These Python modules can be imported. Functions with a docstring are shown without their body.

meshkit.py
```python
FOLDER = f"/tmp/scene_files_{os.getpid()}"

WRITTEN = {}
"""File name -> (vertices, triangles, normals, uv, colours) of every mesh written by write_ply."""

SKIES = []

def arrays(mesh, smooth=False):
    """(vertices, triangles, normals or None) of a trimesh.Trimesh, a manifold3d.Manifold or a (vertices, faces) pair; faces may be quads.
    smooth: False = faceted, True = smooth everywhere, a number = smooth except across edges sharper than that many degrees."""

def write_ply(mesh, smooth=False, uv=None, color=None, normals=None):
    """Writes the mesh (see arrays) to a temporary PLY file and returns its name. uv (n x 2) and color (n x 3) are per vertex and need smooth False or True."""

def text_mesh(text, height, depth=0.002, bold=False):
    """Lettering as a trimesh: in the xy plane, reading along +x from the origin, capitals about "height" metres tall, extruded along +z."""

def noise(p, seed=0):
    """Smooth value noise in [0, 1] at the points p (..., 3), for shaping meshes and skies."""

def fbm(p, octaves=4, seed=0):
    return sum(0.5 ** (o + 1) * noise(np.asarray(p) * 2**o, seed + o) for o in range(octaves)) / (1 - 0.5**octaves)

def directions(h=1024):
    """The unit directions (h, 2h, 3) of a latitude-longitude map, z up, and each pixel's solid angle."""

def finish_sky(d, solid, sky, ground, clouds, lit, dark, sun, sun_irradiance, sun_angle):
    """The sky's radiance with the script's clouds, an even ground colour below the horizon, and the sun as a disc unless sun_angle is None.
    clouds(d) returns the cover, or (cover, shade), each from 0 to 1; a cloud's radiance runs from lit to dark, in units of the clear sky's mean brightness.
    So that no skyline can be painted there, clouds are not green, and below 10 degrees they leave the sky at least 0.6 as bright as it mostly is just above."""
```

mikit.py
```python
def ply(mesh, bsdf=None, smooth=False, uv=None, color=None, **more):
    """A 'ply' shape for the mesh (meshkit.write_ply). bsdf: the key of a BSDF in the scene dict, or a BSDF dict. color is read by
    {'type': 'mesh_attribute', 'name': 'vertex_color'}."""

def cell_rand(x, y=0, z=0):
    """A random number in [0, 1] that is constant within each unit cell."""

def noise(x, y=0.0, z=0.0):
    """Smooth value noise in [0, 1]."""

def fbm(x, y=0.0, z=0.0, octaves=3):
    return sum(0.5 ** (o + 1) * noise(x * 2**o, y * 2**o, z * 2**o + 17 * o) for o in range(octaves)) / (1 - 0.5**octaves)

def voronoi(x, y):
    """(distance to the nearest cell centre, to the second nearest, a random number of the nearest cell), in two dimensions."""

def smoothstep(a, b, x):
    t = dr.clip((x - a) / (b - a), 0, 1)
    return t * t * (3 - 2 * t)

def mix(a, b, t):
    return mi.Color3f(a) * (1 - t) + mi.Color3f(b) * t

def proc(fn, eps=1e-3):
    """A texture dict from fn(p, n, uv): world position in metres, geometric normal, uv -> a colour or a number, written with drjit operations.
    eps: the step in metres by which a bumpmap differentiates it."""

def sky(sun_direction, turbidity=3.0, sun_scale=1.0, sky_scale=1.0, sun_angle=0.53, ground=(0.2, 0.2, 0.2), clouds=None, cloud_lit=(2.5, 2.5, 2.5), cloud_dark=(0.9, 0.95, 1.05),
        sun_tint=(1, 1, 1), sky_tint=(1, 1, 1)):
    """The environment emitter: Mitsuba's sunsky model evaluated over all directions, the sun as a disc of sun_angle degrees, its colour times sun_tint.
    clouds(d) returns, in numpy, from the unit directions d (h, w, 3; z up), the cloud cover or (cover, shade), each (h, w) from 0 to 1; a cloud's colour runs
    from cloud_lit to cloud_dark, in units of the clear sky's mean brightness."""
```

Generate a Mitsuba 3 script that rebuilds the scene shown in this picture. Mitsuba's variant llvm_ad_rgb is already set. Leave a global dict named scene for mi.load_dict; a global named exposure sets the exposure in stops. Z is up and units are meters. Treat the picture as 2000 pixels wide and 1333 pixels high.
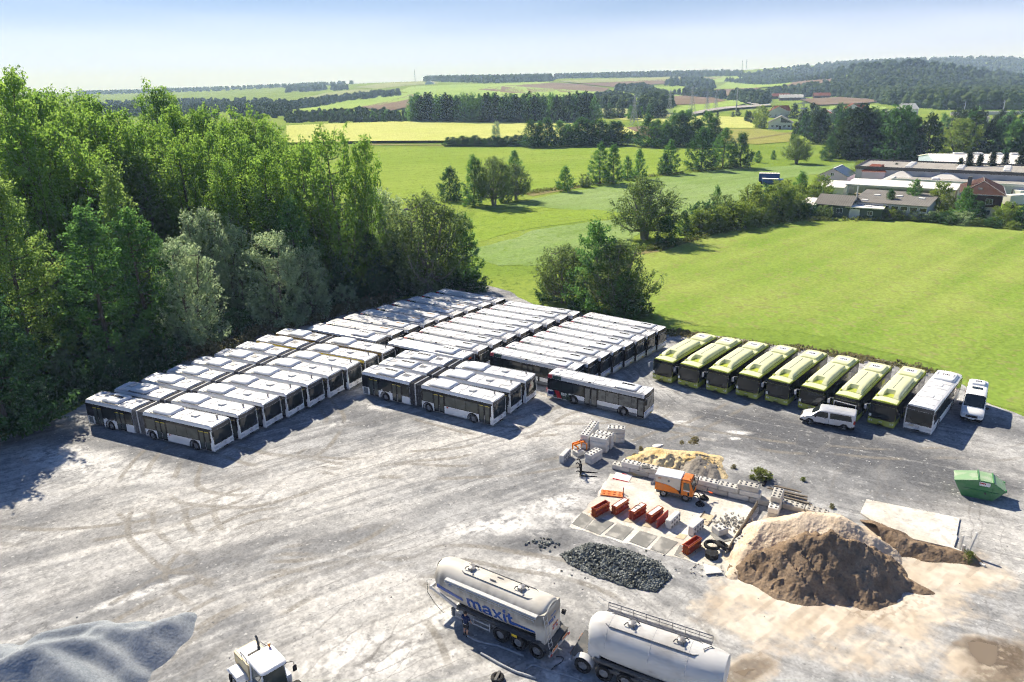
import math, random
import numpy as np, trimesh, manifold3d as m3, mitsuba as mi, drjit as dr
import mikit, meshkit
from mikit import noise, fbm, voronoi, smoothstep, mix, cell_rand
from shapely.geometry import Polygon, box as sbox
from scipy.interpolate import RectBivariateSpline

T = mi.ScalarTransform4f
scene, labels = {}, {}

# ------------------------------------------------------------------ camera, sky, exposure
exposure = 2.72
FWD, UP = np.array([0.0, 0.94299, -0.33282]), [0.01855, 0.33276, 0.94283]
EYE = np.array([0.0, 0.0, 33.35])
scene['camera'] = {'type': 'perspective', 'fov': 70.31, 'fov_axis': 'x', 'near_clip': 0.5, 'far_clip': 30000.0,
                   'to_world': T().look_at(origin=EYE.tolist(), target=(EYE + FWD).tolist(), up=UP)}
SUN = (-0.53 * 0.743, 0.85 * 0.743, 0.669)


def veil(d):
    e = np.degrees(np.arcsin(np.clip(d[..., 2], -1, 1)))
    n = meshkit.fbm(np.stack([d[..., 0] * 3, d[..., 1] * 3, d[..., 2] * 26], -1), 4, 3)
    c = 0.56 * np.exp(-((e - 2.4) / 2.1) ** 2) + 0.38 * np.exp(-(e / 1.5) ** 2) + 0.18 * np.clip((n - 0.42) * 2.4, 0, 1) * np.exp(-np.maximum(e - 3, 0) / 14)
    return np.clip(c, 0, 0.8)


scene['sky'] = mikit.sky(SUN, turbidity=3.0, clouds=veil, cloud_lit=(4.8, 5.2, 6.9), sky_scale=0.37, sun_tint=(0.885, 0.975, 1.095), sky_tint=(0.80, 0.95, 1.28))


# ------------------------------------------------------------------ mesh helpers
def rgb(*c):
    return {'type': 'rgb', 'value': list(c)}


def box(x0, x1, y0, y1, z0, z1, r=0.0):
    """A box; r chamfers every edge."""
    if r <= 0:
        m = trimesh.creation.box((x1 - x0, y1 - y0, z1 - z0))
        m.apply_translation(((x0 + x1) / 2, (y0 + y1) / 2, (z0 + z1) / 2))
        return m
    p = []
    for a in (0, 1):
        for b in (0, 1):
            for c in (0, 1):
                q = [(x1 if a else x0), (y1 if b else y0), (z1 if c else z0)]
                s = [(-r if a else r), (-r if b else r), (-r if c else r)]
                for k in range(3):
                    v = list(q)
                    for j in range(3):
                        if j != k:
                            v[j] += s[j]
                    p.append(v)
    return trimesh.convex.convex_hull(np.array(p))


def hull(pts):
    return trimesh.convex.convex_hull(np.array(pts, float))


def cat(*ms):
    ms = [m for q in ms for m in (q if isinstance(q, (list, tuple)) else [q])]
    return trimesh.util.concatenate([trimesh.Trimesh(m.vertices, m.faces, process=False) for m in ms])


def cyl(p0, p1, r, n=14, r2=None):
    p0, p1 = np.array(p0, float), np.array(p1, float)
    r2 = r if r2 is None else r2
    z = (p1 - p0) / (np.linalg.norm(p1 - p0) + 1e-9)
    x = np.cross(z, [0, 0, 1.0] if abs(z[2]) < 0.9 else [1.0, 0, 0])
    x /= np.linalg.norm(x)
    y = np.cross(z, x)
    a = np.arange(n) * 2 * np.pi / n
    ring = np.cos(a)[:, None] * x + np.sin(a)[:, None] * y
    v = np.vstack([p0 + ring * r, p1 + ring * r2, [p0], [p1]])
    i = np.arange(n)
    j = (i + 1) % n
    f = np.vstack([np.stack([i, j, j + n], 1), np.stack([i, j + n, i + n], 1), np.stack([j, i, i * 0 + 2 * n], 1), np.stack([i + n, j + n, i * 0 + 2 * n + 1], 1)])
    return trimesh.Trimesh(v, f, process=False)


def tube(pts, r, n=6):
    pts = np.array(pts, float)
    r = np.broadcast_to(np.array(r, float), (len(pts),))
    t = np.gradient(pts, axis=0)
    t /= np.linalg.norm(t, axis=1, keepdims=True) + 1e-9
    ref = np.where(np.abs(t[:, 2:]) < 0.9, [[0, 0, 1.0]], [[1.0, 0, 0]])
    a = np.cross(t, ref)
    a /= np.linalg.norm(a, axis=1, keepdims=True) + 1e-9
    b = np.cross(t, a)
    an = np.arange(n) * 2 * np.pi / n
    v = (pts[:, None] + r[:, None, None] * (np.cos(an)[None, :, None] * a[:, None] + np.sin(an)[None, :, None] * b[:, None])).reshape(-1, 3)
    f = []
    for i in range(len(pts) - 1):
        for j in range(n):
            q = (i * n + j, i * n + (j + 1) % n, (i + 1) * n + (j + 1) % n, (i + 1) * n + j)
            f += [(q[0], q[2], q[1]), (q[0], q[3], q[2])]
    v = np.vstack([v, pts[:1], pts[-1:]])
    k = len(pts) * n
    for j in range(n):
        f += [(j, (j + 1) % n, k), (k - n + (j + 1) % n, k - n + j, k + 1)]
    return trimesh.Trimesh(v, np.array(f), process=False)


def prism(poly, y0, y1):
    """Polygon in (x, z) extruded along y."""
    m = trimesh.creation.extrude_polygon(Polygon(poly), y1 - y0, engine='earcut')
    v = m.vertices.copy()
    m.vertices = np.stack([v[:, 0], y1 - v[:, 2], v[:, 1]], 1)
    m.fix_normals()
    return m


def slab(poly, z0, z1):
    """Polygon in (x, y) extruded along z."""
    m = trimesh.creation.extrude_polygon(Polygon(poly), z1 - z0, engine='earcut')
    m.apply_translation((0, 0, z0))
    return m


def moved(m, x=0, y=0, z=0, rz=0, ry=0, rx=0, s=1.0):
    m = m.copy()
    M = np.eye(4)
    for ang, ax in ((rx, (1, 0, 0)), (ry, (0, 1, 0)), (rz, (0, 0, 1))):
        if ang:
            M = trimesh.transformations.rotation_matrix(ang, ax) @ M
    M[:3, :3] *= s
    M[:3, 3] = (x, y, z)
    m.apply_transform(M)
    return m


def man(m):
    m = trimesh.Trimesh(m.vertices, m.faces, process=True)
    return m3.Manifold(m3.Mesh(np.array(m.vertices, np.float32), np.array(m.faces, np.uint32)))


def tri(m):
    q = m.to_mesh()
    return trimesh.Trimesh(np.array(q.vert_properties[:, :3]), np.array(q.tri_verts), process=False)


def place(x, y, z=0.0, rz=0.0, s=1.0, sz=None):
    return T().translate([x, y, z]).rotate([0, 0, 1], math.degrees(rz)).scale([s, s, sz or s])


# ------------------------------------------------------------------ registry
def fresh(name):
    k, i = name, 0
    while k in labels or k in scene or any(q in taken for q in (k,)):
        i += 1
        k = f'{name}_{i:03d}'
    taken.add(k)
    return k


taken = set()


def tag(key, label=None, category=None, group=None, kind=None):
    d = {}
    for n, v in (('label', label), ('category', category), ('group', group), ('kind', kind)):
        if v:
            d[n] = v
    labels[key] = d
    return key


def thing(name, label, category, group=None, kind=None):
    return tag(fresh(name), label, category, group, kind)


def part(parent, name, mesh, mat, smooth=False, xf=None, label=None):
    k = fresh(f'{parent}__{name}') if parent else name
    scene[k] = mikit.ply(mesh, mat, smooth, **({'to_world': xf} if xf is not None else {}))
    if label:
        labels[k] = {'label': label}
    return k


def single(name, mesh, mat, label, category, group=None, kind=None, smooth=False, xf=None):
    k = thing(name, label, category, group, kind)
    scene[k] = mikit.ply(mesh, mat, smooth, **({'to_world': xf} if xf is not None else {}))
    return k


def struct(name, mesh, mat, smooth=False):
    k = fresh(name)
    labels[k] = {'kind': 'structure'}
    scene[k] = mikit.ply(mesh, mat, smooth)
    return k


class Proto:
    """Parts of one kind of thing, kept as a shapegroup; every copy is an instance of it under a key of its own."""
    def __init__(self, name):
        self.id, self.d, self.n = 'proto_' + name, {'type': 'shapegroup'}, {}

    def add(self, name, mesh, mat, smooth=False):
        i = self.n.get(name, -1) + 1
        self.n[name] = i
        key = name if i == 0 else f'{name}_{i:03d}'
        if len(mesh.faces) == 0:
            print('EMPTY', self.id, key)
            return key
        self.d[key] = mikit.ply(mesh, mat, smooth)
        return key

    def done(self):
        for k in [k for k, v in self.d.items() if isinstance(v, dict) and len(meshkit.WRITTEN[v['filename']][1]) == 0]:
            print('EMPTY', self.id, k)
            del self.d[k]
        scene[self.id] = self.d
        return self


def inst(name, proto, xf, label, category, group=None, kind=None):
    k = thing(name, label, category, group, kind)
    scene[k] = {'type': 'instance', 'sg': {'type': 'ref', 'id': proto.id}, 'to_world': xf}
    return k


# ------------------------------------------------------------------ materials
def mat(name, color, rough=0.6, spec=0.4, metal=0.0, **k):
    scene[name] = {'type': 'twosided', 'b': {'type': 'principled', 'base_color': color if isinstance(color, dict) else rgb(*color), 'roughness': rough, 'specular': spec, 'metallic': metal, **k}}
    return name


def dirty(c, d, amount=0.35, scale=1.6, low=None):
    """Paint colour c with patches of dust d; low adds splash dirt under that height (a real stain, by height above ground)."""
    def f(p, n, uv):
        t = smoothstep(0.42, 0.75, fbm(p.x * scale, p.y * scale, p.z * scale, 4)) * amount
        if low:
            t = t + smoothstep(low, 0.2, p.z + 0.5 * noise(p.x * 1.3, p.y * 1.3, 3.0)) * 0.45
        g = 0.94 + 0.12 * noise(p.x * 0.7, p.y * 0.7, p.z * 0.7)
        return mix(c, d, dr.clip(t, 0, 1)) * g
    return mikit.proc(f)


mat('white_paint', dirty((0.78, 0.79, 0.80), (0.45, 0.44, 0.42), 0.25, 1.1, 0.75), 0.32, 0.5, clearcoat=0.3)
mat('roof_white', dirty((0.68, 0.69, 0.71), (0.40, 0.40, 0.395), 0.60, 0.8), 0.5, 0.4)
mat('unit_white', dirty((0.60, 0.63, 0.68), (0.42, 0.43, 0.45), 0.35, 1.2), 0.5, 0.4)
mat('roof_seam', (0.40, 0.41, 0.43), 0.6)
mat('roof_white_old', dirty((0.60, 0.61, 0.62), (0.42, 0.41, 0.40), 0.6, 0.6), 0.55, 0.4)
mat('silver_panel', dirty((0.46, 0.47, 0.48), (0.36, 0.35, 0.33), 0.3), 0.45, 0.5)
mat('skirt_grey', dirty((0.13, 0.15, 0.17), (0.25, 0.24, 0.22), 0.35), 0.5)
mat('black_gloss', dirty((0.006, 0.007, 0.008), (0.02, 0.02, 0.018), 0.4), 0.16, 0.35)
mat('black_matt', (0.010, 0.010, 0.011), 0.6, 0.3)
mat('rubber', dirty((0.022, 0.022, 0.023), (0.09, 0.085, 0.075), 0.5, 3.0), 0.85, 0.2)
mat('rim_grey', dirty((0.30, 0.31, 0.32), (0.16, 0.15, 0.14), 0.6, 4.0), 0.45, 0.5, 0.3)
mat('chrome_dark', (0.18, 0.18, 0.19), 0.35, 0.5, 0.6)
mat('pane', (0.018, 0.024, 0.022), 0.06, 0.6)
mat('pane_green', dirty((0.045, 0.058, 0.052), (0.085, 0.10, 0.09), 0.8, 1.3), 0.07, 0.6)
mat('pane_light', dirty((0.13, 0.14, 0.135), (0.05, 0.055, 0.055), 0.9, 2.4), 0.12, 0.6)
mat('screen', (0.012, 0.017, 0.017), 0.05, 0.7)
mat('sign_dark', (0.07, 0.068, 0.066), 0.35, 0.5)
mat('sign_orange', (0.8, 0.10, 0.01), 0.5)
mat('lamp_lens', (0.55, 0.58, 0.60), 0.12, 0.7)
mat('lamp_red', (0.45, 0.02, 0.02), 0.25, 0.6)
mat('lamp_amber', (0.75, 0.22, 0.02), 0.25, 0.6)
mat('yellow_rail', (0.72, 0.52, 0.03), 0.45)
mat('yellow_stripe', (0.60, 0.42, 0.01), 0.4)
mat('ochre_stripe', (0.17, 0.11, 0.012), 0.45)
mat('bellows', dirty((0.10, 0.10, 0.105), (0.20, 0.20, 0.20), 0.6, 1.5), 0.75, 0.3)
mat('bellows_dark', (0.045, 0.046, 0.05), 0.7, 0.3)
mat('ret_green', (0.016, 0.05, 0.033), 0.35)
mat('ret_red', (0.42, 0.012, 0.018), 0.35)
mat('ret_blue', (0.012, 0.025, 0.12), 0.35)
mat('stripe_blue', (0.05, 0.12, 0.42), 0.4)
mat('lime_paint', dirty((0.36, 0.41, 0.040), (0.33, 0.34, 0.16), 0.35), 0.34, 0.5, clearcoat=0.3)
mat('lime_roof', dirty((0.66, 0.68, 0.40), (0.52, 0.53, 0.38), 0.4, 1.0), 0.5, 0.4)
mat('paper', (0.75, 0.75, 0.72), 0.8)
mat('steel', dirty((0.30, 0.30, 0.31), (0.18, 0.15, 0.12), 0.5, 2.5), 0.45, 0.5, 0.5)
mat('dark_steel', dirty((0.06, 0.065, 0.07), (0.14, 0.125, 0.11), 0.6, 2.0), 0.6, 0.4)
mat('concrete', dirty((0.46, 0.455, 0.44), (0.33, 0.32, 0.30), 0.6, 1.7), 0.9, 0.2)
mat('concrete_lt', dirty((0.60, 0.595, 0.575), (0.46, 0.45, 0.43), 0.6, 2.1), 0.9, 0.2)
mat('concrete_mid', dirty((0.53, 0.52, 0.495), (0.40, 0.39, 0.36), 0.7, 1.4), 0.9, 0.2)
mat('concrete_old', dirty((0.47, 0.455, 0.42), (0.34, 0.32, 0.29), 0.7, 1.9), 0.9, 0.2)
mat('recess_shadow', (0.20, 0.20, 0.195), 0.9, 0.2)  # recess shadow put into the colour of the raised studs
def tank_dirt(p, n, uv):
    run = fbm(p.x * 3.2 - p.y * 2.0, p.x * 0.2 + p.y * 0.3, p.z * 0.35, 4)
    patch = fbm(p.x * 0.7, p.y * 0.7, p.z * 0.7, 3)
    band = smoothstep(2.0, 2.7, p.z) * smoothstep(3.5, 3.0, p.z)
    t = dr.clip(band * (0.45 + 1.5 * (run - 0.35)) + 0.6 * smoothstep(0.45, 0.7, patch) + smoothstep(1.9, 1.2, p.z) * 0.5 * run, 0, 1)
    return mix((0.56, 0.54, 0.49), (0.22, 0.205, 0.18), t * 0.85)


mat('tank_paint', mikit.proc(tank_dirt), 0.55, 0.4)
mat('tank_clean', dirty((0.56, 0.565, 0.565), (0.37, 0.355, 0.335), 0.75, 0.8), 0.42, 0.5, clearcoat=0.3)
mat('tank_blue', (0.025, 0.075, 0.30), 0.45)
mat('orange_paint', dirty((0.72, 0.19, 0.012), (0.45, 0.24, 0.10), 0.3), 0.4)
mat('beige_paint', dirty((0.60, 0.56, 0.48), (0.40, 0.37, 0.32), 0.5), 0.5)
mat('loader_beige', dirty((0.50, 0.40, 0.22), (0.40, 0.36, 0.28), 0.4), 0.45)
mat('mould_red', dirty((0.30, 0.045, 0.022), (0.42, 0.12, 0.035), 0.8, 2.2), 0.65)
mat('mould_inner', (0.22, 0.02, 0.02), 0.7)
mat('mould_orange', dirty((0.60, 0.16, 0.03), (0.45, 0.24, 0.12), 0.7, 2.2), 0.65)
mat('skip_green', dirty((0.055, 0.22, 0.075), (0.14, 0.26, 0.13), 0.6, 1.4), 0.45)
mat('skip_lid', dirty((0.22, 0.36, 0.20), (0.40, 0.44, 0.34), 0.8, 1.6), 0.5)
mat('timber', dirty((0.17, 0.145, 0.115), (0.28, 0.26, 0.23), 0.7, 3.0), 0.9, 0.2)
mat('plywood', dirty((0.55, 0.47, 0.33), (0.42, 0.37, 0.29), 0.6, 2.0), 0.85, 0.2)
mat('board_white', dirty((0.70, 0.69, 0.67), (0.50, 0.48, 0.45), 0.5, 2.0), 0.7)
mat('plate_dark', dirty((0.21, 0.21, 0.20), (0.42, 0.41, 0.38), 0.9, 1.3), 0.85, 0.25)
mat('hose', dirty((0.34, 0.36, 0.38), (0.22, 0.22, 0.22), 0.5, 4.0), 0.7)
mat('skin', (0.48, 0.28, 0.20), 0.6)
mat('shirt_navy', (0.018, 0.03, 0.085), 0.9, 0.2)
mat('shorts_dark', (0.03, 0.03, 0.035), 0.9, 0.2)
mat('hair_dark', (0.05, 0.035, 0.025), 0.8)

# ------------------------------------------------------------------ ground: height over bearing (x / y) and distance y
ZT = [
    [0, 0, 0, 0, 0, 0, 0, 0, 0, 0, 0, 0, 0, 0, 0, 0, 0, 0, 0, 0, 0, 0, 0, 0, 0],
    [3, 3, 3, 3, 2, 2, 2, 2, 2, 2, 3, 3, 3, 3, 4, 4, 3, 2, 3, 3, 2, 2, 2, 2, 2],
    [4, 5, 5, 6, 5, 4, 3, 3, 4, 4, 5, 6, 7, 6, 6, 4, 3, 3, 3, 3, 3, 3, 3, 2, 2],
    [6, 7, 8, 9, 8, 6, 5, 5, 5, 6, 6, 6, 7, 8, 6, 3, 0, 2, 3, 3, 3, 3, 3, 3, 3],
    [8, 9, 9, 9, 8, 7, 5, 4, 4, 4, 6, 8, 9, 9, 7, 3, 3, 6, 4, 1, 2, 2, 3, 3, 3],
    [11, 11, 11, 10, 9, 7, 4, 2, 3, 6, 9, 13, 15, 15, 11, 5, 11, 28, 16, 1, 0, 1, 3, 4, 4],
    [13, 14, 14, 13, 11, 9, 6, 5, 6, 9, 15, 20, 23, 22, 18, 13, 30, 51, 34, 5, 0, 2, 4, 5, 6],
    [16, 17, 18, 18, 17, 14, 11, 10, 12, 16, 25, 33, 35, 35, 29, 20, 24, 36, 19, 6, 4, 5, 7, 8, 9],
    [20, 21, 23, 24, 23, 19, 17, 17, 19, 26, 37, 45, 45, 45, 41, 34, 30, 17, 8, 6, 12, 12, 14, 14, 14],
    [24, 25, 27, 28, 27, 24, 23, 24, 27, 35, 46, 53, 53, 53, 56, 59, 66, 63, 52, 52, 48, 47, 25, 23, 21],
    [27, 28, 29, 31, 30, 27, 26, 28, 33, 42, 51, 56, 57, 58, 65, 80, 98, 105, 108, 99, 98, 91, 80, 34, 30],
    [30, 30, 30, 29, 29, 27, 27, 29, 37, 46, 55, 59, 58, 60, 69, 85, 106, 115, 116, 110, 105, 102, 93, 45, 40],
    [33, 32, 29, 25, 25, 27, 28, 32, 41, 50, 58, 61, 59, 63, 65, 68, 74, 77, 76, 62, 62, 59, 59, 55, 51],
]

ZY = [600, 700, 800, 1000, 1200, 1500, 1800, 2200, 2700, 3300, 4000, 5000, 6500]
ZU = np.round(np.arange(-1.2, 1.21, 0.1), 2)
ZS = RectBivariateSpline(np.log(ZY), ZU, np.array(ZT, float), kx=2, ky=2)


def zt(x, y):
    x, y = np.asarray(x, float), np.asarray(y, float)
    yy = np.clip(y, 600, 6500)
    return np.where(y > 600, ZS.ev(np.log(yy), np.clip(x / np.maximum(y, 1), -1.2, 1.2)), 0.0)


def sheet(poly, dz, step=None, jag=0.0, seed=0):
    """A polygon on the ground, cut along a grid so that it follows the land."""
    P = Polygon(poly).buffer(0)
    if jag:
        n = int(P.length / (jag * 1.5))
        pts = np.array([P.exterior.interpolate(i / n, normalized=True).coords[0] for i in range(n)])
        d = meshkit.fbm(np.c_[pts / (jag * 4), np.zeros(n)], 3, seed) - 0.5
        e = meshkit.fbm(np.c_[pts / (jag * 4), np.ones(n) * 7], 3, seed + 5) - 0.5
        P = Polygon(pts + np.stack([d, e], 1) * jag * 2.5).buffer(0)
    x0, y0, x1, y1 = P.bounds
    step = step or max(x1 - x0, y1 - y0) + 1
    V, Fc, k = [], [], 0
    for a in np.arange(x0, x1, step):
        for b in np.arange(y0, y1, step):
            q = P.intersection(sbox(a, b, a + step, b + step))
            for g in getattr(q, 'geoms', [q]):
                if g.geom_type == 'Polygon' and g.area > 1e-4:
                    v, f = trimesh.creation.triangulate_polygon(g, engine='earcut')
                    V.append(v), Fc.append(f + k)
                    k += len(v)
    v, f = np.vstack(V), np.vstack(Fc)
    m = trimesh.Trimesh(np.c_[v, zt(v[:, 0], v[:, 1]) + dz], f, process=False)
    if m.face_normals[:, 2].mean() < 0:
        m.invert()
    return m


def grassy(c0, c1, c2, s=1.0, streak=None, relief=0.06):
    """Grass or crop: broad patches, mowing streaks along a direction, tufts."""
    def f(p, n, uv):
        lines = 0.0
        if streak:
            c = (p.x * streak[1] - p.y * streak[0]) + 2.2 * noise(p.x * 0.02, p.y * 0.02, 4.0)
            lines = 0.05 * smoothstep(0.2, 0.8, 0.5 + 0.5 * dr.sin(c * 0.75)) + 0.10 * smoothstep(0.93, 0.99, dr.abs(dr.sin(c * 0.185))) * smoothstep(0.35, 0.6, noise(p.x * 0.03, p.y * 0.03, 6.0))
        a = fbm(p.x * 0.035 * s, p.y * 0.035 * s, 1.0, 4)
        b = fbm(p.x * 0.9 * s, p.y * 0.9 * s, 2.0, 3)
        t = smoothstep(0.35, 0.65, a)
        if streak:
            ux, uy, w = streak
            q = noise((p.x * uy - p.y * ux) * w, (p.x * ux + p.y * uy) * w * 0.06, 5.0)
            t = t * 0.55 + 0.45 * q
        col = mix(c0, c1, t)
        col = mix(col, c2, smoothstep(0.56, 0.80, b) * 0.75)
        return col * (0.88 + 0.32 * noise(p.x * 3.1, p.y * 3.1, 0.0) - lines)
    return mikit.proc(f)


def bump(name, inner, fn, scale, eps=0.05):
    scene[name] = {'type': 'twosided', 'b': {'type': 'bumpmap', 'arbitrary': {**mikit.proc(fn, eps), 'raw': True} if False else mikit.proc(fn, eps), 'scale': scale, 'bsdf': inner}}
    return name


def diffuse(tex):
    return {'type': 'diffuse', 'reflectance': tex}


def tufts(p, n, uv):
    return fbm(p.x * 2.3, p.y * 2.3, 0.0, 3) + 0.5 * fbm(p.x * 0.25, p.y * 0.25, 0.0, 3)


bump('grass_mat', diffuse(grassy((0.170, 0.255, 0.045), (0.225, 0.300, 0.060), (0.135, 0.195, 0.040))), tufts, 0.13, 0.15)
bump('grass_right', diffuse(grassy((0.185, 0.285, 0.048), (0.275, 0.340, 0.085), (0.250, 0.265, 0.095), 1.3, (0.75, 0.66, 0.35))), tufts, 0.13, 0.15)
bump('grass_pale', diffuse(grassy((0.195, 0.295, 0.085), (0.255, 0.345, 0.140), (0.17, 0.265, 0.05), 1.0, (0.8, 0.6, 0.3))), tufts, 0.16, 0.15)
bump('grass_bright', diffuse(grassy((0.215, 0.315, 0.050), (0.265, 0.350, 0.070), (0.17, 0.25, 0.04), 0.8, (0.9, 0.42, 0.25))), tufts, 0.16, 0.15)
bump('crop_yellow', diffuse(grassy((0.46, 0.50, 0.150), (0.52, 0.54, 0.19), (0.40, 0.45, 0.12), 0.8, (1.0, 0.05, 0.2))), tufts, 0.15, 0.2)
scene['crop_olive'] = {'type': 'twosided', 'b': diffuse(grassy((0.26, 0.28, 0.075), (0.30, 0.30, 0.10), (0.22, 0.22, 0.08), 0.5, (0.95, 0.3, 0.15)))}
scene['crop_green'] = {'type': 'twosided', 'b': diffuse(grassy((0.25, 0.37, 0.09), (0.31, 0.42, 0.12), (0.22, 0.31, 0.08), 0.2, (0.95, 0.3, 0.05)))}
scene['crop_dull'] = {'type': 'twosided', 'b': diffuse(grassy((0.26, 0.31, 0.13), (0.31, 0.34, 0.16), (0.24, 0.26, 0.12), 0.15, (0.95, 0.3, 0.04)))}
scene['soil_brown'] = {'type': 'twosided', 'b': diffuse(grassy((0.19, 0.145, 0.11), (0.23, 0.18, 0.135), (0.155, 0.12, 0.095), 0.15, (0.95, 0.3, 0.05)))}
scene['road_far'] = {'type': 'twosided', 'b': diffuse(rgb(0.38, 0.37, 0.35))}
scene['dry_grass'] = {'type': 'twosided', 'b': diffuse(grassy((0.22, 0.20, 0.085), (0.28, 0.25, 0.12), (0.14, 0.15, 0.05), 3.0))}

# the land itself: one sheet to the horizon
gy = np.unique(np.r_[np.linspace(200, 600, 9), np.geomspace(600, 7200, 90)])
gu = np.linspace(-1.6, 1.6, 161)
UU, YY = np.meshgrid(gu, gy)
XX = UU * YY
ZZ = zt(XX, YY)
ZZ += np.clip((YY - 900) / 800, 0, 1) * 5.0 * (meshkit.fbm(np.stack([XX / 260, YY / 260, XX * 0], -1), 3, 4) - 0.5)
v = np.stack([XX.ravel(), YY.ravel(), ZZ.ravel()], 1)
i = np.arange(len(gy) - 1)[:, None] * len(gu) + np.arange(len(gu) - 1)[None]
i = i.ravel()
n_ = len(gu)
f = np.vstack([np.stack([i, i + 1, i + 1 + n_], 1), np.stack([i, i + 1 + n_, i + n_], 1)])
near = sheet([(-320, -300), (320, -300), (320, 200), (-320, 200)], 0.0)
land = cat(trimesh.Trimesh(v, f, process=False), near)
struct('ground', land, 'grass_mat')


def field(name, poly, m, dz=None, step=None, jag=0.0):
    P = np.array(poly)
    d = P[:, 1].max()
    struct(name, sheet(poly, dz if dz is not None else (0.03 if d < 330 else 0.12 if d < 650 else 1.6), step or (None if d < 590 else 45.0), jag, len(labels)), m)


field('meadow', [(27.9,150.87), (61.69,180.06), (91.69,184.24), (121.08,169.83), (140.19,150.19), (69.65,69.07), (53.5,69.02), (51.27,71.45), (52.16,82.98), (40.18,96.24), (23.15,100.48), (16.23,109.71), (16.17,122.03)], 'grass_right')
field('pale_field', [(-10.33,209.83), (10.44,229.39), (49.07,266.25), (87.36,296.92), (145.04,306.46), (134.97,288.83), (86.04,255.0), (66.18,207.33), (51.95,191.68), (33.37,193.72), (5.13,209.87)], 'grass_pale', jag=2.5)
field('pale_field', [(-9.99,152.12), (7.98,175.87), (31.41,189.97), (33.4,185.95), (27.41,157.75), (13.14,137.36), (-3.72,138.69)], 'grass_pale', 0.05, jag=2.0)
field('hay_field', [(-84.56,281.54), (-80.75,433.72), (46.98,411.88), (119.83,358.98), (50.96,276.8), (4.21,238.15), (-10.53,214.53), (-20.57,217.66), (-47.58,231.23)], 'grass_bright', 0.04)
field('hay_field', [(-9.2,200.05), (5.13,209.87), (34.04,197.76), (27.13,188.12), (6.82,178.0), (-8.69,159.35), (-13.6,164.29)], 'grass_bright', 0.06, jag=2.0)
field('crop_field', [(-194.52,665.93), (-88.22,679.53), (85.0,619.48), (88.75,588.39), (86.38,493.59), (46.88,437.55), (-35.46,461.55), (-93.99,471.6), (-138.43,469.84)], 'crop_yellow')
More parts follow.
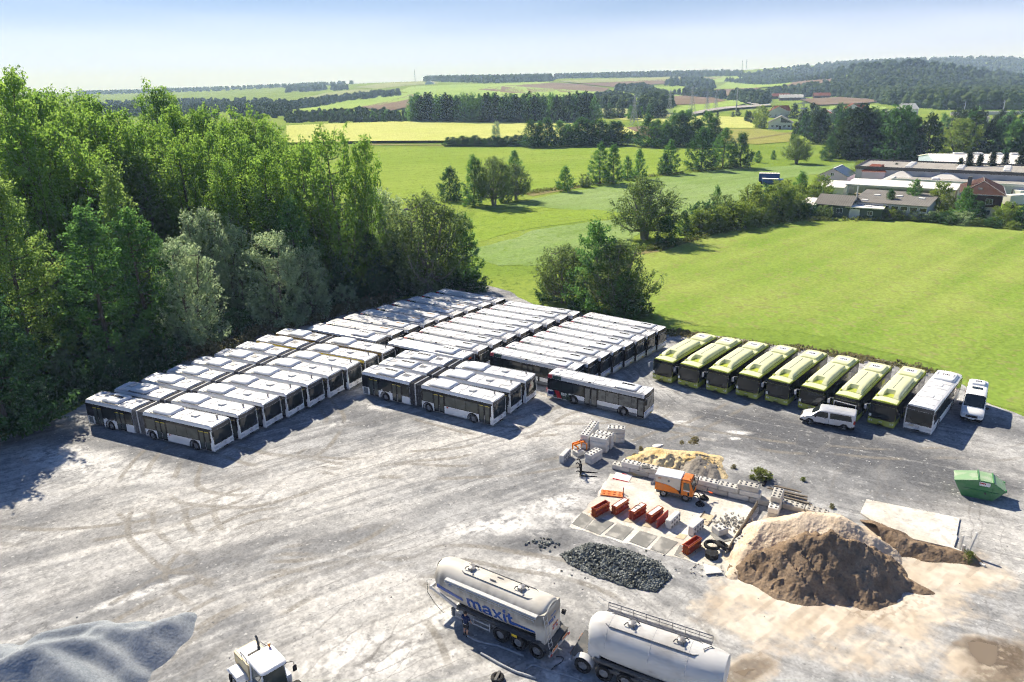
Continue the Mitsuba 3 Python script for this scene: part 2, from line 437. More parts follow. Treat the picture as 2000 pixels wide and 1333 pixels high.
field('crop_field', [(87.35,688.15), (148.57,714.62), (211.99,649.29), (182.2,550.88), (154.74,559.84), (125.19,621.26)], 'crop_yellow', 0.3)
field('stubble_field', [(79.31,577.58), (109.38,603.4), (99.1,490.06), (74.24,459.48)], 'soil_brown', 0.25)
field('crop_field', [(148.05,548.93), (180.29,545.0), (182.83,486.62), (161.58,424.95), (136.0,408.74), (122.58,430.74)], 'crop_olive', 0.25)
FAR = [
    ('soil_brown', [(-205.7,1052.9), (-206.3,1663.3), (-140.2,1387.8), (-131.2,1143.4), (-134.0,861.3)]),
    ('crop_green', [(-275.4,1003.1), (-316.8,1630.9), (-234.2,1749.0), (-191.3,2044.3), (11.9,1947.7), (189.3,1501.7), (142.4,1261.9), (-115.5,1317.4), (-176.0,1377.9), (-201.9,966.0), (-233.9,889.5)]),
    ('crop_green', [(-265.3,1889.2), (-275.4,2172.9), (-44.8,2196.4), (134.8,2272.5), (111.8,2122.8), (-73.6,1816.1), (-224.5,1764.8)]),
    ('soil_brown', [(-73.6,1816.1), (12.4,2018.8), (135.1,2157.3), (186.5,2015.2), (232.7,1755.3), (193.0,1531.6), (9.1,1518.0)]),
    ('crop_dull', [(-452.5,1570.6), (-495.8,2122.8), (-429.3,2220.1), (-339.4,2033.4), (-328.8,1693.4), (-336.0,1282.5)]),
    ('crop_dull', [(-493.0,2467.9), (-448.3,2931.6), (-311.5,3121.5), (-208.6,2406.7), (-318.1,2272.5), (-359.1,2153.5)]),
    ('crop_dull', [(146.2,2334.5), (296.3,2637.2), (693.6,3082.5), (622.6,2685.0), (372.9,2252.2), (193.3,2088.8)]),
    ('soil_brown', [(189.5,2048.0), (302.6,2176.8), (666.2,2874.3), (847.0,2973.9), (435.7,2119.0), (253.3,1819.4)]),
    ('crop_green', [(497.5,2503.6), (823.5,3033.2), (1125.1,2979.3), (1013.3,2778.0), (694.2,2432.8), (497.1,2204.3)]),
    ('crop_green', [(485.7,1803.1), (694.2,2432.8), (876.7,2590.4), (1016.8,2618.4), (629.4,1721.0), (539.8,1803.1)]),
    ('soil_brown', [(621.5,1714.8), (1025.5,2618.4), (705.6,1660.4), (664.0,1610.5), (620.8,1636.7)]),
    ('soil_brown', [(477.2,1771.1), (539.8,1803.1), (591.2,1777.5), (457.8,1526.1), (390.4,1360.7), (431.2,1579.0)]),
    ('crop_green', [(341.2,1835.8), (440.5,1951.2), (408.1,1613.4), (294.9,1341.3), (285.4,1382.8)]),
    ('soil_brown', [(284.0,1358.2), (363.4,1397.8), (329.1,1145.5), (250.1,959.1), (194.5,895.9)]),
    ('crop_green', [(166.7,823.5), (250.1,959.1), (371.2,1235.1), (313.8,1008.5), (201.1,731.6), (153.6,694.5), (145.8,726.4)]),
    ('crop_green', [(384.7,910.5), (417.6,876.9), (384.1,770.6), (345.4,703.3), (300.3,676.1), (304.9,722.5)]),
    ('crop_dull', [(96.1,801.7), (132.8,795.9), (117.6,703.3), (90.1,710.9)]),
    ('soil_brown', [(452.4,1187.3), (522.4,1202.3), (527.2,1056.7), (461.4,983.5), (399.3,976.5)]),
]
for m_, poly in FAR:
    field('far_field', poly, m_, 1.8, 60.0)
field('far_road', [(164.4,690.8), (244.5,849.0), (313.0,954.0), (348.4,1010.3), (326.2,945.5), (282.8,861.3), (228.3,783.2), (163.0,671.2)], 'road_far', 2.1, 60.0)
field('far_road', [(366.1,1204.4), (327.2,997.7), (316.1,955.7), (302.8,930.3), (347.2,1149.6)], 'road_far', 2.2, 60.0)
field('town_road', [(292.42,561.82), (314.68,553.9), (264.08,463.12), (270.15,498.33)], 'road_far', 0.4)
field('town_road', [(193.06,505.07), (115.95,417.15), (113.65,408.69), (189.67,495.14)], 'dry_grass', 0.4)
field('field_edge', [(-93.57,469.42), (-28.1,443.85), (-27.76,438.08), (-91.51,458.79)], 'dry_grass', 0.2)
field('field_edge', [(4.21,238.15), (18.43,251.12), (27.87,257.87), (27.31,252.51), (7.29,230.89)], 'dry_grass', 0.1)
field('field_edge', [(25.97,149.05), (33.5,154.51), (42.4,163.77), (42.24,160.3), (31.22,148.6), (25.34,145.25)], 'dry_grass', 0.07)

# ------------------------------------------------------------------ the yard: compacted gravel with dust, tyre tracks and dark patches
def blob(p, cx, cy, rx, ry, a, wob, soft=0.55):
    c, s = math.cos(a), math.sin(a)
    u = ((p.x - cx) * c + (p.y - cy) * s) / rx
    v = (-(p.x - cx) * s + (p.y - cy) * c) / ry
    return smoothstep(1.0 + soft, 1.0 - soft, dr.sqrt(u * u + v * v) + wob)


# (x, y), half length, half width, angle, strength
DUST = [
    (*(-25.17,54.06), 17, 6.5, 0.25, 0.9), (*(-11.83,61.16), 13, 4.5, 0.50, 0.9), (*(-0.18,66.02), 9, 3.0, 0.45, 0.85), (*(-17.16,51.84), 12, 4, 0.2, 0.7), (*(-30.21,46.73), 9, 3, 0.55, 0.6),
    (*(18.86,70.02), 9, 2.2, -0.25, 0.75), (*(26.08,67.25), 12, 2.4, -0.35, 0.45), (*(41.23,59.15), 9, 5, -0.6, 0.55), (*(37.34,47.24), 4, 9, 0.1, 0.75),
    (*(-10.05,40.47), 8, 4, 0.1, 0.9), (*(-6.24,37.48), 6, 3.5, 0.0, 0.9), (*(-12.6,36.75), 5, 5, 0.2, 0.7), (*(-4.17,46.58), 9, 2.2, -0.2, 0.5), (*(-21.48,41.3), 7, 3, 0.6, 0.6), (*(8.17,39.48), 8, 2.5, -0.45, 0.5),
]
WHITE = [
    (*(-1.91,49.88), 3.6, 1.7, 0.0, 1.0), (*(3.41,53.08), 2.6, 1.5, 0.3, 1.0), (*(3.91,51.14), 3.5, 1.1, -0.4, 0.8), (*(7.05,56.72), 2.4, 1.2, 0.2, 0.5), (*(1.94,44.54), 2.8, 0.8, -0.4, 0.7), (*(8.08,43.2), 3.0, 0.7, -0.5, 0.6),
    (*(-41.74,61.8), 5.0, 2.2, -0.35, 0.7), (*(-34.34,59.59), 5.5, 1.6, -0.4, 0.5), (*(-18.48,69.37), 1.7, 0.7, 0.45, 0.9), (*(-14.85,73.46), 2.2, 0.8, -0.4, 0.7), (*(17.57,76.96), 2.2, 0.5, -0.3, 0.6), (*(17.66,68.09), 1.3, 0.6, -0.1, 0.9), (*(22.35,65.66), 1.0, 0.4, -0.2, 1.0), (*(21.75,64.34), 0.55, 0.3, 0.0, 1.0), (*(18.77,64.35), 1.0, 0.4, 0.0, 0.6),
    (*(-8.97,36.23), 3.6, 1.6, 0.1, 0.9), (*(-4.45,39.82), 2.2, 1.0, 0.3, 0.8), (*(-11.46,34.62), 3, 1.5, 0.2, 0.7), (*(3.68,35.07), 2.4, 1.2, 0.0, 0.7), (*(-27.28,41.99), 3.2, 0.4, 0.62, 0.9), (*(-31.8,38.61), 4.0, 0.35, 0.62, 0.6), (*(-25.03,54.86), 5, 0.8, 0.2, 0.5),
]
DARK_AND_SHADE = [  # dark gravel patches, plus bus shadow painted as strips along the fronts
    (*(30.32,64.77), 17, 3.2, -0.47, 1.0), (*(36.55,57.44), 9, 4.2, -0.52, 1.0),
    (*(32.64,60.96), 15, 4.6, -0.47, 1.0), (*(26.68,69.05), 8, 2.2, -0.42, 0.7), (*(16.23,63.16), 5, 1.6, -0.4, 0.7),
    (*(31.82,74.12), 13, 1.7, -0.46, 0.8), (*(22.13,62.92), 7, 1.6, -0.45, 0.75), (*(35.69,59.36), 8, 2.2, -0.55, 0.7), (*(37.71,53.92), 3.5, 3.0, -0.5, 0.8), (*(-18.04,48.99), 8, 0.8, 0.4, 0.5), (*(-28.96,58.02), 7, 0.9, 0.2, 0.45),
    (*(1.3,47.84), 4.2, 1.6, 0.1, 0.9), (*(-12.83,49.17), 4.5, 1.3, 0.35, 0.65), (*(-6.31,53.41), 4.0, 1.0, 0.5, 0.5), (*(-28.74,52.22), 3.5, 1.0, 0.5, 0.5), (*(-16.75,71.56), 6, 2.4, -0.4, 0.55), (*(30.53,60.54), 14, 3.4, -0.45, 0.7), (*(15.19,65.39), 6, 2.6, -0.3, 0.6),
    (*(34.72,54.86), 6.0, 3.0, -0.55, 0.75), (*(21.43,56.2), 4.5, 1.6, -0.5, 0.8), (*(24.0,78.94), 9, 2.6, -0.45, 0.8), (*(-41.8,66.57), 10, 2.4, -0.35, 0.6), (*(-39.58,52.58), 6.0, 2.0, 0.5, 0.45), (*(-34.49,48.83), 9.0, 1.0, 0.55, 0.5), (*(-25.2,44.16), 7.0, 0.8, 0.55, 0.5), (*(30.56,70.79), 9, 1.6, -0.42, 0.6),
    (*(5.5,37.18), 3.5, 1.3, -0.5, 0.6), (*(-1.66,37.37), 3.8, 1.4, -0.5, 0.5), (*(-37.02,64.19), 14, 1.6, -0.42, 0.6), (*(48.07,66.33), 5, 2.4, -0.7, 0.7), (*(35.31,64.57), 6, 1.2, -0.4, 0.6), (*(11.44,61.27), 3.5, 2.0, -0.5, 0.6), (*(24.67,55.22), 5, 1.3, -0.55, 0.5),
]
ARCS = [(x, y, r + d, ax, ay) for x, y, r, ax, ay in [(*(-23.6,61.61), 11.0, -1.0, 0.3), (*(-23.6,61.61), 6.5, -0.3, -1.0), (*(-18.21,55.88), 8.0, -0.2, -1.0), (*(-16.05,88.67), 27.0, -0.2, -1.0), (*(-37.03,67.52), 17.0, 0.8, -0.6), (*(-7.74,105.84), 46.0, -0.3, -1.0), (*(-17.15,31.75), 13.0, 0.2, 1.0), (*(-10.09,29.9), 14.0, -0.4, 1.0),
        (*(39.92,108.19), 47.0, -0.3, -1.0), (*(-19.04,47.03), 4.6, -1.0, 0.2), (*(-23.1,54.39), 7.2, -0.6, -0.8), (*(3.26,87.66), 20.0, -0.4, -1.0), (*(-1.79,147.52), 58.0, -0.1, -1.0), (*(-4.39,28.22), 17.0, 0.1, 1.0)] for d in (0.0, 2.0)]



def yard_col(p, n, uv):
    w = (fbm(p.x * 0.33, p.y * 0.33, 3.0, 4) - 0.5) * 1.5
    big = fbm(p.x * 0.10, p.y * 0.10, 9.0, 3)
    # traffic runs from lower left to upper right on the left, along the green row on the right
    t = smoothstep(2.0, 14.0, p.x - 0.25 * (p.y - 50))
    ux, uy = 0.86 * (1 - t) + 0.87 * t, 0.50 * (1 - t) - 0.49 * t
    across = p.x * uy - p.y * ux
    along = p.x * ux + p.y * uy
    streak = 0.6 * noise(across * 2.2 + w * 0.6, along * 0.07, 1.0) + 0.4 * noise(across * 5.2 + w, along * 0.16, 6.0)
    fine = fbm(p.x * 2.6, p.y * 2.6, 0.0, 4)
    col = mix((0.215, 0.220, 0.228), (0.395, 0.400, 0.404), smoothstep(0.33, 0.64, big * 0.34 + streak * 0.30 + fbm(p.x * 0.8, p.y * 0.8, 7.0, 4) * 0.36))
    dust, white, dark_and_shade = mi.Float(0), mi.Float(0), mi.Float(0)
    for x, y, a, b, r, s in DUST:
        dust = dr.maximum(dust, blob(p, x, y, a, b, r, w, 0.6) * s)
    for x, y, a, b, r, s in WHITE:
        white = dr.maximum(white, blob(p, x, y, a, b, r, w * 1.2, 0.55) * s)
    for x, y, a, b, r, s in DARK_AND_SHADE:
        dark_and_shade = dr.maximum(dark_and_shade, blob(p, x, y, a, b, r, w, 0.6) * s)
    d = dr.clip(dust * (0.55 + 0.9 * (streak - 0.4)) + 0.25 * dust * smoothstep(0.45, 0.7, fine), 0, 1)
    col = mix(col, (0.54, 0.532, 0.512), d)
    col = mix(col, (0.122, 0.127, 0.138), dark_and_shade * smoothstep(0.12, 0.52, 0.45 * streak + 0.55 * fine) * (1 - white))
    col = mix(col, (0.64, 0.64, 0.63), white * smoothstep(0.28, 0.56, fine * 0.6 + 0.4 * noise(p.x * 0.9, p.y * 0.9, 4.0)))
    tr = mi.Float(0)
    for x, y, r, ax, ay in ARCS:
        dx, dy = p.x - x, p.y - y
        q = dr.sqrt(dx * dx + dy * dy)
        on = smoothstep(0.34, 0.16, dr.abs(q - r + (noise(p.x * 0.2, p.y * 0.2, 2.0) - 0.5) * 1.4)) * smoothstep(0.15, 0.55, (dx * ax + dy * ay) / (q + 0.1)) * smoothstep(0.3, 0.6, noise(p.x * 0.35, p.y * 0.35, 8.0))
        tr = dr.maximum(tr, on)
    chev = 0.5 + 0.5 * noise(p.x * 6.0, p.y * 6.0, 0.0)
    col = mix(col, (0.23, 0.215, 0.19), tr * 0.85 * chev)
    # thin wheel marks along the traffic, pebbles, grit
    q = noise(across * 1.15 + w * 0.9, along * 0.035, 21.0)
    rut = smoothstep(0.90, 0.985, 1 - dr.abs(2 * q - 1)) * smoothstep(0.35, 0.6, noise(p.x * 0.12, p.y * 0.12, 3.0))
    q2 = noise((p.x * 0.5 + p.y * 0.86) * 0.05, (p.x * 0.86 - p.y * 0.5) * 0.9 + w, 31.0)
    rut2 = smoothstep(0.91, 0.985, 1 - dr.abs(2 * q2 - 1)) * smoothstep(0.5, 0.7, noise(p.x * 0.1, p.y * 0.1, 13.0))
    col = mix(col, (0.20, 0.195, 0.19), dr.clip(rut * 0.55 + rut2 * 0.45, 0, 1) * (0.5 + 0.5 * chev))
    stones = noise(p.x * 9.0, p.y * 9.0, 0.0)
    grit = noise(p.x * 3.7, p.y * 3.7, 11.0)
    peb = cell_rand(p.x * 6.1, p.y * 6.1, 5.0)
    col = mix(col, (0.62, 0.62, 0.61), smoothstep(0.985, 0.988, peb) * 0.4)
    col = mix(col, (0.10, 0.10, 0.11), smoothstep(0.018, 0.015, peb) * 0.35)
    return col * (0.82 + 0.34 * fine + 0.32 * (stones - 0.45) + 0.20 * (grit - 0.5))


def yard_relief(p, n, uv):
    return fbm(p.x * 3.2, p.y * 3.2, 0.0, 3) + 0.6 * noise(p.x * 0.8, p.y * 0.8, 5.0)


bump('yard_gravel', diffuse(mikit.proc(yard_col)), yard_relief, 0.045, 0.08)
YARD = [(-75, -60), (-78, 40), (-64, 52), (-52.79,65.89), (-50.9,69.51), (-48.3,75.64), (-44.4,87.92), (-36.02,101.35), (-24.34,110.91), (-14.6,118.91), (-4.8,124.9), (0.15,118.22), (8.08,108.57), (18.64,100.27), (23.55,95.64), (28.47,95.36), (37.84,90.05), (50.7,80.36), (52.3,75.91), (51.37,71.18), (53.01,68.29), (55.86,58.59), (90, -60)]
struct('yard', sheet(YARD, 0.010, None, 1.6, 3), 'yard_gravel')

# sand trodden out around the big heap, concrete slabs
SAND = [(*(20.01,40.16), 7.5, 4.2, -0.35, 1.0), (*(25.46,40.01), 6.5, 4.0, 0.3, 1.0), (*(16.76,41.83), 3.6, 2.6, 0.6, 1.0), (*(30.67,43.11), 3.6, 2.4, -0.5, 1.0), (*(23.87,45.1), 7.5, 5.5, -0.4, 1.0), (*(14.77,38.81), 2.6, 1.6, 0.2, 0.8), (*(23.67,35.84), 4.2, 1.6, 0.2, 0.6), (*(28.44,34.87), 3.4, 2.4, 0.2, 1.0), (*(13.41,34.34), 2.0, 1.1, 0.3, 0.9), (*(17.57,36.43), 3.6, 1.2, -0.3, 0.5)]


MUD = [(*(29.29,35.48), 2.3, 1.5, 0.3, 1.0), (*(27.79,36.39), 1.4, 0.8, 0.0, 0.8), (*(28.05,33.28), 2.2, 1.4, 0.2, 0.8), (*(13.41,34.34), 1.6, 0.8, 0.3, 0.8)]


def sand_col(p, n, uv):
    a = fbm(p.x * 0.5, p.y * 0.5, 0.0, 4)
    b = fbm(p.x * 3.0, p.y * 3.0, 0.0, 3)
    s = noise((p.x * 0.8 + p.y * 0.6) * 0.6, (p.x * 0.6 - p.y * 0.8) * 3.0, 1.0)
    lug = smoothstep(0.45, 0.75, noise((p.x * 0.5 + p.y * 0.86) * 0.35, (p.x * 0.86 - p.y * 0.5) * 0.35, 4.0)) * smoothstep(0.5, 0.8, noise(p.x * 4.5 + p.y * 1.5, p.y * 4.5 - p.x * 1.5, 0.0))
    col = mix((0.52, 0.45, 0.362), (0.64, 0.585, 0.50), smoothstep(0.3, 0.7, a))
    col = mix(col, (0.38, 0.31, 0.24), dr.clip(smoothstep(0.55, 0.8, s) * 0.5 + lug * 0.5, 0, 1))
    w = (fbm(p.x * 0.4, p.y * 0.4, 13.0, 4) - 0.5) * 1.7
    k = mi.Float(0)
    for x, y, rx, ry, r, q in SAND:
        k = dr.maximum(k, blob(p, x, y, rx, ry, r, w, 0.35) * q)
    m = mi.Float(0)
    for x, y, rx, ry, r, q in MUD:
        m = dr.maximum(m, blob(p, x, y, rx, ry, r, w, 0.4) * q)
    col = mix(col, mix((0.085, 0.068, 0.052), (0.19, 0.152, 0.118), b), m * smoothstep(0.25, 0.6, b * 0.5 + a * 0.5 + 0.15))
    return mix(yard_col(p, n, uv), col * (0.84 + 0.32 * b), dr.clip(k + (b - 0.5) * k * (1 - k) * 3.0, 0, 1))


bump('sand_flat', diffuse(mikit.proc(sand_col)), lambda p, n, uv: fbm(p.x * 1.6, p.y * 1.6, 0.0, 4) + 0.5 * noise((p.x + p.y) * 2.2, (p.x - p.y) * 0.3, 0.0), 0.07, 0.08)
struct('sand_ground', sheet([(15.27,44.75), (11.45,40.4), (9.87,34.92), (10.43,31.12), (29.5,30.69), (35.91,39.72), (35.73,44.74), (33.88,46.69), (27.93,48.91), (20.69,51.34)], 0.018), 'sand_flat')
scene['puddle_water'] = {'type': 'twosided', 'b': {'type': 'principled', 'base_color': rgb(0.20, 0.16, 0.115), 'roughness': 0.06, 'specular': 0.5}}
struct('puddle', sheet([(28.02,36.07), (29.64,36.03), (29.05,34.86), (27.79,34.07), (27.53,34.89)], 0.034, None, 0.5, 5), 'puddle_water')
struct('puddle', sheet([(12.79,34.12), (13.42,34.58), (14.02,34.73), (14.35,34.4), (13.33,33.87)], 0.034, None, 0.35, 15), 'puddle_water')


def slab_col(p, n, uv):
    a = fbm(p.x * 0.45, p.y * 0.45, 2.0, 4)
    b = fbm(p.x * 2.2, p.y * 2.2, 0.0, 4)
    col = mix((0.56, 0.53, 0.47), (0.66, 0.645, 0.61), smoothstep(0.35, 0.65, a))
    col = mix(col, (0.42, 0.40, 0.36), smoothstep(0.55, 0.75, b) * 0.6)
    return col * (0.9 + 0.2 * noise(p.x * 8, p.y * 8, 0.0))


bump('slab_concrete', diffuse(mikit.proc(slab_col)), lambda p, n, uv: fbm(p.x * 3, p.y * 3, 0.0, 3), 0.012, 0.06)
struct('concrete_floor', sheet([(8.85,57.91), (13.28,56.05), (20.06,51.97), (18.32,47.84), (15.49,43.56), (12.18,45.2), (4.21,49.68), (6.71,53.77)], 0.022, None, 0.25, 2), 'slab_concrete')
struct('concrete_slab', slab([(29.4,52.75), (35.43,49.74), (33.87,47.49), (32.68,45.83), (29.14,47.7), (27.95,50.72)], 0.012, 0.14), 'slab_concrete')

# ------------------------------------------------------------------ trees
def leafmat(name, c0, c1, c2, thin=0.75, s=1.0, rough=0.42):
    def f(p, n, uv):
        a = noise(p.x * 0.42 * s, p.y * 0.42 * s, p.z * 0.42 * s)
        b = cell_rand(p.x * 2.7, p.y * 2.7, p.z * 2.7)
        col = mix(c0, c1, smoothstep(0.25, 0.75, a))
        return mix(col, c2, b * b * 0.65)
    scene[name] = {'type': 'principledthin', 'base_color': mikit.proc(f), 'roughness': rough, 'diff_trans': thin, 'spec_trans': 0.0, 'eta': 1.35, 'sheen': 0.0}
    return name


leafmat('leaf_poplar', (0.183, 0.343, 0.055), (0.263, 0.431, 0.072), (0.368, 0.506, 0.108), 1.30)
leafmat('leaf_alder', (0.099, 0.234, 0.062), (0.156, 0.324, 0.078), (0.235, 0.412, 0.109), 1.10)
leafmat('leaf_willow', (0.31, 0.424, 0.233), (0.405, 0.516, 0.278), (0.581, 0.688, 0.422), 1.05)
leafmat('leaf_birch', (0.211, 0.353, 0.077), (0.305, 0.436, 0.105), (0.371, 0.486, 0.153), 1.25)
leafmat('leaf_dark', (0.056, 0.137, 0.048), (0.087, 0.186, 0.059), (0.126, 0.239, 0.078), 0.95)
leafmat('leaf_osier', (0.176, 0.255, 0.082), (0.237, 0.315, 0.111), (0.163, 0.255, 0.069), 1.15)
leafmat('leaf_yellow', (0.22, 0.326, 0.065), (0.275, 0.362, 0.072), (0.307, 0.375, 0.116), 1.30)
leafmat('leaf_spruce', (0.020, 0.042, 0.022), (0.030, 0.055, 0.026), (0.045, 0.070, 0.030), 0.25)
leafmat('leaf_far', (0.044, 0.083, 0.033), (0.071, 0.117, 0.043), (0.097, 0.137, 0.052), 0.35, 0.08, 0.85)
leafmat('leaf_fardark', (0.031, 0.059, 0.033), (0.049, 0.083, 0.04), (0.066, 0.098, 0.046), 0.30, 0.08, 0.85)
leafmat('weed_dry', (0.26, 0.235, 0.115), (0.20, 0.20, 0.085), (0.33, 0.30, 0.18), 0.9)
leafmat('weed_green', (0.17, 0.23, 0.05), (0.22, 0.26, 0.07), (0.24, 0.23, 0.09), 0.9)


def bark(name, c, d):
    scene[name] = {'type': 'twosided', 'b': diffuse(mikit.proc(lambda p, n, uv: mix(c, d, fbm(p.x * 5, p.y * 5, p.z * 1.2, 3))))}


bark('bark_brown', (0.10, 0.08, 0.06), (0.19, 0.16, 0.13))
bark('bark_pale', (0.20, 0.18, 0.15), (0.34, 0.31, 0.27))


def leaves(rng, P, D, size, flat=0.5):
    """Leaf sprays: a pointed quad, folded along its middle, at each point P, turned about and drooping a little along D."""
    n = len(P)
    a = rng.normal(size=(n, 3)) * 0.75 + D
    a /= np.linalg.norm(a, axis=1, keepdims=True) + 1e-9
    b = np.cross(a, rng.normal(size=(n, 3)) * flat + np.array([0, 0, 1.0]))
    b /= np.linalg.norm(b, axis=1, keepdims=True) + 1e-9
    c = np.cross(b, a)
    s = (size * rng.uniform(0.6, 1.35, n))[:, None]
    v = np.stack([P - a * s * 0.5, P + b * s * 0.36 + c * s * 0.10, P + a * s * 0.62, P - b * s * 0.36 + c * s * 0.10], 1).reshape(-1, 3)
    k = np.arange(n)[:, None] * 4
    f = np.vstack([k + [0, 1, 2], k + [0, 2, 3]])
    return trimesh.Trimesh(v, f, process=False)


def make_tree(seed, H, R, prof, base, tips, per, size, blob, up=0.6, trunk_r=None, stems=1, flat=0.6, stretch=1.0, limb_n=5):
    """Trunk and limbs to the tips that fill the crown prof(t) (t from crown base to top), each tip with a cloud of leaf sprays."""
    rng = np.random.default_rng(seed)
    trunk_r = trunk_r or H * 0.012 + 0.08
    wood, PP, DD = [], [], []
    heads = []
    for s in range(stems):
        a = rng.uniform(0, 6.28)
        off = 0 if stems == 1 else R * 0.35
        top = np.array([math.cos(a) * off + rng.normal() * 0.2, math.sin(a) * off + rng.normal() * 0.2, H * rng.uniform(0.84, 0.93)])
        b0 = np.array([math.cos(a), math.sin(a), 0]) * (0 if stems == 1 else trunk_r * 1.4)
        t = np.linspace(0, 1, 9)[:, None]
        line = b0 + (top - b0) * t + np.cumsum(rng.normal(size=(9, 3)) * [0.10, 0.10, 0] * H * 0.03, 0) * t
        heads.append(line)
        wood.append(tube(line, trunk_r * (1 - t[:, 0]) ** 0.8 / stems ** 0.35 + 0.025, 7))
    lobes = [(rng.uniform(0, 6.28), rng.uniform(0.1, 0.9), rng.uniform(0.72, 1.18)) for _ in range(9)]
    for k in range(tips):
        t = rng.uniform(0, 1) ** 0.85
        z = base + (H - base) * t
        ang = rng.uniform(0, 6.28)
        lump = 1.0
        for la, lt, ls in lobes:
            w = math.exp(-((math.cos(ang - la) - 1) ** 2) * 2.2 - ((t - lt) / 0.22) ** 2)
            lump *= 1 + (ls - 1) * w
        r = R * prof(t) * lump * (0.25 + 0.75 * rng.uniform(0, 1) ** 0.42)
        line = heads[k % stems]
        zi = np.clip(z - r * up * rng.uniform(0.6, 1.4), base * 0.55, H * 0.9)
        root = np.array([np.interp(zi, line[:, 2], line[:, j]) for j in range(3)])
        tip = np.array([math.cos(ang) * r + root[0] * 0.5, math.sin(ang) * r + root[1] * 0.5, z])
        if k % limb_n == 0:
            mid = root * 0.5 + tip * 0.5 + [0, 0, -0.08 * r] + rng.normal(size=3) * 0.05 * r
            wood.append(tube([root, mid, tip], [trunk_r * 0.34 * (1 - 0.5 * t), trunk_r * 0.2, 0.02], 5))
        d = tip - root
        d /= np.linalg.norm(d) + 1e-9
        m = rng.normal(size=(per, 3)) * blob * rng.uniform(0.6, 1.25)
        along = rng.uniform(-1.0, 0.6, per)[:, None] * blob * 1.5 * stretch
        PP.append(tip + m * [1, 1, 0.62] + d * along)
        out = np.array([tip[0], tip[1], 0.0])
        out /= np.linalg.norm(out) + 1e-9
        DD.append(np.tile(d * 0.6 + out * 0.3, (per, 1)))
    P, D = np.vstack(PP), np.vstack(DD)
    ok = P[:, 2] > 0.15
    return cat(*wood), leaves(rng, P[ok], D[ok], size, flat)


def limb_tree(seed, H, R, prof, base, limbs, twigs, per, size, lift=0.8, twig=0.55, spread=0.9, trunk_r=None, stems=1, flat=0.6, droop=0.0, up=0.4, bend=1.6):
    """Trunk, limbs that curve out and up to the crown's outline prof(t), twigs along each limb, leaf sprays on each twig."""
    rng = np.random.default_rng(seed)
    trunk_r = trunk_r or H * 0.011 + 0.06
    wood, PP, DD, lines = [], [], [], []
    for s in range(stems):
        a = rng.uniform(0, 6.28) if stems == 1 else s * 6.28 / stems + rng.uniform(-0.4, 0.4)
        off = R * (0.05 if stems == 1 else 0.42)
        top = np.array([math.cos(a) * off, math.sin(a) * off, H * rng.uniform(0.86, 0.95)])
        b0 = np.array([math.cos(a), math.sin(a), 0]) * (0 if stems == 1 else trunk_r * 1.3)
        t = np.linspace(0, 1, 9)[:, None]
        line = b0 * (1 - t) + b0 * t + (top - b0) * np.c_[t ** 1.3, t ** 1.3, t] + np.cumsum(rng.normal(size=(9, 3)) * [1, 1, 0] * H * 0.006, 0)
        lines.append(line)
        wood.append(tube(line, trunk_r * (1 - t[:, 0]) ** 0.8 / stems ** 0.4 + 0.02, 7))
    lobes = [(rng.uniform(0, 6.28), rng.uniform(0.0, 1.0), rng.uniform(0.62, 1.22)) for _ in range(10)]
    for k in range(limbs):
        t = (k + rng.uniform(0, 1)) / limbs
        ang = k * 2.399 + rng.normal() * 0.35
        lump = 1.0
        for la, lt, ls in lobes:
            lump *= 1 + (ls - 1) * math.exp(-((math.cos(ang - la) - 1) ** 2) * 2.5 - ((t - lt) / 0.18) ** 2)
        z = base + (H - base) * t + rng.normal() * 0.02 * H
        r = R * prof(t) * lump * rng.uniform(0.55, 1.08)
        line = lines[rng.integers(stems)]
        zs = float(np.clip(z - r * lift * rng.uniform(0.7, 1.3), base * 0.4, H * 0.88))
        root = np.array([np.interp(zs, line[:, 2], line[:, j]) for j in range(3)])
        end = np.array([math.cos(ang) * r + root[0] * 0.4, math.sin(ang) * r + root[1] * 0.4, z])
        q = np.linspace(0, 1, 6)[:, None]
        path = root + (end - root) * np.c_[q ** (1 / bend), q ** (1 / bend), q ** bend]
        if k % 2 == 0:
            wood.append(tube(path, trunk_r * 0.30 * (1 - 0.85 * q[:, 0]) * (1 - 0.5 * t) + 0.012, 4))
        n = max(2, int(round(twigs * (0.4 + 0.6 * r / R) * rng.uniform(0.7, 1.2))))
        u = rng.uniform(0.22, 1.0, n) ** 0.8
        C = np.stack([np.interp(u, q[:, 0], path[:, j]) for j in range(3)], 1) + rng.normal(size=(n, 3)) * spread * (0.35 + 0.65 * (1 - u))[:, None] * [1, 1, 0.8]
        d = (end - root) / (np.linalg.norm(end - root) + 1e-9)
        TD = d + rng.normal(size=(n, 3)) * 0.5 + [0, 0, up]
        TD /= np.linalg.norm(TD, axis=1, keepdims=True)
        m = per
        w = rng.uniform(-0.8, 1.0, (n, m, 1))
        P = C[:, None] + TD[:, None] * w * twig * 1.25 + rng.normal(size=(n, m, 3)) * twig * 0.34 + np.array([0, 0, -1.0]) * np.abs(w) * droop
        PP.append(P.reshape(-1, 3))
        DD.append(np.repeat(TD * 0.75 + [0, 0, -0.5 * droop], m, 0))
    P, D = np.vstack(PP), np.vstack(DD)
    ok = P[:, 2] > 0.1
    return cat(*wood), leaves(rng, P[ok], D[ok], size, flat)


def tree_proto(name, leaf, wood='bark_brown', fn=None, **k):
    p = Proto(name)
    w, c = (fn or make_tree)(**k)
    p.add('trunk', w, wood, 40)
    p.add('crown', c, leaf)
    p.h, p.r = k['H'], k['R']
    return p.done()


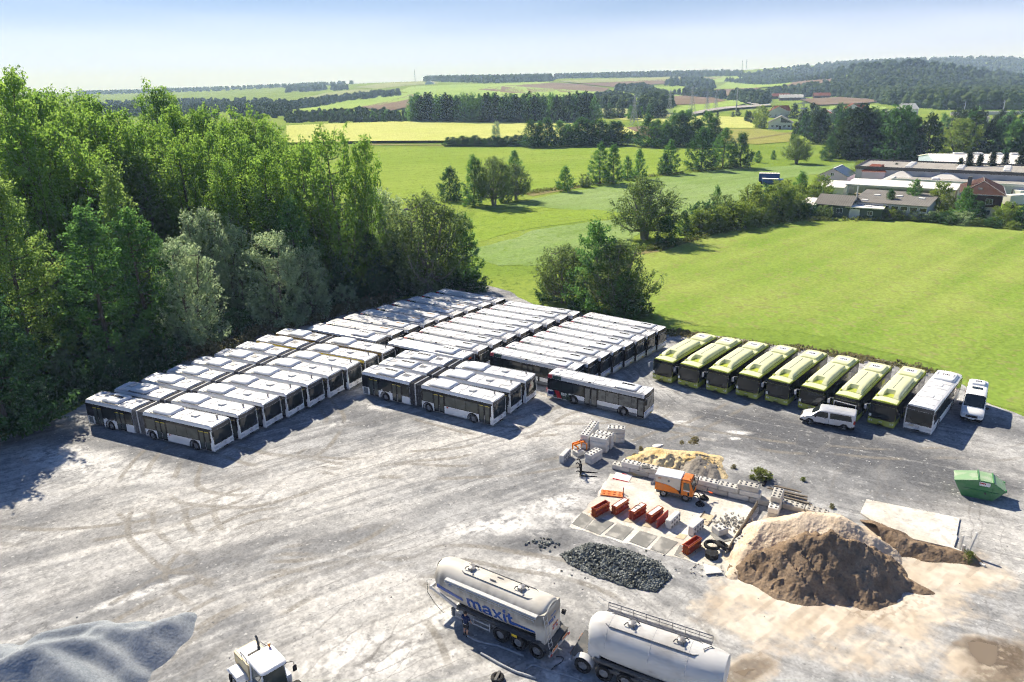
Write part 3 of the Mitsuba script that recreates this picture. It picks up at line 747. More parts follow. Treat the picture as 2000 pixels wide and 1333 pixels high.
egg = lambda t: (math.sin(math.pi * min(1, (t * 0.86 + 0.14) ** 0.75)) * 0.95 + 0.05)
column = lambda t: max(0.10, 0.62 + 0.38 * math.sin(t * 3.0) - 1.15 * max(0, t - 0.70) ** 1.25 * 1.9)
cone = lambda t: max(0.05, (1 - t) ** 0.75 * 0.98 + 0.02) * (0.7 + 0.3 * min(1, t * 6))
dome = lambda t: math.sqrt(max(0.03, 1 - (t * 1.0) ** 2.2)) * (0.82 + 0.18 * min(1, t * 4))
umbrella = lambda t: math.sqrt(max(0.02, 1 - abs(t - 0.25) ** 2 * 1.7)) if t > 0.2 else 0.75 + t
LT = limb_tree

POPLAR = [tree_proto(f'poplar_{i}', 'leaf_poplar', fn=LT, seed=11 + i, H=28, R=5.6 + 0.4 * i, prof=column, base=3.5, limbs=105, twigs=10, per=22, size=0.37, lift=1.7, twig=0.66, spread=0.95, up=0.9, bend=1.9) for i in range(4)]
ALDER = [tree_proto(f'alder_{i}', 'leaf_alder', fn=LT, seed=31 + i, H=20, R=5.0 + 0.4 * i, prof=lambda t: cone(t) * 0.25 + egg(t) * 0.80, base=1.4, limbs=90, twigs=9, per=22, size=0.33, lift=0.45, twig=0.55, spread=0.8) for i in range(3)]
BIRCH = [tree_proto(f'birch_{i}', 'leaf_birch', 'bark_pale', fn=LT, seed=51 + i, H=21, R=4.0, prof=lambda t: egg(t) * 0.8 + cone(t) * 0.25, base=2.5, limbs=90, twigs=8, per=22, size=0.30, lift=0.9, twig=0.55, spread=0.7, droop=0.55, up=0.0) for i in range(2)]
BIGW = [tree_proto('big_willow', 'leaf_birch', fn=LT, seed=61, H=22, R=5.4, prof=lambda t: egg(t) * 0.8 + cone(t) * 0.25, base=1.0, limbs=150, twigs=10, per=24, size=0.27, lift=0.7, twig=0.55, spread=0.8, up=0.4)]
WILLOW = [tree_proto(f'willow_{i}', 'leaf_willow', fn=LT, seed=71 + i, H=14, R=5.0, prof=dome, base=0.6, limbs=100, twigs=9, per=22, size=0.27, lift=0.8, twig=0.5, spread=0.7, stems=3, up=0.5) for i in range(3)]
OSIER = [tree_proto(f'osier_{i}', 'leaf_osier', 'bark_pale', fn=LT, seed=91 + i, H=13, R=6.2, prof=lambda t: math.sqrt(max(0.03, 1 - t ** 2.8)) * (0.9 + 0.1 * min(1, 5 * t)), base=4.9, limbs=130, twigs=9, per=21, size=0.27, lift=1.0, twig=0.55, spread=0.9, stems=5, trunk_r=0.36, up=0.2, droop=0.25) for i in range(2)]
DARK = [tree_proto(f'dark_tree_{i}', 'leaf_dark', fn=LT, seed=111 + i, H=13, R=5.4, prof=egg, base=0.5, limbs=75, twigs=8, per=22, size=0.34, lift=0.4, twig=0.6, spread=0.85) for i in range(3)]
GREEN = [tree_proto(f'green_tree_{i}', 'leaf_alder', fn=LT, seed=131 + i, H=13, R=5.2, prof=egg, base=1.0, limbs=75, twigs=8, per=22, size=0.32, lift=0.5, twig=0.55, spread=0.8) for i in range(2)]
YELLOW = [tree_proto(f'yellow_tree_{i}', 'leaf_yellow', fn=LT, seed=151 + i, H=9, R=4.6, prof=dome, base=0.3, limbs=70, twigs=8, per=20, size=0.30, lift=0.6, twig=0.5, spread=0.7, stems=2) for i in range(2)]
SPRUCE = [tree_proto('spruce_0', 'leaf_spruce', seed=171, H=12, R=2.6, prof=lambda t: max(0.03, 1 - t), base=0.5, tips=170, per=18, size=0.40, blob=0.38, up=0.0, limb_n=9)]
SHRUB = [tree_proto(f'shrub_{i}', ('leaf_dark', 'leaf_osier', 'leaf_yellow', 'leaf_willow')[i], fn=LT, seed=181 + i, H=4.0, R=2.8, prof=dome, base=0.05, limbs=46, twigs=6, per=18, size=0.24, lift=0.7, twig=0.35, spread=0.45, stems=3, trunk_r=0.07) for i in range(4)]
MID = [tree_proto(f'mid_tree_{i}', ('leaf_dark', 'leaf_fardark', 'leaf_alder', 'leaf_far')[i], fn=LT, seed=201 + i, H=15, R=5.6, prof=egg, base=0.4, limbs=44, twigs=6, per=11, size=0.80, lift=0.45, twig=0.9, spread=1.1) for i in range(4)]
def lump_tree(seed, H, R):
    """A far tree: lumps of foliage heaped on a short trunk."""
    rng = np.random.default_rng(seed)
    parts = []
    for k in range(9):
        t = k / 8
        a, r = rng.uniform(0, 6.28), R * 0.55 * rng.uniform(0.2, 1) * (1 - t * 0.8)
        m = trimesh.creation.icosphere(1, 1.0)
        v = m.vertices * (1 + 0.55 * (meshkit.fbm(m.vertices * 2.2 + 9 * k + seed, 2, seed) - 0.5))[:, None]
        q = R * rng.uniform(0.42, 0.62) * (1 - 0.35 * t)
        parts.append(trimesh.Trimesh(v * [q, q, q * 0.95] + [math.cos(a) * r, math.sin(a) * r, H * (0.18 + 0.66 * t)], m.faces, process=False))
    return cyl((0, 0, -1), (0, 0, H * 0.5), 0.25, 5), cat(*parts)


for _n, _a, _b in (('wood_far', (0.052, 0.085, 0.036), (0.088, 0.125, 0.048)), ('wood_fardark', (0.038, 0.064, 0.032), (0.062, 0.092, 0.042))):
    scene[_n] = {'type': 'twosided', 'b': diffuse(mikit.proc(lambda p, n, uv, a=_a, b=_b: mix(a, b, smoothstep(0.3, 0.7, noise(p.x * 0.09, p.y * 0.09, p.z * 0.2)))))}
FARP = [tree_proto(f'far_tree_{i}', ('wood_far', 'wood_fardark', 'wood_far')[i], fn=lambda seed, H, R: lump_tree(seed, H, R), seed=221 + i, H=15, R=6.6) for i in range(3)]
_rt = np.random.default_rng(5)


def plant(kind, x, y, h, label, group=None, name='tree', w=1.0, z=None, category='tree', rz=None):
    p = kind[_rt.integers(len(kind))] if isinstance(kind, list) else kind
    s = h / p.h
    zz = float(zt(x, y)) if z is None else z
    xf = T().translate([x, y, zz - 0.05]).rotate([0, 0, 1], float(_rt.uniform(0, 360)) if rz is None else rz).scale([s * w, s * w, s])
    return inst(name, p, xf, label, category, group)

ORDINAL = ['first', 'second', 'third', 'fourth', 'fifth', 'sixth', 'seventh', 'eighth', 'ninth', 'tenth', 'eleventh', 'twelfth']

# ------------------------------------------------------------------ the wood left of the yard
# (x, y, height of the top) of the trees that can be told apart, kind, girth
NAMED = [
    (BIGW, (-58.0,84.0,24.6), 1.0, 'big pale willow at the left edge of the photo, in front of the wood', 'willow_tree'),
    (ALDER, (-50.2,86.0,20.9), 1.15, 'dark alder right of the big pale willow at the left edge', 'alder_tree'),
    (BIRCH, (-53.1,98.0,24.6), 0.9, 'slender light green birch rising behind the dark alders at the left', 'birch_tree'),
    (ALDER, (-48.5,93.0,19.3), 1.1, 'dark alder left of the silvery willows, second of the dark pair', 'alder_tree'),
    (WILLOW, (-43.4,94.0,15.1), 1.0, 'leftmost silvery white willow over the parked articulated buses', 'willow_tree'),
    (WILLOW, (-46.1,108.0,16.9), 0.9, 'blue grey willow in the gap between the alders and the poplars', 'willow_tree'),
    (WILLOW, (-41.0,106.0,14.7), 0.8, 'small silvery willow in front of the dark poplar foot', 'willow_tree'),
    (WILLOW, (-34.3,103.0,14.2), 1.05, 'broad grey green willow above the yellow striped bus', 'willow_tree'),
    (WILLOW, (-30.3,107.0,10.9), 0.95, 'silvery willow right of the broad grey green one', 'willow_tree'),
    (GREEN, (-33.6,112.0,17.2), 0.8, 'rounded grey green tree in front of the tall poplars', 'tree'),
    (DARK, (-27.3,113.0,8.3), 1.05, 'dark bushy tree behind the left row of solo buses', 'tree'),
    (DARK, (-23.7,118.0,11.2), 1.1, 'tall dark tree left of the open crowned osier', 'tree'),
    (WILLOW, (-21.6,128.0,16.6), 1.1, 'grey willow behind the open crowned osier', 'willow_tree'),
    (OSIER, (-14.0,119.0,17.1), 1.0, 'tall osier with bare trunks and umbrella crown at the end of the wood', 'osier_tree'),
    (ALDER, (-7.8,122.0,12.9), 1.05, 'green tree closing the right end of the wood', 'tree'),
    (BIRCH, (-57.9,118.0,24.9), 1.25, 'weeping birch with yellowish drooping twigs in the middle of the wood', 'birch_tree'),
    (POPLAR, (-27.4,118.0,28.2), 0.95, 'tall poplar with spread twigs at the right end of the poplar row', 'poplar_tree'),
    (POPLAR, (-23.6,120.0,26.4), 0.75, 'rightmost poplar, standing against the yellow field', 'poplar_tree'),
    (POPLAR, (-33.1,124.0,26.3), 0.9, 'poplar left of the spread one at the end of the row', 'poplar_tree'),
    (DARK, (-19.0,118.0,9.6), 0.9, 'dark undergrowth tree below the open crowned osier', 'tree'),
    (DARK, (-10.1,121.0,6.2), 0.7, 'low dark tree at the foot of the end of the wood', 'tree'),
]
for kind, (x, y, h), w, lab, nm in NAMED:
    plant(kind, x, y, max(h, 5), lab, None, nm, w)
# the rest of the poplars: tops along the skyline
for x, y, h in [(-72.6,112.0,37.2), (-74.8,118.0,35.2), (-75.1,122.0,34.2), (-89.5,150.0,34.3), (-91.5,160.0,34.3), (-70.2,128.0,33.2), (-68.6,118.0,32.3), (-65.2,120.0,30.7), (-65.8,128.0,31.1), (-61.0,122.0,29.0),
                (-85.6,185.0,34.9), (-82.5,185.0,34.5), (-59.4,128.0,29.6), (-59.4,136.0,31.0), (-58.8,140.0,31.3), (-56.9,142.0,30.7), (-55.3,144.0,29.9), (-49.7,134.0,28.6), (-53.3,150.0,29.3), (-50.9,152.0,29.6),
                (-46.0,146.0,28.7), (-43.9,124.0,26.5), (-39.4,130.0,26.0), (-48.8,122.0,27.5), (-52.2,120.0,26.9), (-34.5,120.0,25.1), (-38.6,116.0,24.6), (-43.8,114.0,24.2), (-67.5,106.0,31.2), (-65.8,108.0,29.7), (-61.1,106.0,27.9), (-61.1,112.0,26.1)]:
    plant(POPLAR, x, y, h, 'tall light green poplar among many in the wood behind the buses', 'poplars in the wood', 'poplar_tree', _rt.uniform(0.8, 1.1))
# fill behind and between, under the skyline
_rf = np.random.default_rng(77)
edge = np.array([(-64, 55), (-51, 72), (-47, 80), (-43, 90), (-35, 104), (-24, 113), (-13, 121), (-5, 126)])
spots = [(x, y) for _, (x, y, h), *_k in NAMED]
def under(x, y):
    """Height that keeps the wood's top below its line against the sky."""
    u = x / y
    line = np.interp(u, [-0.75, -0.66, -0.60, -0.5, -0.36, -0.22, -0.14, -0.06], [33, 31, 28, 26, 25, 23, 17, 10])
    return line
n = 0
for _ in range(6000):
    if n >= 135:
        break
    y = _rf.uniform(60, 235)
    x = _rf.uniform(-165, -2)
    if x / y < -0.86:
        continue
    ex = np.interp(y, edge[:, 1], edge[:, 0]) if y < 126 else -5 - (y - 126) * 0.52
    if x > ex - 8 or min((x - a) ** 2 + (y - b) ** 2 for a, b in spots) < 4.2 ** 2:
        continue
    deep = ex - x
    k = _rf.uniform()
    front = deep < 17
    h = under(x, y) * (_rf.uniform(0.30, 0.46) if deep < 26 else _rf.uniform(0.42, 0.60) if deep < 38 else _rf.uniform(0.64, 0.88))
    if y > 150:
        h = min(h, 23)
    kind, nm, lab, grp = ((ALDER, 'alder_tree', 'dark alder among many along the front of the wood', 'alders in the wood') if k < 0.45 else
                          (DARK, 'tree', 'dark green broadleaf among many in the wood', 'dark broadleaves in the wood') if k < 0.62 else
                          (BIRCH, 'birch_tree', 'light birch among many in the wood', 'birches in the wood') if k < 0.78 else
                          (POPLAR, 'poplar_tree', 'tall light green poplar among many in the wood behind the buses', 'poplars in the wood'))
    if kind is POPLAR and front:
        continue
    plant(kind, x, y, h, lab, grp, nm, _rf.uniform(0.9, 1.2))
    spots.append((x, y))
    n += 1
for x, y, h, k in ((-56, 73, 19, 0), (-53, 69, 15, 1), (-60, 67, 16, 1), (-68, 63, 14, 0), (-72, 70, 17, 2), (-66, 76, 18, 0), (-62, 80, 15, 1), (-75, 60, 14, 1)):
    plant((ALDER, DARK, BIRCH)[k], x, y, h, 'dark tree at the left edge of the photo beside the big pale willow', 'trees beside the big willow', 'tree', 1.1)
# undergrowth along the foot of the wood
for k in range(84):
    t = k / 83
    x = np.interp(t, np.linspace(0, 1, len(edge)), edge[:, 0]) - _rf.uniform(0.0, 7.0)
    y = np.interp(t, np.linspace(0, 1, len(edge)), edge[:, 1]) + _rf.uniform(-0.5, 1.5)
    plant([SHRUB[0], SHRUB[3], SHRUB[0]], x, y, _rf.uniform(2.0, 4.2), 'low dark shrub at the foot of the wood behind the buses', 'shrubs at the foot of the wood', 'shrub', 1.1, category='shrub')

# ------------------------------------------------------------------ trees in the meadows: (px base) -> place, height
FIELD_TREES = [
    (OSIER[0], (30.09,161.42), 13.5, 1.35, 'pollard willow with spread pale stems alone by the ditch in the meadow', 'willow_tree'),
    (DARK, (33.29,153.48), 6.5, 1.0, 'low dark bush right below the pollard willow by the ditch', 'shrub'),
    (DARK, (40.08,166.39), 5.5, 1.0, 'dark bush right of the pollard willow', 'shrub'),
    (SHRUB[0], (45.91,172.12), 6.5, 1.0, 'first rounded bush of the hedge after the pollard willow', 'shrub'),
    (SHRUB[1], (51.88,176.87), 6.8, 1.2, 'second rounded bush of the hedge after the pollard willow', 'shrub'),
    (GREEN, (53.28,187.62), 8.0, 0.6, 'slim young tree sticking out of the hedge right of the pollard willow', 'tree'),
    (YELLOW, (60.9,181.58), 9.0, 1.1, 'yellow green hedge bush near the blue trailers', 'shrub'),
    (YELLOW, (68.08,183.76), 9.5, 1.15, 'broad yellow green hedge bush left of the sheds', 'shrub'),
    (GREEN, (81.5,205.5), 9.0, 1.0, 'green tree behind the hedge left of the sheds', 'tree'),
    (YELLOW, (88.83,209.34), 7.5, 1.1, 'yellow green bush before the purple house', 'shrub'),
    (SHRUB[0], (75.78,185.19), 3.8, 1.3, 'low dark bush in front of the corrugated shed', 'shrub'),
    (SHRUB[3], (87.42,189.37), 3.6, 1.4, 'grey green low bush before the green shed', 'shrub'),
    (SHRUB[1], (79.28,182.57), 3.2, 1.3, 'olive low bush before the corrugated shed', 'shrub'),
    (GREEN, (13.05,106.64), 14.0, 1.0, 'tall green alder in the tree clump behind the middle bus row', 'alder_tree'),
    (OSIER[1], (8.37,112.5), 9.5, 1.1, 'open grey willow left in the clump behind the middle bus row', 'willow_tree'),
    (OSIER[0], (16.06,105.67), 11.5, 1.15, 'olive willow right behind the alder of the clump by the buses', 'willow_tree'),
    (GREEN, (16.95,103.81), 7.0, 1.1, 'dark bush at the right of the clump behind the buses', 'shrub'),
    (SHRUB[0], (5.96,113.84), 3.2, 1.1, 'low thorny bush at the left foot of the clump by the buses', 'shrub'),
    (SHRUB[0], (10.86,108.39), 3.6, 1.1, 'low bush at the foot of the alder in the clump', 'shrub'),
    (SHRUB[1], (19.02,104.71), 4.2, 1.2, 'rounded olive bush at the right end of the clump', 'shrub'),
    (SHRUB[0], (-6.45,120.94), 3.0, 1.4, 'low bush behind the rearmost bus roofs', 'shrub'),
    # the group beside the pale field
    (DARK, (-18.1,225.45), 10.0, 1.2, 'round dark tree at the left of the group by the pale field', 'tree'),
    (ALDER, (-10.53,214.53), 14.5, 1.25, 'tall dark tree in the middle of the group by the pale field', 'tree'),
    (OSIER[1], (-4.51,213.82), 14.0, 1.0, 'pale bare stemmed willow in the group by the pale field', 'willow_tree'),
    (OSIER[0], (2.04,222.97), 11.0, 1.0, 'brownish willow at the right of the group by the pale field', 'willow_tree'),
    (DARK, (-1.53,219.33), 6.0, 1.1, 'low dark bush below the brownish willow', 'shrub'),
    (GREEN, (2.24,292.86), 9.0, 1.1, 'round green tree standing free behind the group by the pale field', 'tree'),
    (GREEN, (18.37,241.04), 8.0, 1.1, 'small green tree alone on the field edge', 'tree'),
    (SHRUB[1], (25.83,250.08), 4.2, 1.0, 'small bush on the field edge left of the dark pair', 'shrub'),
    (ALDER, (31.75,257.31), 14.0, 1.2, 'left tree of the dark pair on the field edge', 'alder_tree'),
    (ALDER, (36.68,259.39), 13.5, 1.2, 'right tree of the dark pair on the field edge', 'alder_tree'),
    (GREEN, (42.76,267.2), 8.5, 0.8, 'light young tree just right of the dark pair', 'tree'),
    (GREEN, (47.41,269.52), 10.5, 0.8, 'slim young tree second right of the dark pair', 'tree'),
    (ALDER, (62.24,286.67), 12.5, 1.2, 'pointed dark tree between two rounded bushes on the field edge', 'alder_tree'),
    (DARK, (58.98,280.43), 8.0, 1.1, 'rounded bush left of the pointed dark tree', 'shrub'),
    (DARK, (76.63,295.01), 16.0, 1.1, 'left big dark tree of the three by the creek', 'tree'),
    (ALDER, (86.81,300.81), 15.5, 1.5, 'middle big dark tree of the three by the creek', 'tree'),
    (DARK, (93.52,299.65), 13.5, 1.1, 'right big dark tree of the three by the creek', 'tree'),
    (GREEN, (106.42,317.7), 5.0, 1.0, 'little orchard tree right of the three big dark ones', 'tree'),
    (GREEN, (116.94,329.18), 4.0, 1.0, 'smallest orchard tree in the meadow', 'tree'),
    (OSIER[0], (120.29,310.93), 10.5, 1.3, 'round olive willow in the orchard meadow', 'willow_tree'),
    (DARK, (137.65,320.7), 10.0, 1.0, 'dark round tree at the right of the orchard meadow', 'tree'),
    (YELLOW, (183.89,550.33), 16.0, 0.9, 'yellow green round tree left of the white gabled farmhouse', 'tree'),
    (DARK, (173.55,425.87), 10.0, 1.2, 'dark tree right of the white gabled farmhouse', 'tree'),
    (DARK, (161.58,424.95), 7.0, 1.0, 'low dark tree below the white gabled farmhouse', 'tree'),
    (YELLOW, (185.89,309.47), 17.0, 1.2, 'tree turning yellow behind the big white hall', 'tree'),
    (GREEN, (105.02,189.81), 8.4, 1.0, 'round green tree in front of the long canopy', 'tree'),
    (DARK, (97.45,186.68), 6.5, 1.0, 'dark bush left of the round green tree before the canopy', 'shrub'),
    (YELLOW, (110.32,186.83), 8.0, 1.05, 'yellow green tree left in front of the brown house', 'tree'),
    (GREEN, (110.48,176.39), 8.2, 1.1, 'green tree close before the brown house', 'tree'),
    (YELLOW, (116.78,170.26), 5.6, 1.1, 'light bush right before the brown house', 'shrub'),
    (DARK, (118.48,166.84), 5.0, 1.3, 'dark bush at the right edge of the meadow', 'shrub'),
    (DARK, (114.82,177.35), 4.5, 1.3, 'dark bush at the foot of the brown house', 'shrub'),
    (DARK, (102.39,182.33), 4.0, 1.6, 'dark low hedge below the round green tree', 'shrub'),
    (YELLOW, (118.86,251.57), 7.0, 0.9, 'small yellow green tree by the tent shaped roofs', 'tree'),
    (YELLOW, (73.9,185.4), 6.0, 1.1, 'olive bush at the left end of the shed row', 'shrub'),
]
for kind, (x, y), h, w, lab, nm in FIELD_TREES:
    plant(kind, x, y, h, lab, None, nm, w, category='shrub' if nm == 'shrub' else 'tree')
for k, (x, y) in enumerate([(126.07,241.17), (132.14,235.28), (144.87,233.51), (148.03,233.07), (151.47,232.59), (158.25,236.6), (162.78,235.95), (158.95,226.79), (142.46,233.84)]):
    plant(SPRUCE, x, y, (7, 6, 11, 10, 11, 10, 12, 10, 9)[k], 'dark pointed spruce before the flat roofed factory, ' + ('at the tent roofs', 'left of the canopy end', 'third', 'fourth', 'fifth', 'sixth', 'last but one', 'rightmost', 'beside the house chimney')[k], 'spruces before the factory', 'spruce_tree')
# hedge bushes and tree rows that look alike
def row(kind, a, b, n, h0, h1, lab, grp, nm='tree', w=1.0, spread=3.0, cat_='tree'):
    for k in range(n):
        t = (k + 0.5) / n
        lb = lab if n > 12 else f'{lab}, ' + ORDINAL[k] + ' from the left'
        plant(kind, a[0] + (b[0] - a[0]) * t + _rt.normal() * spread * 0.12, a[1] + (b[1] - a[1]) * t + _rt.normal() * spread, _rt.uniform(h0, h1), lb, grp, nm, w * _rt.uniform(0.9, 1.2), category=cat_)
row(DARK, (-36.13,438.16), (16.58,425.94), 20, 4.5, 6.2, 'low dark bush in the long hedge on the edge of the yellow field', 'bushes of the long hedge', 'shrub', 2.3, 1.5, 'shrub')
row(YELLOW + SHRUB[1:3], (42.25,168.02), (61.24,178.69), 7, 4.5, 6.5, 'hedge bush right of the pollard willow', 'hedge after the willow', 'shrub', 1.35, 1.5, 'shrub')
row(YELLOW + SHRUB[:1] + GREEN[:1], (62.5,186.62), (87.01,204.85), 8, 5.0, 8.0, 'bush of the hedge toward the lilac house', 'hedge to the lilac house', 'shrub', 1.25, 1.5, 'shrub')
row(SHRUB, (90.45,184.37), (116.75,165.11), 10, 1.8, 3.0, 'bush of the hedge before the sheds and the brown house', 'hedge before the sheds', 'shrub', 1.4, 1.0, 'shrub')
plant(WILLOW, *(-6.91,442.69), 13.5, 'silvery willow rising out of the long hedge by the yellow field', None, 'willow_tree', 0.75)
row(DARK + ALDER[:1], (10.62,420.16), (23.56,420.74), 3, 13, 15.5, 'rounded tree at the left of the row between the fields', 'left trees of the field row', 'tree', 1.25, 2.0)
row(DARK + GREEN[:1], (27.8,419.77), (63.99,422.16), 10, 12, 15.5, 'dark tree in the row between the yellow and green fields', 'dark trees of the field row', 'tree', 1.35, 2.0)
row(DARK[:1] + MID[:1], (65.61,433.03), (76.82,438.1), 3, 5, 7, 'low bush in the gap of the field row', 'low bushes of the field row', 'shrub', 1.1, 2.0, 'shrub')
row(DARK + GREEN, (72.68,406.02), (114.1,410.35), 9, 13, 19, 'tall tree in the right part of the row between the fields', 'tall trees of the field row', 'tree', 1.15, 3.0)
row(MID, (147.23,323.41), (172.23,309.87), 12, 15, 22, 'big dark tree in the dense row behind the factory', 'dark trees behind the factory', 'tree', 1.1, 6.0)
row(MID, (166.49,394.59), (200.29,386.69), 12, 14, 19, 'dark tree of the thick wood left behind the factory', 'wood left behind the factory', 'tree', 1.1, 9.0)
row(MID, (192.25,314.83), (230.38,307.56), 11, 15, 20, 'dark tree of the wood behind the big white hall', 'wood behind the hall', 'tree', 1.1, 6.0)
row(MID, (183.86,476.22), (227.99,473.56), 14, 9, 14, 'tree between the farmhouse and the village', 'trees before the village', 'tree', 1.1, 14.0)
row(MID, (238.23,502.55), (275.18,514.39), 9, 8, 13, 'tree among the village houses', 'trees in the village', 'tree', 1.1, 18.0)
row(MID, (266.79,462.34), (324.26,445.72), 24, 10, 16, 'tree in the broad belt before the railway bridge', 'trees before the bridge', 'tree', 1.1, 22.0)
row(MID, (235.87,613.76), (274.33,616.19), 9, 9, 14, 'tree among the first village roofs', 'trees at the first roofs', 'tree', 1.1, 18.0)
# the rectangular wood beyond the yellow field
for k in range(72):
    a, b = (-88.22,679.53), (73.8,631.35)
    t = ((k % 36) + 0.5) / 36
    x, y = a[0] + (b[0] - a[0]) * t + _rt.normal() * 1.5, a[1] + (b[1] - a[1]) * t + 4 + (k // 36) * 12 + _rt.normal() * 2
    plant([MID[0], MID[2], MID[1]], x, y, _rt.uniform(20.5, 24.5), 'tall dark tree of the straight edged wood beyond the yellow field', 'straight edged wood', 'tree', 0.85)
row(MID, (-200.0,756.41), (-95.5,699.71), 26, 5.5, 9.5, 'tree in the loose belt left of the straight edged wood', 'belt left of the wood', 'tree', 1.1, 14.0)
row(MID, (87.0,685.8), (140.0,673.7), 14, 8, 13, 'tree in the belt right of the straight edged wood', 'belt right of the wood', 'tree', 1.1, 8.0)
row(MID, (138.1,687.1), (219.1,665.3), 8, 4, 8, 'scattered bush along the far road', 'bushes at the far road', 'shrub', 1.1, 8.0, 'shrub')
row(MID[:2], (196.76,628.4), (197.25,603.48), 4, 7, 9, 'dark conifer in the little block left of the farmhouse', 'conifers by the farmhouse', 'tree', 0.9, 3.0)

# far woods: each one mass
def wood(name, poly, n, h0, h1, label, kinds=FARP, w=1.0):
    P = Polygon(poly)
    x0, y0, x1, y1 = P.bounds
    tag(name, label, 'wood', None, 'stuff')
    taken.add(name)
    from shapely.geometry import Point
    k = 0
    n = int(n * 1.6)
    for _ in range(n * 60):
        x, y = _rt.uniform(x0, x1), _rt.uniform(y0, y1)
        if k >= n:
            break
        if not P.contains(Point(x, y)):
            continue
        p = kinds[_rt.integers(len(kinds))]
        s = _rt.uniform(h0, h1) / p.h
        k += 1
        key = f'{name}__{k:04d}'
        scene[key] = {'type': 'instance', 'sg': {'type': 'ref', 'id': p.id}, 'to_world': T().translate([x, y, float(zt(x, y)) - 0.5]).rotate([0, 0, 1], float(_rt.uniform(0, 360))).scale([s * w * 1.3, s * w * 1.3, s])}

# each far wood: outline on the land, number of trees, heights
wood('hillside_wood', [(-564.3,999.5), (-220.6,758.3), (-303.5,1087.4), (-423.0,1467.1), (-684.0,1793.5), (-1005.8,1790.3)], 330, 10, 14, 'broad wooded slope left behind the poplars')
wood('strip_wood', [(-295.4,1045.3), (-313.4,1415.4), (-225.9,1604.7), (-249.2,1790.3), (-343.7,1711.8), (-377.5,1338.9)], 150, 10, 14, 'long dark strip of wood crossing the pale slope')
wood('belt_wood', [(-211.9,727.7), (-134.2,680.9), (-89.5,672.4), (-103.7,763.8), (-167.8,856.7), (-241.6,832.4)], 150, 5, 9, 'wooded belt at the foot of the slope left of the straight edged wood')
wood('ridge_wood', [(-301.1,2793.0), (-45.9,2256.3), (138.9,2342.8), (175.8,2808.1), (-328.2,3183.7)], 260, 18, 24, 'dark wood on the ridge in the middle of the skyline')
wood('skyline_wood', [(-1745.5,3121.5), (-1311.9,3341.6), (-938.6,3282.2), (-648.6,3252.9), (-762.0,3822.7), (-1955.0,4984.7), (-2725.5,4878.6)], 420, 13, 18, 'long dark line of wood on the left skyline')
wood('slope_copse', [(-696.1,2428.4), (-462.2,2236.1), (-514.3,2459.1), (-736.6,2838.5), (-825.5,2884.6)], 60, 13, 17, 'two level copses below the left skyline')
wood('valley_wood', [(68.6,828.0), (128.8,787.4), (173.2,1039.7), (178.7,1280.2), (99.3,1070.0)], 150, 10, 14, 'wood in the fold right behind the straight edged wood')
wood('arc_wood', [(230.9,1657.4), (322.6,1799.9), (247.1,1195.8), (169.3,786.0), (135.6,723.8), (124.3,729.0), (193.3,1066.2), (242.9,1461.9)], 130, 12, 17, 'curved dark wood beside the little bright field')
wood('round_copse', [(410.9,1997.2), (471.3,1771.1), (587.7,2169.0), (654.9,2599.7), (507.7,2393.8)], 70, 14, 20, 'rounded copse high on the slope right of centre')
wood('lower_copse', [(304.5,1420.5), (357.4,1259.7), (420.4,1501.7), (375.7,1613.4)], 45, 11, 15, 'lower copse above the brown field right of centre')
wood('road_copse', [(349.3,1202.3), (435.6,1451.4), (446.3,1310.4), (325.5,962.6), (326.3,1015.8)], 60, 13, 18, 'copse beside the bend of the far road')
wood('hill_wood', [(478.2,1433.3), (490.0,1334.1), (533.9,1268.7), (527.0,1109.1), (449.9,894.3), (417.2,766.5), (419.0,716.0), (469.9,698.3), (520.6,709.6), (809.8,1109.1), (949.2,1531.6), (953.6,1651.5), (871.2,1622.1), (750.6,1593.3), (700.4,1622.1), (639.0,1523.4), (586.9,1545.4)], 1000, 13, 19, 'rounded hill covered by wood at the right')
wood('crest_wood', [(690.2,2476.8), (709.0,1642.6), (752.6,1745.9), (912.2,2808.1)], 150, 12, 16, 'dark strip of wood above the bright field right of centre')
wood('blue_hill_wood', [(881.8,2958.0), (789.6,1832.5), (775.8,1648.5), (888.0,1654.4), (981.5,1622.1), (872.8,1195.8), (2826.6,3926.9), (2434.6,4055.8), (2048.3,4085.0), (1483.3,3681.4)], 1500, 18, 26, 'long blue wooded hill on the right skyline')
wood('far_skyline_wood', [(189.6,3027.8), (912.6,2995.3), (974.5,3200.8), (224.0,3577.3)], 330, 18, 24, 'flat dark wood on the skyline right of the middle')

# ------------------------------------------------------------------ buses: x from rear to front, right side at -y
ROW_LEFT_LONG = [(-44.58, 71.3, -0.421), (-42.891, 73.967, -0.425), (-41.146, 76.536, -0.429), (-39.461, 79.061, -0.434), (-37.746, 81.724, -0.444), (-36.003, 84.339, -0.455), (-34.235, 86.828, -0.465), (-32.488, 89.369, -0.478), (-30.719, 91.966, -0.489)]
ROW_LEFT = [(-26.922, 93.945, -0.509), (-25.006, 96.139, -0.525), (-23.061, 98.329, -0.542), (-21.131, 100.463, -0.549), (-19.189, 102.521, -0.564), (-17.216, 104.66, -0.58), (-15.212, 106.782, -0.588), (-13.201, 108.882, -0.597), (-11.222, 110.98, -0.601)]
ROW_MID_LONG = [(-16.63, 77.77, -0.54), (-15.16, 80.16, -0.508), (-13.54, 82.52, -0.499)]
ROW_MID = [(-15.209, 87.444, -0.548), (-13.474, 89.641, -0.546), (-11.741, 91.789, -0.546), (-10.0, 93.869, -0.546), (-8.173, 95.83, -0.549), (-6.375, 97.716, -0.552), (-4.544, 99.676, -0.554), (-2.684, 101.546, -0.554), (-0.781, 103.308, -0.559)]
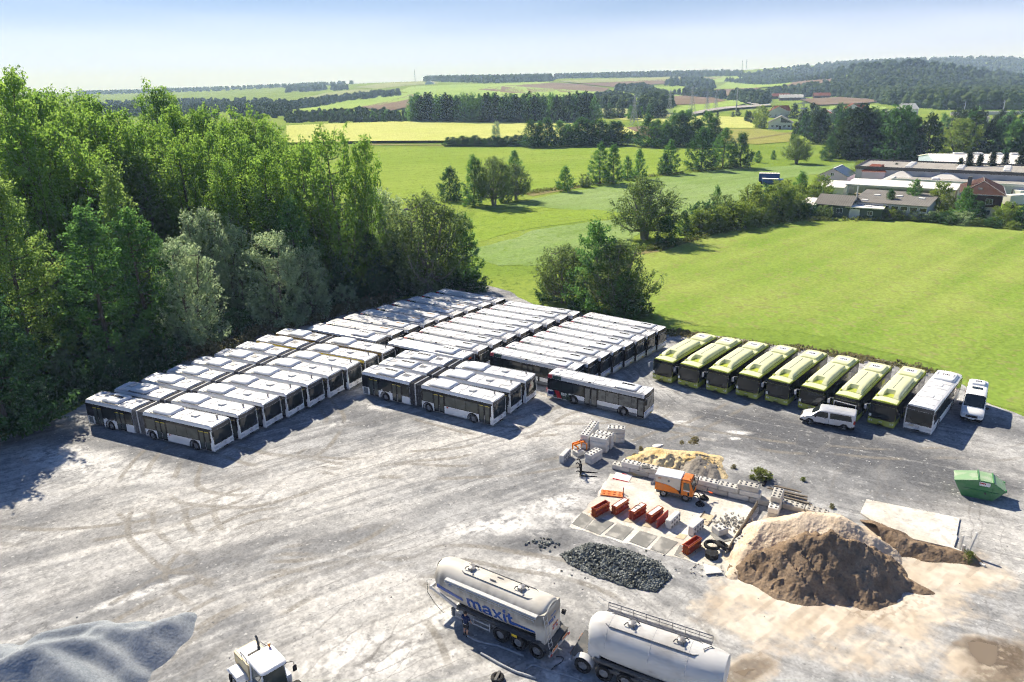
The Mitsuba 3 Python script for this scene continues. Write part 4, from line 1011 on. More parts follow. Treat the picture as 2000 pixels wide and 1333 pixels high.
ROW_RIGHT = [(-2.177, 83.274, -0.576), (-0.365, 85.119, -0.588), (1.434, 87.086, -0.6), (3.212, 89.041, -0.609), (4.98, 90.947, -0.619), (6.788, 92.946, -0.633), (8.585, 94.927, -0.643), (10.373, 96.901, -0.656)]
ROW_GREEN = [(25.13, 87.71, -2.275), (27.78, 85.91, -2.282), (30.54, 84.26, -2.274), (33.49, 82.64, -2.279), (36.32, 80.84, -2.293), (39.1, 78.81, -2.289), (41.68, 76.44, -2.291), (44.72, 74.97, -2.288), (47.73, 73.36, -2.302)]
LONE_BUS = (4.42, 75.98, -0.576)



def tread(p, name, x, y, r, w, mats=('rubber', 'rim_grey'), nuts=True, hub=0.58):
    """One wheel lying along y, its outer face towards sign(y)."""
    s = 1 if y > 0 else -1
    pr = [(0.0, r * 0.62), (0.0, r * 0.93), (0.14, r), (0.86, r), (1.0, r * 0.93), (1.0, r * 0.60)]
    a = np.linspace(0, 2 * np.pi, 25)[:-1]
    v = np.array([[x + q * math.cos(t), y - s * w * u, r + q * math.sin(t)] for u, q in pr for t in a])
    n = 24
    f = []
    for i in range(len(pr) - 1):
        for j in range(n):
            q = (i * n + j, i * n + (j + 1) % n, (i + 1) * n + (j + 1) % n, (i + 1) * n + j)
            f += [(q[0], q[1], q[2]), (q[0], q[2], q[3])]
    m = trimesh.Trimesh(v, np.array(f), process=False)
    if s > 0:
        m.invert()
    ty = p.add(name + '__tyre' if name not in p.n else f'{name}_{p.n[name] + 1:03d}__tyre', m, mats[0], 50)
    p.n[name] = p.n.get(name, -1) + 1
    rim = [cyl((x, y - s * w * 0.30, r), (x, y - s * 0.05, r), r * 0.61, 20, r * hub), cyl((x, y - s * 0.06, r), (x, y + s * 0.02, r), r * 0.22, 12, r * 0.16)]
    if nuts:
        rim += [cyl((x + math.cos(k) * r * 0.33, y - s * 0.06, r + math.sin(k) * r * 0.33), (x + math.cos(k) * r * 0.33, y - s * 0.01, r + math.sin(k) * r * 0.33), 0.03, 6) for k in np.arange(8) * 0.785]
    p.d[ty.replace('__tyre', '__rim')] = mikit.ply(cat(*rim), mats[1])


def shell_hull(x0, x1, W, H, front=0.0, rear=0.0, z0=0.30, round_=0.16, grow=0.0):
    """Rounded bus body; front and rear: how far the end bulges. grow moves the skin out."""
    w, g = W / 2 + grow, grow
    sec = [(-w + 0.05, z0 - g), (-w, z0 + 0.10), (-w, H - 0.42), (-w + 0.05, H - round_ - 0.06), (-w + 0.11, H - 0.07 + g), (-w + 0.34, H + g), (0, H + 0.045 + g)]
    sec = sec + [(-y, z) for y, z in sec[-2::-1]]
    pts = []
    for x, b in ((x0 - g, -rear), (x1 + g, front)):
        sg = 1 if b >= 0 and x > (x0 + x1) / 2 else -1
        for y, z in sec:
            k = (abs(y) / w) ** 2.4
            zz = max(0, (z - 1.0) / (H - 1.0))
            pts.append((x - sg * (0.05 + abs(b) * k + 0.10 * zz ** 2 * (1 if abs(b) else 0)), y, z))
            pts.append((x - sg * (0.22 + abs(b) * 0.4), y * (0.999 if abs(y) < w else 1), z))
    return hull(pts)


class Skin:
    """Panels cut from the body's own skin, a few millimetres proud of it."""
    def __init__(self, **k):
        self.k, self.c = k, {}

    def cut(self, eps, x0, x1, y0, y1, z0, z1):
        if eps not in self.c:
            self.c[eps] = man(shell_hull(grow=eps, **self.k))
        return tri(self.c[eps] ^ man(box(x0, x1, y0, y1, z0, z1)))

    def poly(self, eps, pts, side):
        """A panel with an outline in (x, z) on the side y < 0 (side -1) or y > 0."""
        if eps not in self.c:
            self.c[eps] = man(shell_hull(grow=eps, **self.k))
        w = self.k['W'] / 2
        a, b = (-w - 0.2, -w + 0.25) if side < 0 else (w - 0.25, w + 0.2)
        return tri(self.c[eps] ^ man(prism(pts, a, b)))


def arch(m, xs, W, r=0.60):
    q = man(m)
    for x in xs:
        for s in (-1, 1):
            q = q - man(cyl((x, s * (W / 2 + 0.2), 0.50), (x, s * (W / 2 - 0.55), 0.50), r, 22))
            q = q - man(box(x - r, x + r, *sorted((s * (W / 2 + 0.2), s * (W / 2 - 0.55))), 0.0, 0.5))
    return tri(q)


def rimring(x, y, r0=0.60, r1=0.68):
    """Wheel arch lip."""
    s = 1 if y > 0 else -1
    a = np.linspace(-0.35, math.pi + 0.35, 15)
    v = [(x + q * math.cos(t), y + s * o, max(0.32, 0.50 + q * math.sin(t))) for t in a for q, o in ((r0, 0.02), (r1, 0.02), (r0, -0.03), (r1, -0.03))]
    f = []
    for i in range(14):
        k = i * 4
        f += [(k, k + 1, k + 5), (k, k + 5, k + 4), (k, k + 4, k + 6), (k, k + 6, k + 2), (k + 1, k + 3, k + 7), (k + 1, k + 7, k + 5)]
    m = trimesh.Trimesh(np.array(v), np.array(f), process=False)
    return m


def pod(x0, x1, y0, y1, z0, z1, sl=0.22, top=0.05):
    """Rounded roof unit."""
    p = []
    for z, i in ((z0, 0.0), (z0 + (z1 - z0) * 0.55, 0.02), (z1 - top * 0.4, sl * 0.6), (z1, sl)):
        for a in np.linspace(0, 2 * np.pi, 33)[:-1]:
            c, s = math.cos(a), math.sin(a)
            ex = 0.28
            p.append(((x0 + x1) / 2 + ((x1 - x0) / 2 - i) * math.copysign(abs(c) ** ex, c), (y0 + y1) / 2 + ((y1 - y0) / 2 - i) * math.copysign(abs(s) ** ex, s), z))
    return hull(p)


def fans(p, name, xs, ys, z, r=0.16, m='black_matt'):
    for x in xs:
        for y in ys:
            p.add(name, box(x - r, x + r, y - r * 1.25, y + r * 1.25, z, z + 0.03, 0.006), m)


def unit_base(p, x0, x1, y0, y1, z):
    p.add('unit_base', box(x0 - 0.06, x1 + 0.06, y0 - 0.06, y1 + 0.06, z - 0.02, z + 0.065, 0.02), 'chrome_dark')


def mirror_arm(p, x, y, z, out, drop=0.45, fw=0.35, m='black_matt'):
    s = 1 if y > 0 else -1
    k = p.add('mirror', cat(tube([(x, y, z), (x + fw * 0.6, y + s * out * 0.8, z + 0.05), (x + fw, y + s * out, z - 0.05)], 0.03, 6), box(x + fw - 0.08, x + fw + 0.06, y + s * out - 0.12, y + s * out + 0.12, z - 0.05 - drop, z - 0.02, 0.03)), m)
    return k


def doors(p, sk, x0, x1, z0, z1, leaves_n=2, rail=True, frame='black_matt', glass='pane_green', side=-1, W=2.55, prefix='door'):
    w = W / 2
    step = (x1 - x0) / leaves_n
    a, b = (-w - 0.1, -w + 0.12) if side < 0 else (w - 0.12, w + 0.1)
    for i in range(leaves_n):
        q0, q1 = x0 + step * i + 0.02, x0 + step * (i + 1) - 0.02
        key = p.add(prefix, sk.cut(0.014, q0, q1, a, b, z0, z1), frame)
        p.d[key + '__pane'] = mikit.ply(sk.cut(0.022, q0 + 0.09, q1 - 0.09, a, b, z0 + 0.22, z1 - 0.20), glass)
        if rail:
            y = -w - 0.03 if side < 0 else w + 0.03
            p.d[key + '__rail'] = mikit.ply(box(q0 + 0.06, q1 - 0.06, y - 0.012, y + 0.012, z1 - 0.30, z1 - 0.24, 0.005), 'yellow_rail')


def band(p, sk, x0, x1, z0, z1, panes, W=2.55, m='black_gloss', glass='pane', sides=(-1, 1)):
    w = W / 2
    for s in sides:
        a, b = (-w - 0.1, -w + 0.12) if s < 0 else (w - 0.12, w + 0.1)
        p.add('window_band', sk.cut(0.006, x0, x1, a, b, z0, z1), m)
        for (q0, q1, *r) in panes:
            zz = r[0] if r else (z0 + 0.06, z1 - 0.28)
            p.add('window', sk.cut(0.012, q0, q1, a, b, *zz), (r[1] if len(r) > 1 else glass))


def star_front(p, sk, L, W, H, low='white_paint', sign='sign_dark'):
    """Nose of the white buses: deep screen, sign box, lamps, wiper, plate."""
    w = W / 2
    p.add('windscreen', sk.cut(0.012, L - 0.40, L + 0.2, -w + 0.10, w - 0.10, 1.02, 2.46), 'screen')
    dip = []
    p.add('destination_sign', sk.cut(0.012, L - 0.40, L + 0.2, -w + 0.10, w - 0.10, 2.48, H - 0.16), sign)
    for s in (-1, 1):
        p.add('headlight', sk.cut(0.014, L - 0.5, L + 0.2, *sorted((s * (w - 0.05), s * (w - 0.52))), 0.62, 0.82), 'lamp_lens')
        p.add('pillar', sk.cut(0.016, L - 0.42, L + 0.2, *sorted((s * (w + 0.1), s * (w - 0.085))), 1.0, 2.5), low)
    p.add('wiper', cat(tube([(L - 0.01, -0.55, 1.08), (L - 0.005, 0.1, 1.20), (L - 0.02, 0.75, 1.62)], 0.02, 5), tube([(L - 0.005, 0.35, 1.06), (L, -0.25, 1.22), (L - 0.02, -0.85, 1.70)], 0.02, 5)), 'black_matt')
    p.add('licence_plate', box(L + 0.002, L + 0.012, -0.26, 0.26, 0.44, 0.56), 'black_matt')
    p.add('bumper_strip', sk.cut(0.008, L - 0.35, L + 0.2, -w + 0.1, w - 0.1, 0.30, 0.42), 'skirt_grey')
    ring = trimesh.creation.torus(0.13, 0.014, 20, 6)
    ring.apply_transform(trimesh.transformations.rotation_matrix(math.pi / 2, (0, 1, 0)))
    p.add('emblem', cat(moved(ring, L + 0.012, 0, 0.86), *[moved(box(-0.008, 0.008, -0.008, 0.008, 0, 0.13), L + 0.012, 0, 0.86, rx=k * 2.094) for k in range(3)]), 'chrome_dark')


def roof_joints(p, x0, x1, n, H, w=1.0, name='roof_joint'):
    p.add(name, cat(*[box(x - 0.018, x + 0.018, -w, w, H + 0.02, H + 0.058) for x in np.linspace(x0, x1, n)]), 'roof_seam')


def roof_hatch(p, x, y, H, a=0.36, b=0.30, m='roof_white', name='roof_hatch'):
    p.add(name, box(x - a - 0.03, x + a + 0.03, y - b - 0.03, y + b + 0.03, H + 0.02, H + 0.055, 0.01), 'roof_seam')
    p.add(name + '_lid', box(x - a, x + a, y - b, y + b, H + 0.05, H + 0.095, 0.02), m)


def articulated(name, stripe=None, dark=False, dots=False, grille=False):
    p, L, W, H = Proto(name), 17.94, 2.55, 3.0
    fr = dict(x0=8.55, x1=L, W=W, H=H, front=0.16)
    re = dict(x0=0.0, x1=7.0, W=W, H=H, rear=0.10)
    fs, rs = Skin(**fr), Skin(**re)
    p.add('front_body', arch(shell_hull(**fr), (15.2, 9.40), W), 'white_paint', 30)
    p.add('rear_body', arch(shell_hull(**re), (3.45,), W), 'white_paint', 30)
    w = W / 2
    for s_, x0, x1 in ((fs, 8.6, L - 0.45), (rs, 0.25, 6.95)):
        p.add('roof_skin', s_.cut(0.005, x0, x1, -w + 0.13, w - 0.13, 2.6, 3.3), 'roof_white')
    # gangway bellows: pleats round a saddle
    for k in range(13):
        x = 6.98 + (8.58 - 6.98) * (k + 0.5) / 13
        o = 0.035 if k % 2 else -0.01
        p.add('bellows_pleat', cat(box(x - 0.064, x + 0.064, -w + 0.04 - o, w - 0.04 + o, 0.42, 2.92 + o, 0.05)), 'bellows_dark' if dark else 'bellows')
    p.add('bellows_band', box(7.70, 7.86, -w - 0.015, w + 0.015, 0.40, 3.0, 0.03), 'silver_panel')
    band(p, fs, 8.60, L - 0.30, 1.22, 2.66, [(8.85, 10.1), (11.75, 13.0), (13.08, 14.35), (14.43, 15.85)], glass='pane_green')
    band(p, rs, 0.06, 6.95, 1.22, 2.66, [(2.7, 3.5), (3.56, 4.4), (6.0, 6.8)], glass='pane')
    for s_, x0, x1 in ((fs, 15.98, 17.38), (fs, 10.22, 11.62), (rs, 4.52, 5.86), (rs, 1.18, 2.54)):
        doors(p, s_, x0, x1, 0.34, 2.58)
    p.add('rear_grille', rs.cut(0.012, 0.35, 0.95, -w - 0.1, -w + 0.1, 0.42, 1.15), 'skirt_grey')
    for x in (15.2, 9.40, 3.45):
        for s in (-1, 1):
            tread(p, 'wheel', x, s * (w - 0.06), 0.48, 0.30)
        p.add('wheel_arch', cat(rimring(x, -w), rimring(x, w)), 'black_matt')
    star_front(p, fs, L, W, H)
    mirror_arm(p, L - 0.25, -w + 0.1, 2.62, 0.18, 0.55, 0.30)
    mirror_arm(p, L - 0.25, w - 0.1, 2.62, 0.18, 0.55, 0.30)
    # roof
    roof_joints(p, 9.2, 16.2, 6, H), roof_joints(p, 1.1, 6.4, 5, H)
    unit_base(p, 2.2, 4.75, -1.0, 1.0, H), unit_base(p, 9.5, 12.15, -1.0, 1.0, H)
    p.add('air_conditioner', pod(2.2, 4.75, -1.0, 1.0, H, H + 0.30), 'unit_white', 30)
    p.add('air_conditioner', pod(9.5, 12.15, -1.0, 1.0, H, H + 0.30), 'unit_white', 30)
    if dots:
        fans(p, 'fan_grille', np.linspace(2.72, 4.20, 5), (0.15,), H + 0.30, 0.135)
    else:
        fans(p, 'fan_grille', (2.75, 3.25, 3.75, 4.15), (-0.25,), H + 0.30, 0.20, 'unit_white')
    for yy in (-0.55, 0.0, 0.5):
        p.add('vent_slit', box(9.95, 11.7, yy - 0.03, yy + 0.03, H + 0.295, H + 0.312, 0.004), 'roof_seam')
    roof_hatch(p, 5.6, 0.1, H, 0.42, 0.34, 'unit_white')
    p.add('hatch_glass', box(5.22, 5.98, -0.20, 0.40, H + 0.09, H + 0.11), 'chrome_dark')
    roof_hatch(p, 13.1, 0.1, H, 0.40, 0.36)
    roof_hatch(p, 1.35, 0.15, H, 0.38, 0.32, 'silver_panel')
    roof_hatch(p, 16.7, -0.1, H, 0.45, 0.36, 'roof_white')
    p.add('roof_fan', cat(box(14.1, 14.75, -0.28, 0.05, H + 0.03, H + 0.20, 0.05), box(14.6, 14.85, -0.2, 0.3, H + 0.03, H + 0.17, 0.04)), 'silver_panel')
    p.add('roof_vent', box(0.30, 0.95, -0.1, 0.75, H + 0.03, H + 0.15, 0.04), 'unit_white')
    p.add('aerial', box(16.85, 17.0, 0.30, 0.46, H + 0.05, H + 0.42, 0.03), 'chrome_dark')
    for q in (-1, 1):
        p.add('roof_gutter', cat(box(8.6, L - 0.5, q * 1.12 - 0.012, q * 1.12 + 0.012, H - 0.03, H + 0.02), box(0.3, 6.95, q * 1.12 - 0.012, q * 1.12 + 0.012, H - 0.03, H + 0.02)), 'roof_seam')
    if stripe:
        for s_, x0, x1 in ((fs, 8.6, L - 0.4), (rs, 0.1, 6.95)):
            for a, b in ((-w - 0.1, -w + 0.13), (w - 0.13, w + 0.1)):
                p.add('roof_edge_stripe', s_.cut(0.010, x0, x1, a, b, 2.60, 2.90), stripe)
    # marks on the sides
    for x, z in ((12.0, 1.12), (9.9, 1.12), (3.0, 1.3), (4.2, 1.3)):
        p.add('sticker', box(x - 0.09, x + 0.09, -w - 0.014, -w - 0.008, z - 0.08, z + 0.08), 'lamp_red' if x == 12.0 else 'paper')
    return p.done()


def citaro_solo(name, sign='sign_dark', side='black_gloss', L=11.95):
    p, W, H = Proto(name), 2.55, 3.0
    k = dict(x0=0.0, x1=L, W=W, H=H, front=0.16, rear=0.08)
    sk, w = Skin(**k), 1.275
    p.add('body', arch(shell_hull(**k), (9.25, 3.4), W), 'white_paint', 30)
    p.add('roof_skin', sk.cut(0.005, 0.2, L - 0.45, -w + 0.13, w - 0.13, 2.6, 3.3), 'roof_white')
    band(p, sk, 0.06, L - 0.30, 1.22, 2.70, [(1.0, 2.6), (2.7, 4.0), (5.8, 7.1), (7.2, 8.6), (8.7, 9.9)], m=side)
    for x0, x1 in ((10.05, 11.4), (4.3, 5.65)):
        doors(p, sk, x0, x1, 0.34, 2.58)
    for x in (9.25, 3.4):
        for s in (-1, 1):
            tread(p, 'wheel', x, s * (w - 0.06), 0.48, 0.30)
        p.add('wheel_arch', cat(rimring(x, -w), rimring(x, w)), 'black_matt')
    star_front(p, sk, L, W, H, sign=sign)
    mirror_arm(p, L - 0.25, -w + 0.1, 2.62, 0.18, 0.55, 0.30)
    mirror_arm(p, L - 0.25, w - 0.1, 2.62, 0.22, 0.55, 0.30)
    roof_joints(p, 1.2, 10.9, 7, H)
    return p, sk


def white_line_bus():
    """Solo bus with its air conditioner near the front."""
    p, sk = citaro_solo('solo_bus')
    H = 3.0
    unit_base(p, 7.4, 10.1, -0.95, 0.95, H)
    p.add('air_conditioner', pod(7.4, 10.1, -0.95, 0.95, H, H + 0.30), 'unit_white', 30)
    fans(p, 'fan_grille', (8.1, 8.5, 8.9, 9.3), (0.15,), H + 0.30, 0.12)
    p.add('roof_vent', box(0.5, 1.1, 0.2, 0.9, H + 0.03, H + 0.16, 0.04), 'silver_panel')
    for x in (10.6, 10.9):
        p.add('aerial', cyl((x, 0.5, H), (x, 0.5, H + 0.18), 0.04, 8), 'chrome_dark')
    return p.done()


def plain_bus(name, ret=False, old=False):
    """Low floor bus with silver cantrail, rear roof vents and a unit near the front; ret: the lone one with red and green tail."""
    p, L, W, H = Proto(name), 11.95, 2.50, 2.98
    w = W / 2
    k = dict(x0=0.0, x1=L, W=W, H=H, front=0.14, rear=0.06)
    sk = Skin(**k)
    p.add('body', arch(shell_hull(**k), (9.35, 3.35), W), 'white_paint', 30)
    p.add('roof_skin', sk.cut(0.005, 0.2, L - 0.35, -w + 0.2, w - 0.2, 2.6, 3.3), 'roof_white_old' if old else 'roof_white')
    sides = ((-w - 0.1, -w + 0.16), (w - 0.16, w + 0.1))
    for a, b in sides:
        p.add('cantrail', sk.cut(0.010, 1.9, L - 0.5, a, b, 2.56, 2.93), 'silver_panel')
        p.add('cantrail_end', sk.cut(0.010, 0.75, 1.86, a, b, 2.56, 2.93), 'ret_green')
        p.add('tail_patch', sk.cut(0.010, 0.10, 0.72, a, b, 2.56, 2.93), 'lamp_red')
    lite = 'pane_light' if ret else 'pane'
    band(p, sk, 0.15, L - 0.25, 1.20, 2.54, [(0.75, 1.9, (1.32, 2.36)), (1.98, 3.3, (1.32, 2.36)), (3.38, 4.55, (1.32, 2.36)), (6.45, 7.25, (1.24, 2.4), lite), (7.32, 8.75, (1.24, 2.4), lite), (8.83, 10.2, (1.24, 2.4), lite), (10.27, 10.85, (1.24, 2.4), lite)], W=W)
    for a, b in sides:
        if ret:
            sd = -1 if a < 0 else 1
            p.add('tail_panel', sk.poly(0.008, [(0.9, 0.40), (3.30, 0.40), (2.62, 1.18), (0.9, 1.18)], sd), 'black_gloss')
            p.add('red_slash', sk.poly(0.016, [(1.42, 0.40), (1.98, 0.40), (1.62, 1.25), (1.05, 1.25)], sd), 'ret_red')
            p.add('green_slash', sk.poly(0.016, [(2.06, 0.40), (3.08, 0.40), (2.80, 1.20), (1.72, 1.20)], sd), 'ret_green')
            p.add('blue_tail', sk.cut(0.016, 0.25, 1.0, a, b, 0.62, 1.05), 'ret_blue')
        p.add('skirt', sk.cut(0.008, 3.95, 8.72, a, b, 0.30, 0.70), 'skirt_grey')
        p.add('skirt', sk.cut(0.008, 9.98, 10.9, a, b, 0.30, 0.70), 'skirt_grey')
    if ret:
        t = meshkit.text_mesh('RET', 0.30, 0.01, True)
        t.apply_transform(trimesh.transformations.rotation_matrix(math.pi / 2, (1, 0, 0)))
        p.add('lettering', moved(t, 1.86, -w - 0.018, 0.82), 'white_paint')
    doors(p, sk, 4.75, 6.30, 0.34, 2.50, 2, False, 'black_matt', lite, W=W)
    doors(p, sk, 10.92, 11.72, 0.34, 2.50, 1, False, 'black_matt', lite, W=W)
    for x in (9.35, 3.35):
        for s in (-1, 1):
            tread(p, 'wheel', x, s * (w - 0.06), 0.48, 0.30, hub=0.4)
        p.add('wheel_arch', cat(rimring(x, -w), rimring(x, w)), 'black_matt')
    p.add('windscreen', sk.cut(0.012, L - 0.42, L + 0.2, -w + 0.07, w - 0.07, 1.10, 2.42), 'screen' if not ret else 'pane_light')
    p.add('front_hood', sk.cut(0.012, L - 0.30, L + 0.2, -w - 0.1, w + 0.1, 2.46, H - 0.04), 'black_gloss')
    for s in (-1, 1):
        p.add('pillar', sk.cut(0.014, L - 0.30, L + 0.2, *sorted((s * (w + 0.1), s * (w - 0.10))), 1.08, 2.48), 'black_gloss')
        p.add('headlight', sk.cut(0.016, L - 0.4, L + 0.2, *sorted((s * (w - 0.1), s * (w - 0.5))), 0.62, 0.84), 'lamp_lens')
        p.add('tail_lamp', cat(box(-0.01, 0.03, *sorted((s * (w - 0.06), s * (w - 0.2))), 0.75, 1.25, 0.01)), 'lamp_red')
    p.add('front_stripe', sk.cut(0.012, L - 0.34, L + 0.2, -w + 0.04, w - 0.04, 0.90, 0.98), 'stripe_blue')
    p.add('bumper_strip', sk.cut(0.010, L - 0.34, L + 0.2, -w, w, 0.30, 0.52), 'silver_panel')
    p.add('wiper', tube([(L + 0.02, -0.6, 1.14), (L + 0.02, 0.0, 1.22), (L, 0.8, 1.70)], 0.02, 5), 'black_matt')
    p.add('licence_plate', box(L + 0.012, L + 0.02, -0.26, 0.26, 0.56, 0.67), 'yellow_stripe')
    mirror_arm(p, L - 0.3, -w + 0.1, 2.5, 0.16, 0.55, 0.28)
    # roof
    roof_joints(p, 1.5, 11.2, 8, H, 0.98)
    unit_base(p, 8.2, 10.55, -0.98, 0.72, H)
    p.add('air_conditioner', pod(8.2, 10.55, -0.98, 0.72, H, H + 0.22, 0.2), 'unit_white', 30)
    p.add('fan_grille', box(8.55, 10.05, -0.32, 0.28, H + 0.215, H + 0.235, 0.005), 'unit_white')
    if ret:
        fans(p, 'fan_slot', np.linspace(8.72, 9.88, 5), (0.06,), H + 0.235, 0.125)
    else:
        p.add('fan_slot', box(8.62, 9.98, -0.13, 0.19, H + 0.236, H + 0.25, 0.003), 'rust_brown' if old else 'black_matt')
    for x, y in ((0.85, -0.35), (0.95, 0.42)):
        p.add('round_vent', cat(cyl((x, y, H), (x, y, H + 0.10), 0.24, 16, 0.20)), 'silver_panel')
    roof_hatch(p, 2.2, 0.1, H, 0.48, 0.30)
    roof_hatch(p, 5.9, 0.1, H, 0.48, 0.30)
    p.add('drain', box(5.15, 5.4, -1.13, -0.98, H - 0.06, H + 0.03), 'black_matt')
    for x, y in ((10.9, -0.7), (10.9, 0.2), (4.2, -0.7)):
        p.add('roof_knob', cyl((x, y, H), (x, y, H + 0.12), 0.035, 6), 'chrome_dark')
    for q in (-1, 1):
        p.add('roof_gutter', box(0.3, L - 0.4, q * 1.03 - 0.012, q * 1.03 + 0.012, H - 0.02, H + 0.025), 'roof_seam')
    return p.done()


def gas_bus(name, screen='screen'):
    """Lime green low floor bus with the gas tank fairing on its roof."""
    p, L, W, H = Proto(name), 12.0, 2.50, 2.88
    w = W / 2
    k = dict(x0=0.0, x1=L, W=W, H=H, front=0.14, rear=0.06)
    sk = Skin(**k)
    p.add('body', arch(shell_hull(**k), (9.3, 3.4), W), 'lime_paint', 30)
    p.add('roof_skin', sk.cut(0.005, 0.2, L - 0.35, -w + 0.15, w - 0.15, 2.55, 3.2), 'lime_roof')
    band(p, sk, 0.15, L - 0.25, 0.95, 2.66, [(0.9, 2.6), (2.7, 4.2), (5.9, 7.2), (7.3, 8.8), (8.9, 10.2), (10.35, 11.4)], W=W)
    for x in (9.3, 3.4):
        for s in (-1, 1):
            tread(p, 'wheel', x, s * (w - 0.06), 0.48, 0.30)
        p.add('wheel_arch', cat(rimring(x, -w), rimring(x, w)), 'black_matt')
    doors(p, sk, 10.2, 11.45, 0.34, 2.5, W=W, rail=False)
    doors(p, sk, 4.4, 5.7, 0.34, 2.5, W=W, rail=False)
    p.add('windscreen', sk.cut(0.012, L - 0.45, L + 0.2, -w + 0.02, w - 0.02, 0.98, 2.40), screen)
    p.add('destination_sign', sk.cut(0.014, L - 0.45, L + 0.2, -w + 0.02, w - 0.02, 2.42, H - 0.13), 'black_gloss')
    if screen != 'screen':
        p.add('screen_frame', cat(*[box(L + 0.02, L + 0.07, a, b, c, d, 0.012) for a, b, c, d in ((-1.05, 1.05, 2.16, 2.25), (-1.05, 1.05, 1.40, 1.48), (-1.1, -1.02, 1.40, 2.25), (1.02, 1.1, 1.40, 2.25))]), 'silver_panel')
    p.add('wiper', cat(tube([(L + 0.01, -0.9, 1.08), (L + 0.02, 0.0, 1.06), (L + 0.01, 0.8, 1.30)], 0.03, 5)), 'black_matt')
    p.add('scuttle', sk.cut(0.018, L - 0.3, L + 0.2, -w + 0.25, w - 0.25, 0.90, 1.02), 'black_matt')
    for s in (-1, 1):
        for j, dy in enumerate((0.16, 0.36)):
            p.add('headlight', sk.cut(0.016, L - 0.4, L + 0.2, *sorted((s * (w - dy + 0.06), s * (w - dy - 0.07))), 0.58, 0.76 - 0.04 * j), 'lamp_lens')
    p.add('emblem', box(L - 0.01, L + 0.02, -0.16, 0.16, 0.70, 0.79, 0.008), 'silver_panel')
    p.add('licence_plate', box(L + 0.0, L + 0.02, -0.26, 0.26, 0.40, 0.51), 'black_matt')
    p.add('info_card', box(L - 0.02, L + 0.02, -w + 0.10, -w + 0.32, 1.12, 1.42), 'paper')
    mirror_arm(p, L - 0.2, -w + 0.05, 2.35, 0.35, 0.45, 0.42, 'silver_panel')
    mirror_arm(p, L - 0.2, w - 0.05, 2.35, 0.20, 0.45, 0.30)
    # gas tank fairing: long hump, open notch at its front
    top = []
    n = 15
    for x, h, ww in ((4.05, 0.04, 0.82), (4.15, 0.34, 0.92), (4.5, 0.46, 0.97), (8.0, 0.48, 0.99), (9.5, 0.45, 1.0), (10.15, 0.36, 1.02), (10.5, 0.06, 1.04)):
        for a in np.linspace(0, math.pi, n):
            c, s = math.cos(a), math.sin(a)
            top.append((x, ww * math.copysign(abs(c) ** 0.42, c), H + 0.02 + h * abs(s) ** 0.55))
    body = man(hull(top))
    notch = man(hull([(x, y * q, z) for x, q, z in ((9.15, 1.0, H + 0.75), (9.45, 0.9, H + 0.06), (10.9, 1.1, H + 0.06), (10.9, 1.25, H + 0.75)) for y in (-0.46, 0.46)]))
    p.add('tank_fairing', tri(body - notch), 'lime_roof', 35)
    p.add('notch_floor', box(9.5, 10.5, -0.44, 0.44, H + 0.055, H + 0.09, 0.01), 'lime_paint')
    p.add('fairing_seam', box(5.0, 8.9, -0.03, 0.03, H + 0.48, H + 0.517, 0.004), 'skirt_grey')
    p.add('fairing_side', cat(box(4.6, 10.2, -1.09, -1.03, H + 0.0, H + 0.10, 0.02), box(4.6, 10.2, 1.03, 1.09, H + 0.0, H + 0.10, 0.02)), 'lime_paint')
    p.add('roof_lug', box(10.35, 10.75, -1.12, -0.86, H + 0.02, H + 0.10, 0.03), 'lime_paint')
    p.add('air_conditioner', pod(0.75, 3.3, -1.02, 1.02, H, H + 0.24, 0.16), 'lime_roof', 30)
    p.add('unit_plate', box(1.35, 2.5, -0.62, 0.62, H + 0.235, H + 0.252, 0.006), 'unit_white')
    for j, y in enumerate((-0.27, -0.09, 0.09, 0.27)):
        p.add('fan_slot', box(1.75, 2.1, y - 0.055, y + 0.055, H + 0.250, H + 0.264, 0.004), 'black_matt')
    for y in (-0.75, 0.75):
        p.add('vent_slit', box(1.5, 2.3, y - 0.02, y + 0.02, H + 0.235, H + 0.25), 'roof_seam')
    return p.done()


def white_long_bus():
    """The white solo bus at the right end of the green row."""
    p, sk = citaro_solo('white_solo', side='black_gloss', L=12.0)
    H = 3.0
    p.add('air_conditioner', pod(0.75, 3.5, -1.02, 1.02, H, H + 0.24, 0.16), 'unit_white', 30)
    p.add('unit_plate', box(1.35, 2.6, -0.62, 0.62, H + 0.235, H + 0.252, 0.006), 'roof_white')
    for y in (-0.27, -0.09, 0.09, 0.27):
        p.add('fan_slot', box(1.75, 2.1, y - 0.055, y + 0.055, H + 0.250, H + 0.264, 0.004), 'black_matt')
    for y in (-0.75, 0.75):
        p.add('vent_slit', box(1.5, 2.4, y - 0.04, y + 0.04, H + 0.235, H + 0.25), 'chrome_dark')
    roof_hatch(p, 5.0, 0.0, H, 0.36, 0.36)
    roof_hatch(p, 8.6, 0.0, H, 0.36, 0.36)
    p.add('front_card', box(11.97, 12.03, -0.75, -0.35, 0.80, 0.98), 'plywood')
    return p.done()


ART, ARTY, ARTO = articulated('articulated_bus'), articulated('yellow_edge_bus', 'yellow_stripe'), articulated('ochre_edge_bus', 'ochre_stripe')
ARTD, ART0 = articulated('dark_bellows_bus', None, True, True), articulated('dotted_bus', None, False, True)
mat('rust_brown', (0.30, 0.20, 0.12), 0.7)
PLAINB = plain_bus('plain_bus_old', False, True)
SOLO, PLAIN, RET = white_line_bus(), plain_bus('plain_bus'), plain_bus('ret_bus', True)
GAS, GASF, WHITE12 = gas_bus('gas_bus'), gas_bus('gas_bus_open', 'black_gloss'), white_long_bus()

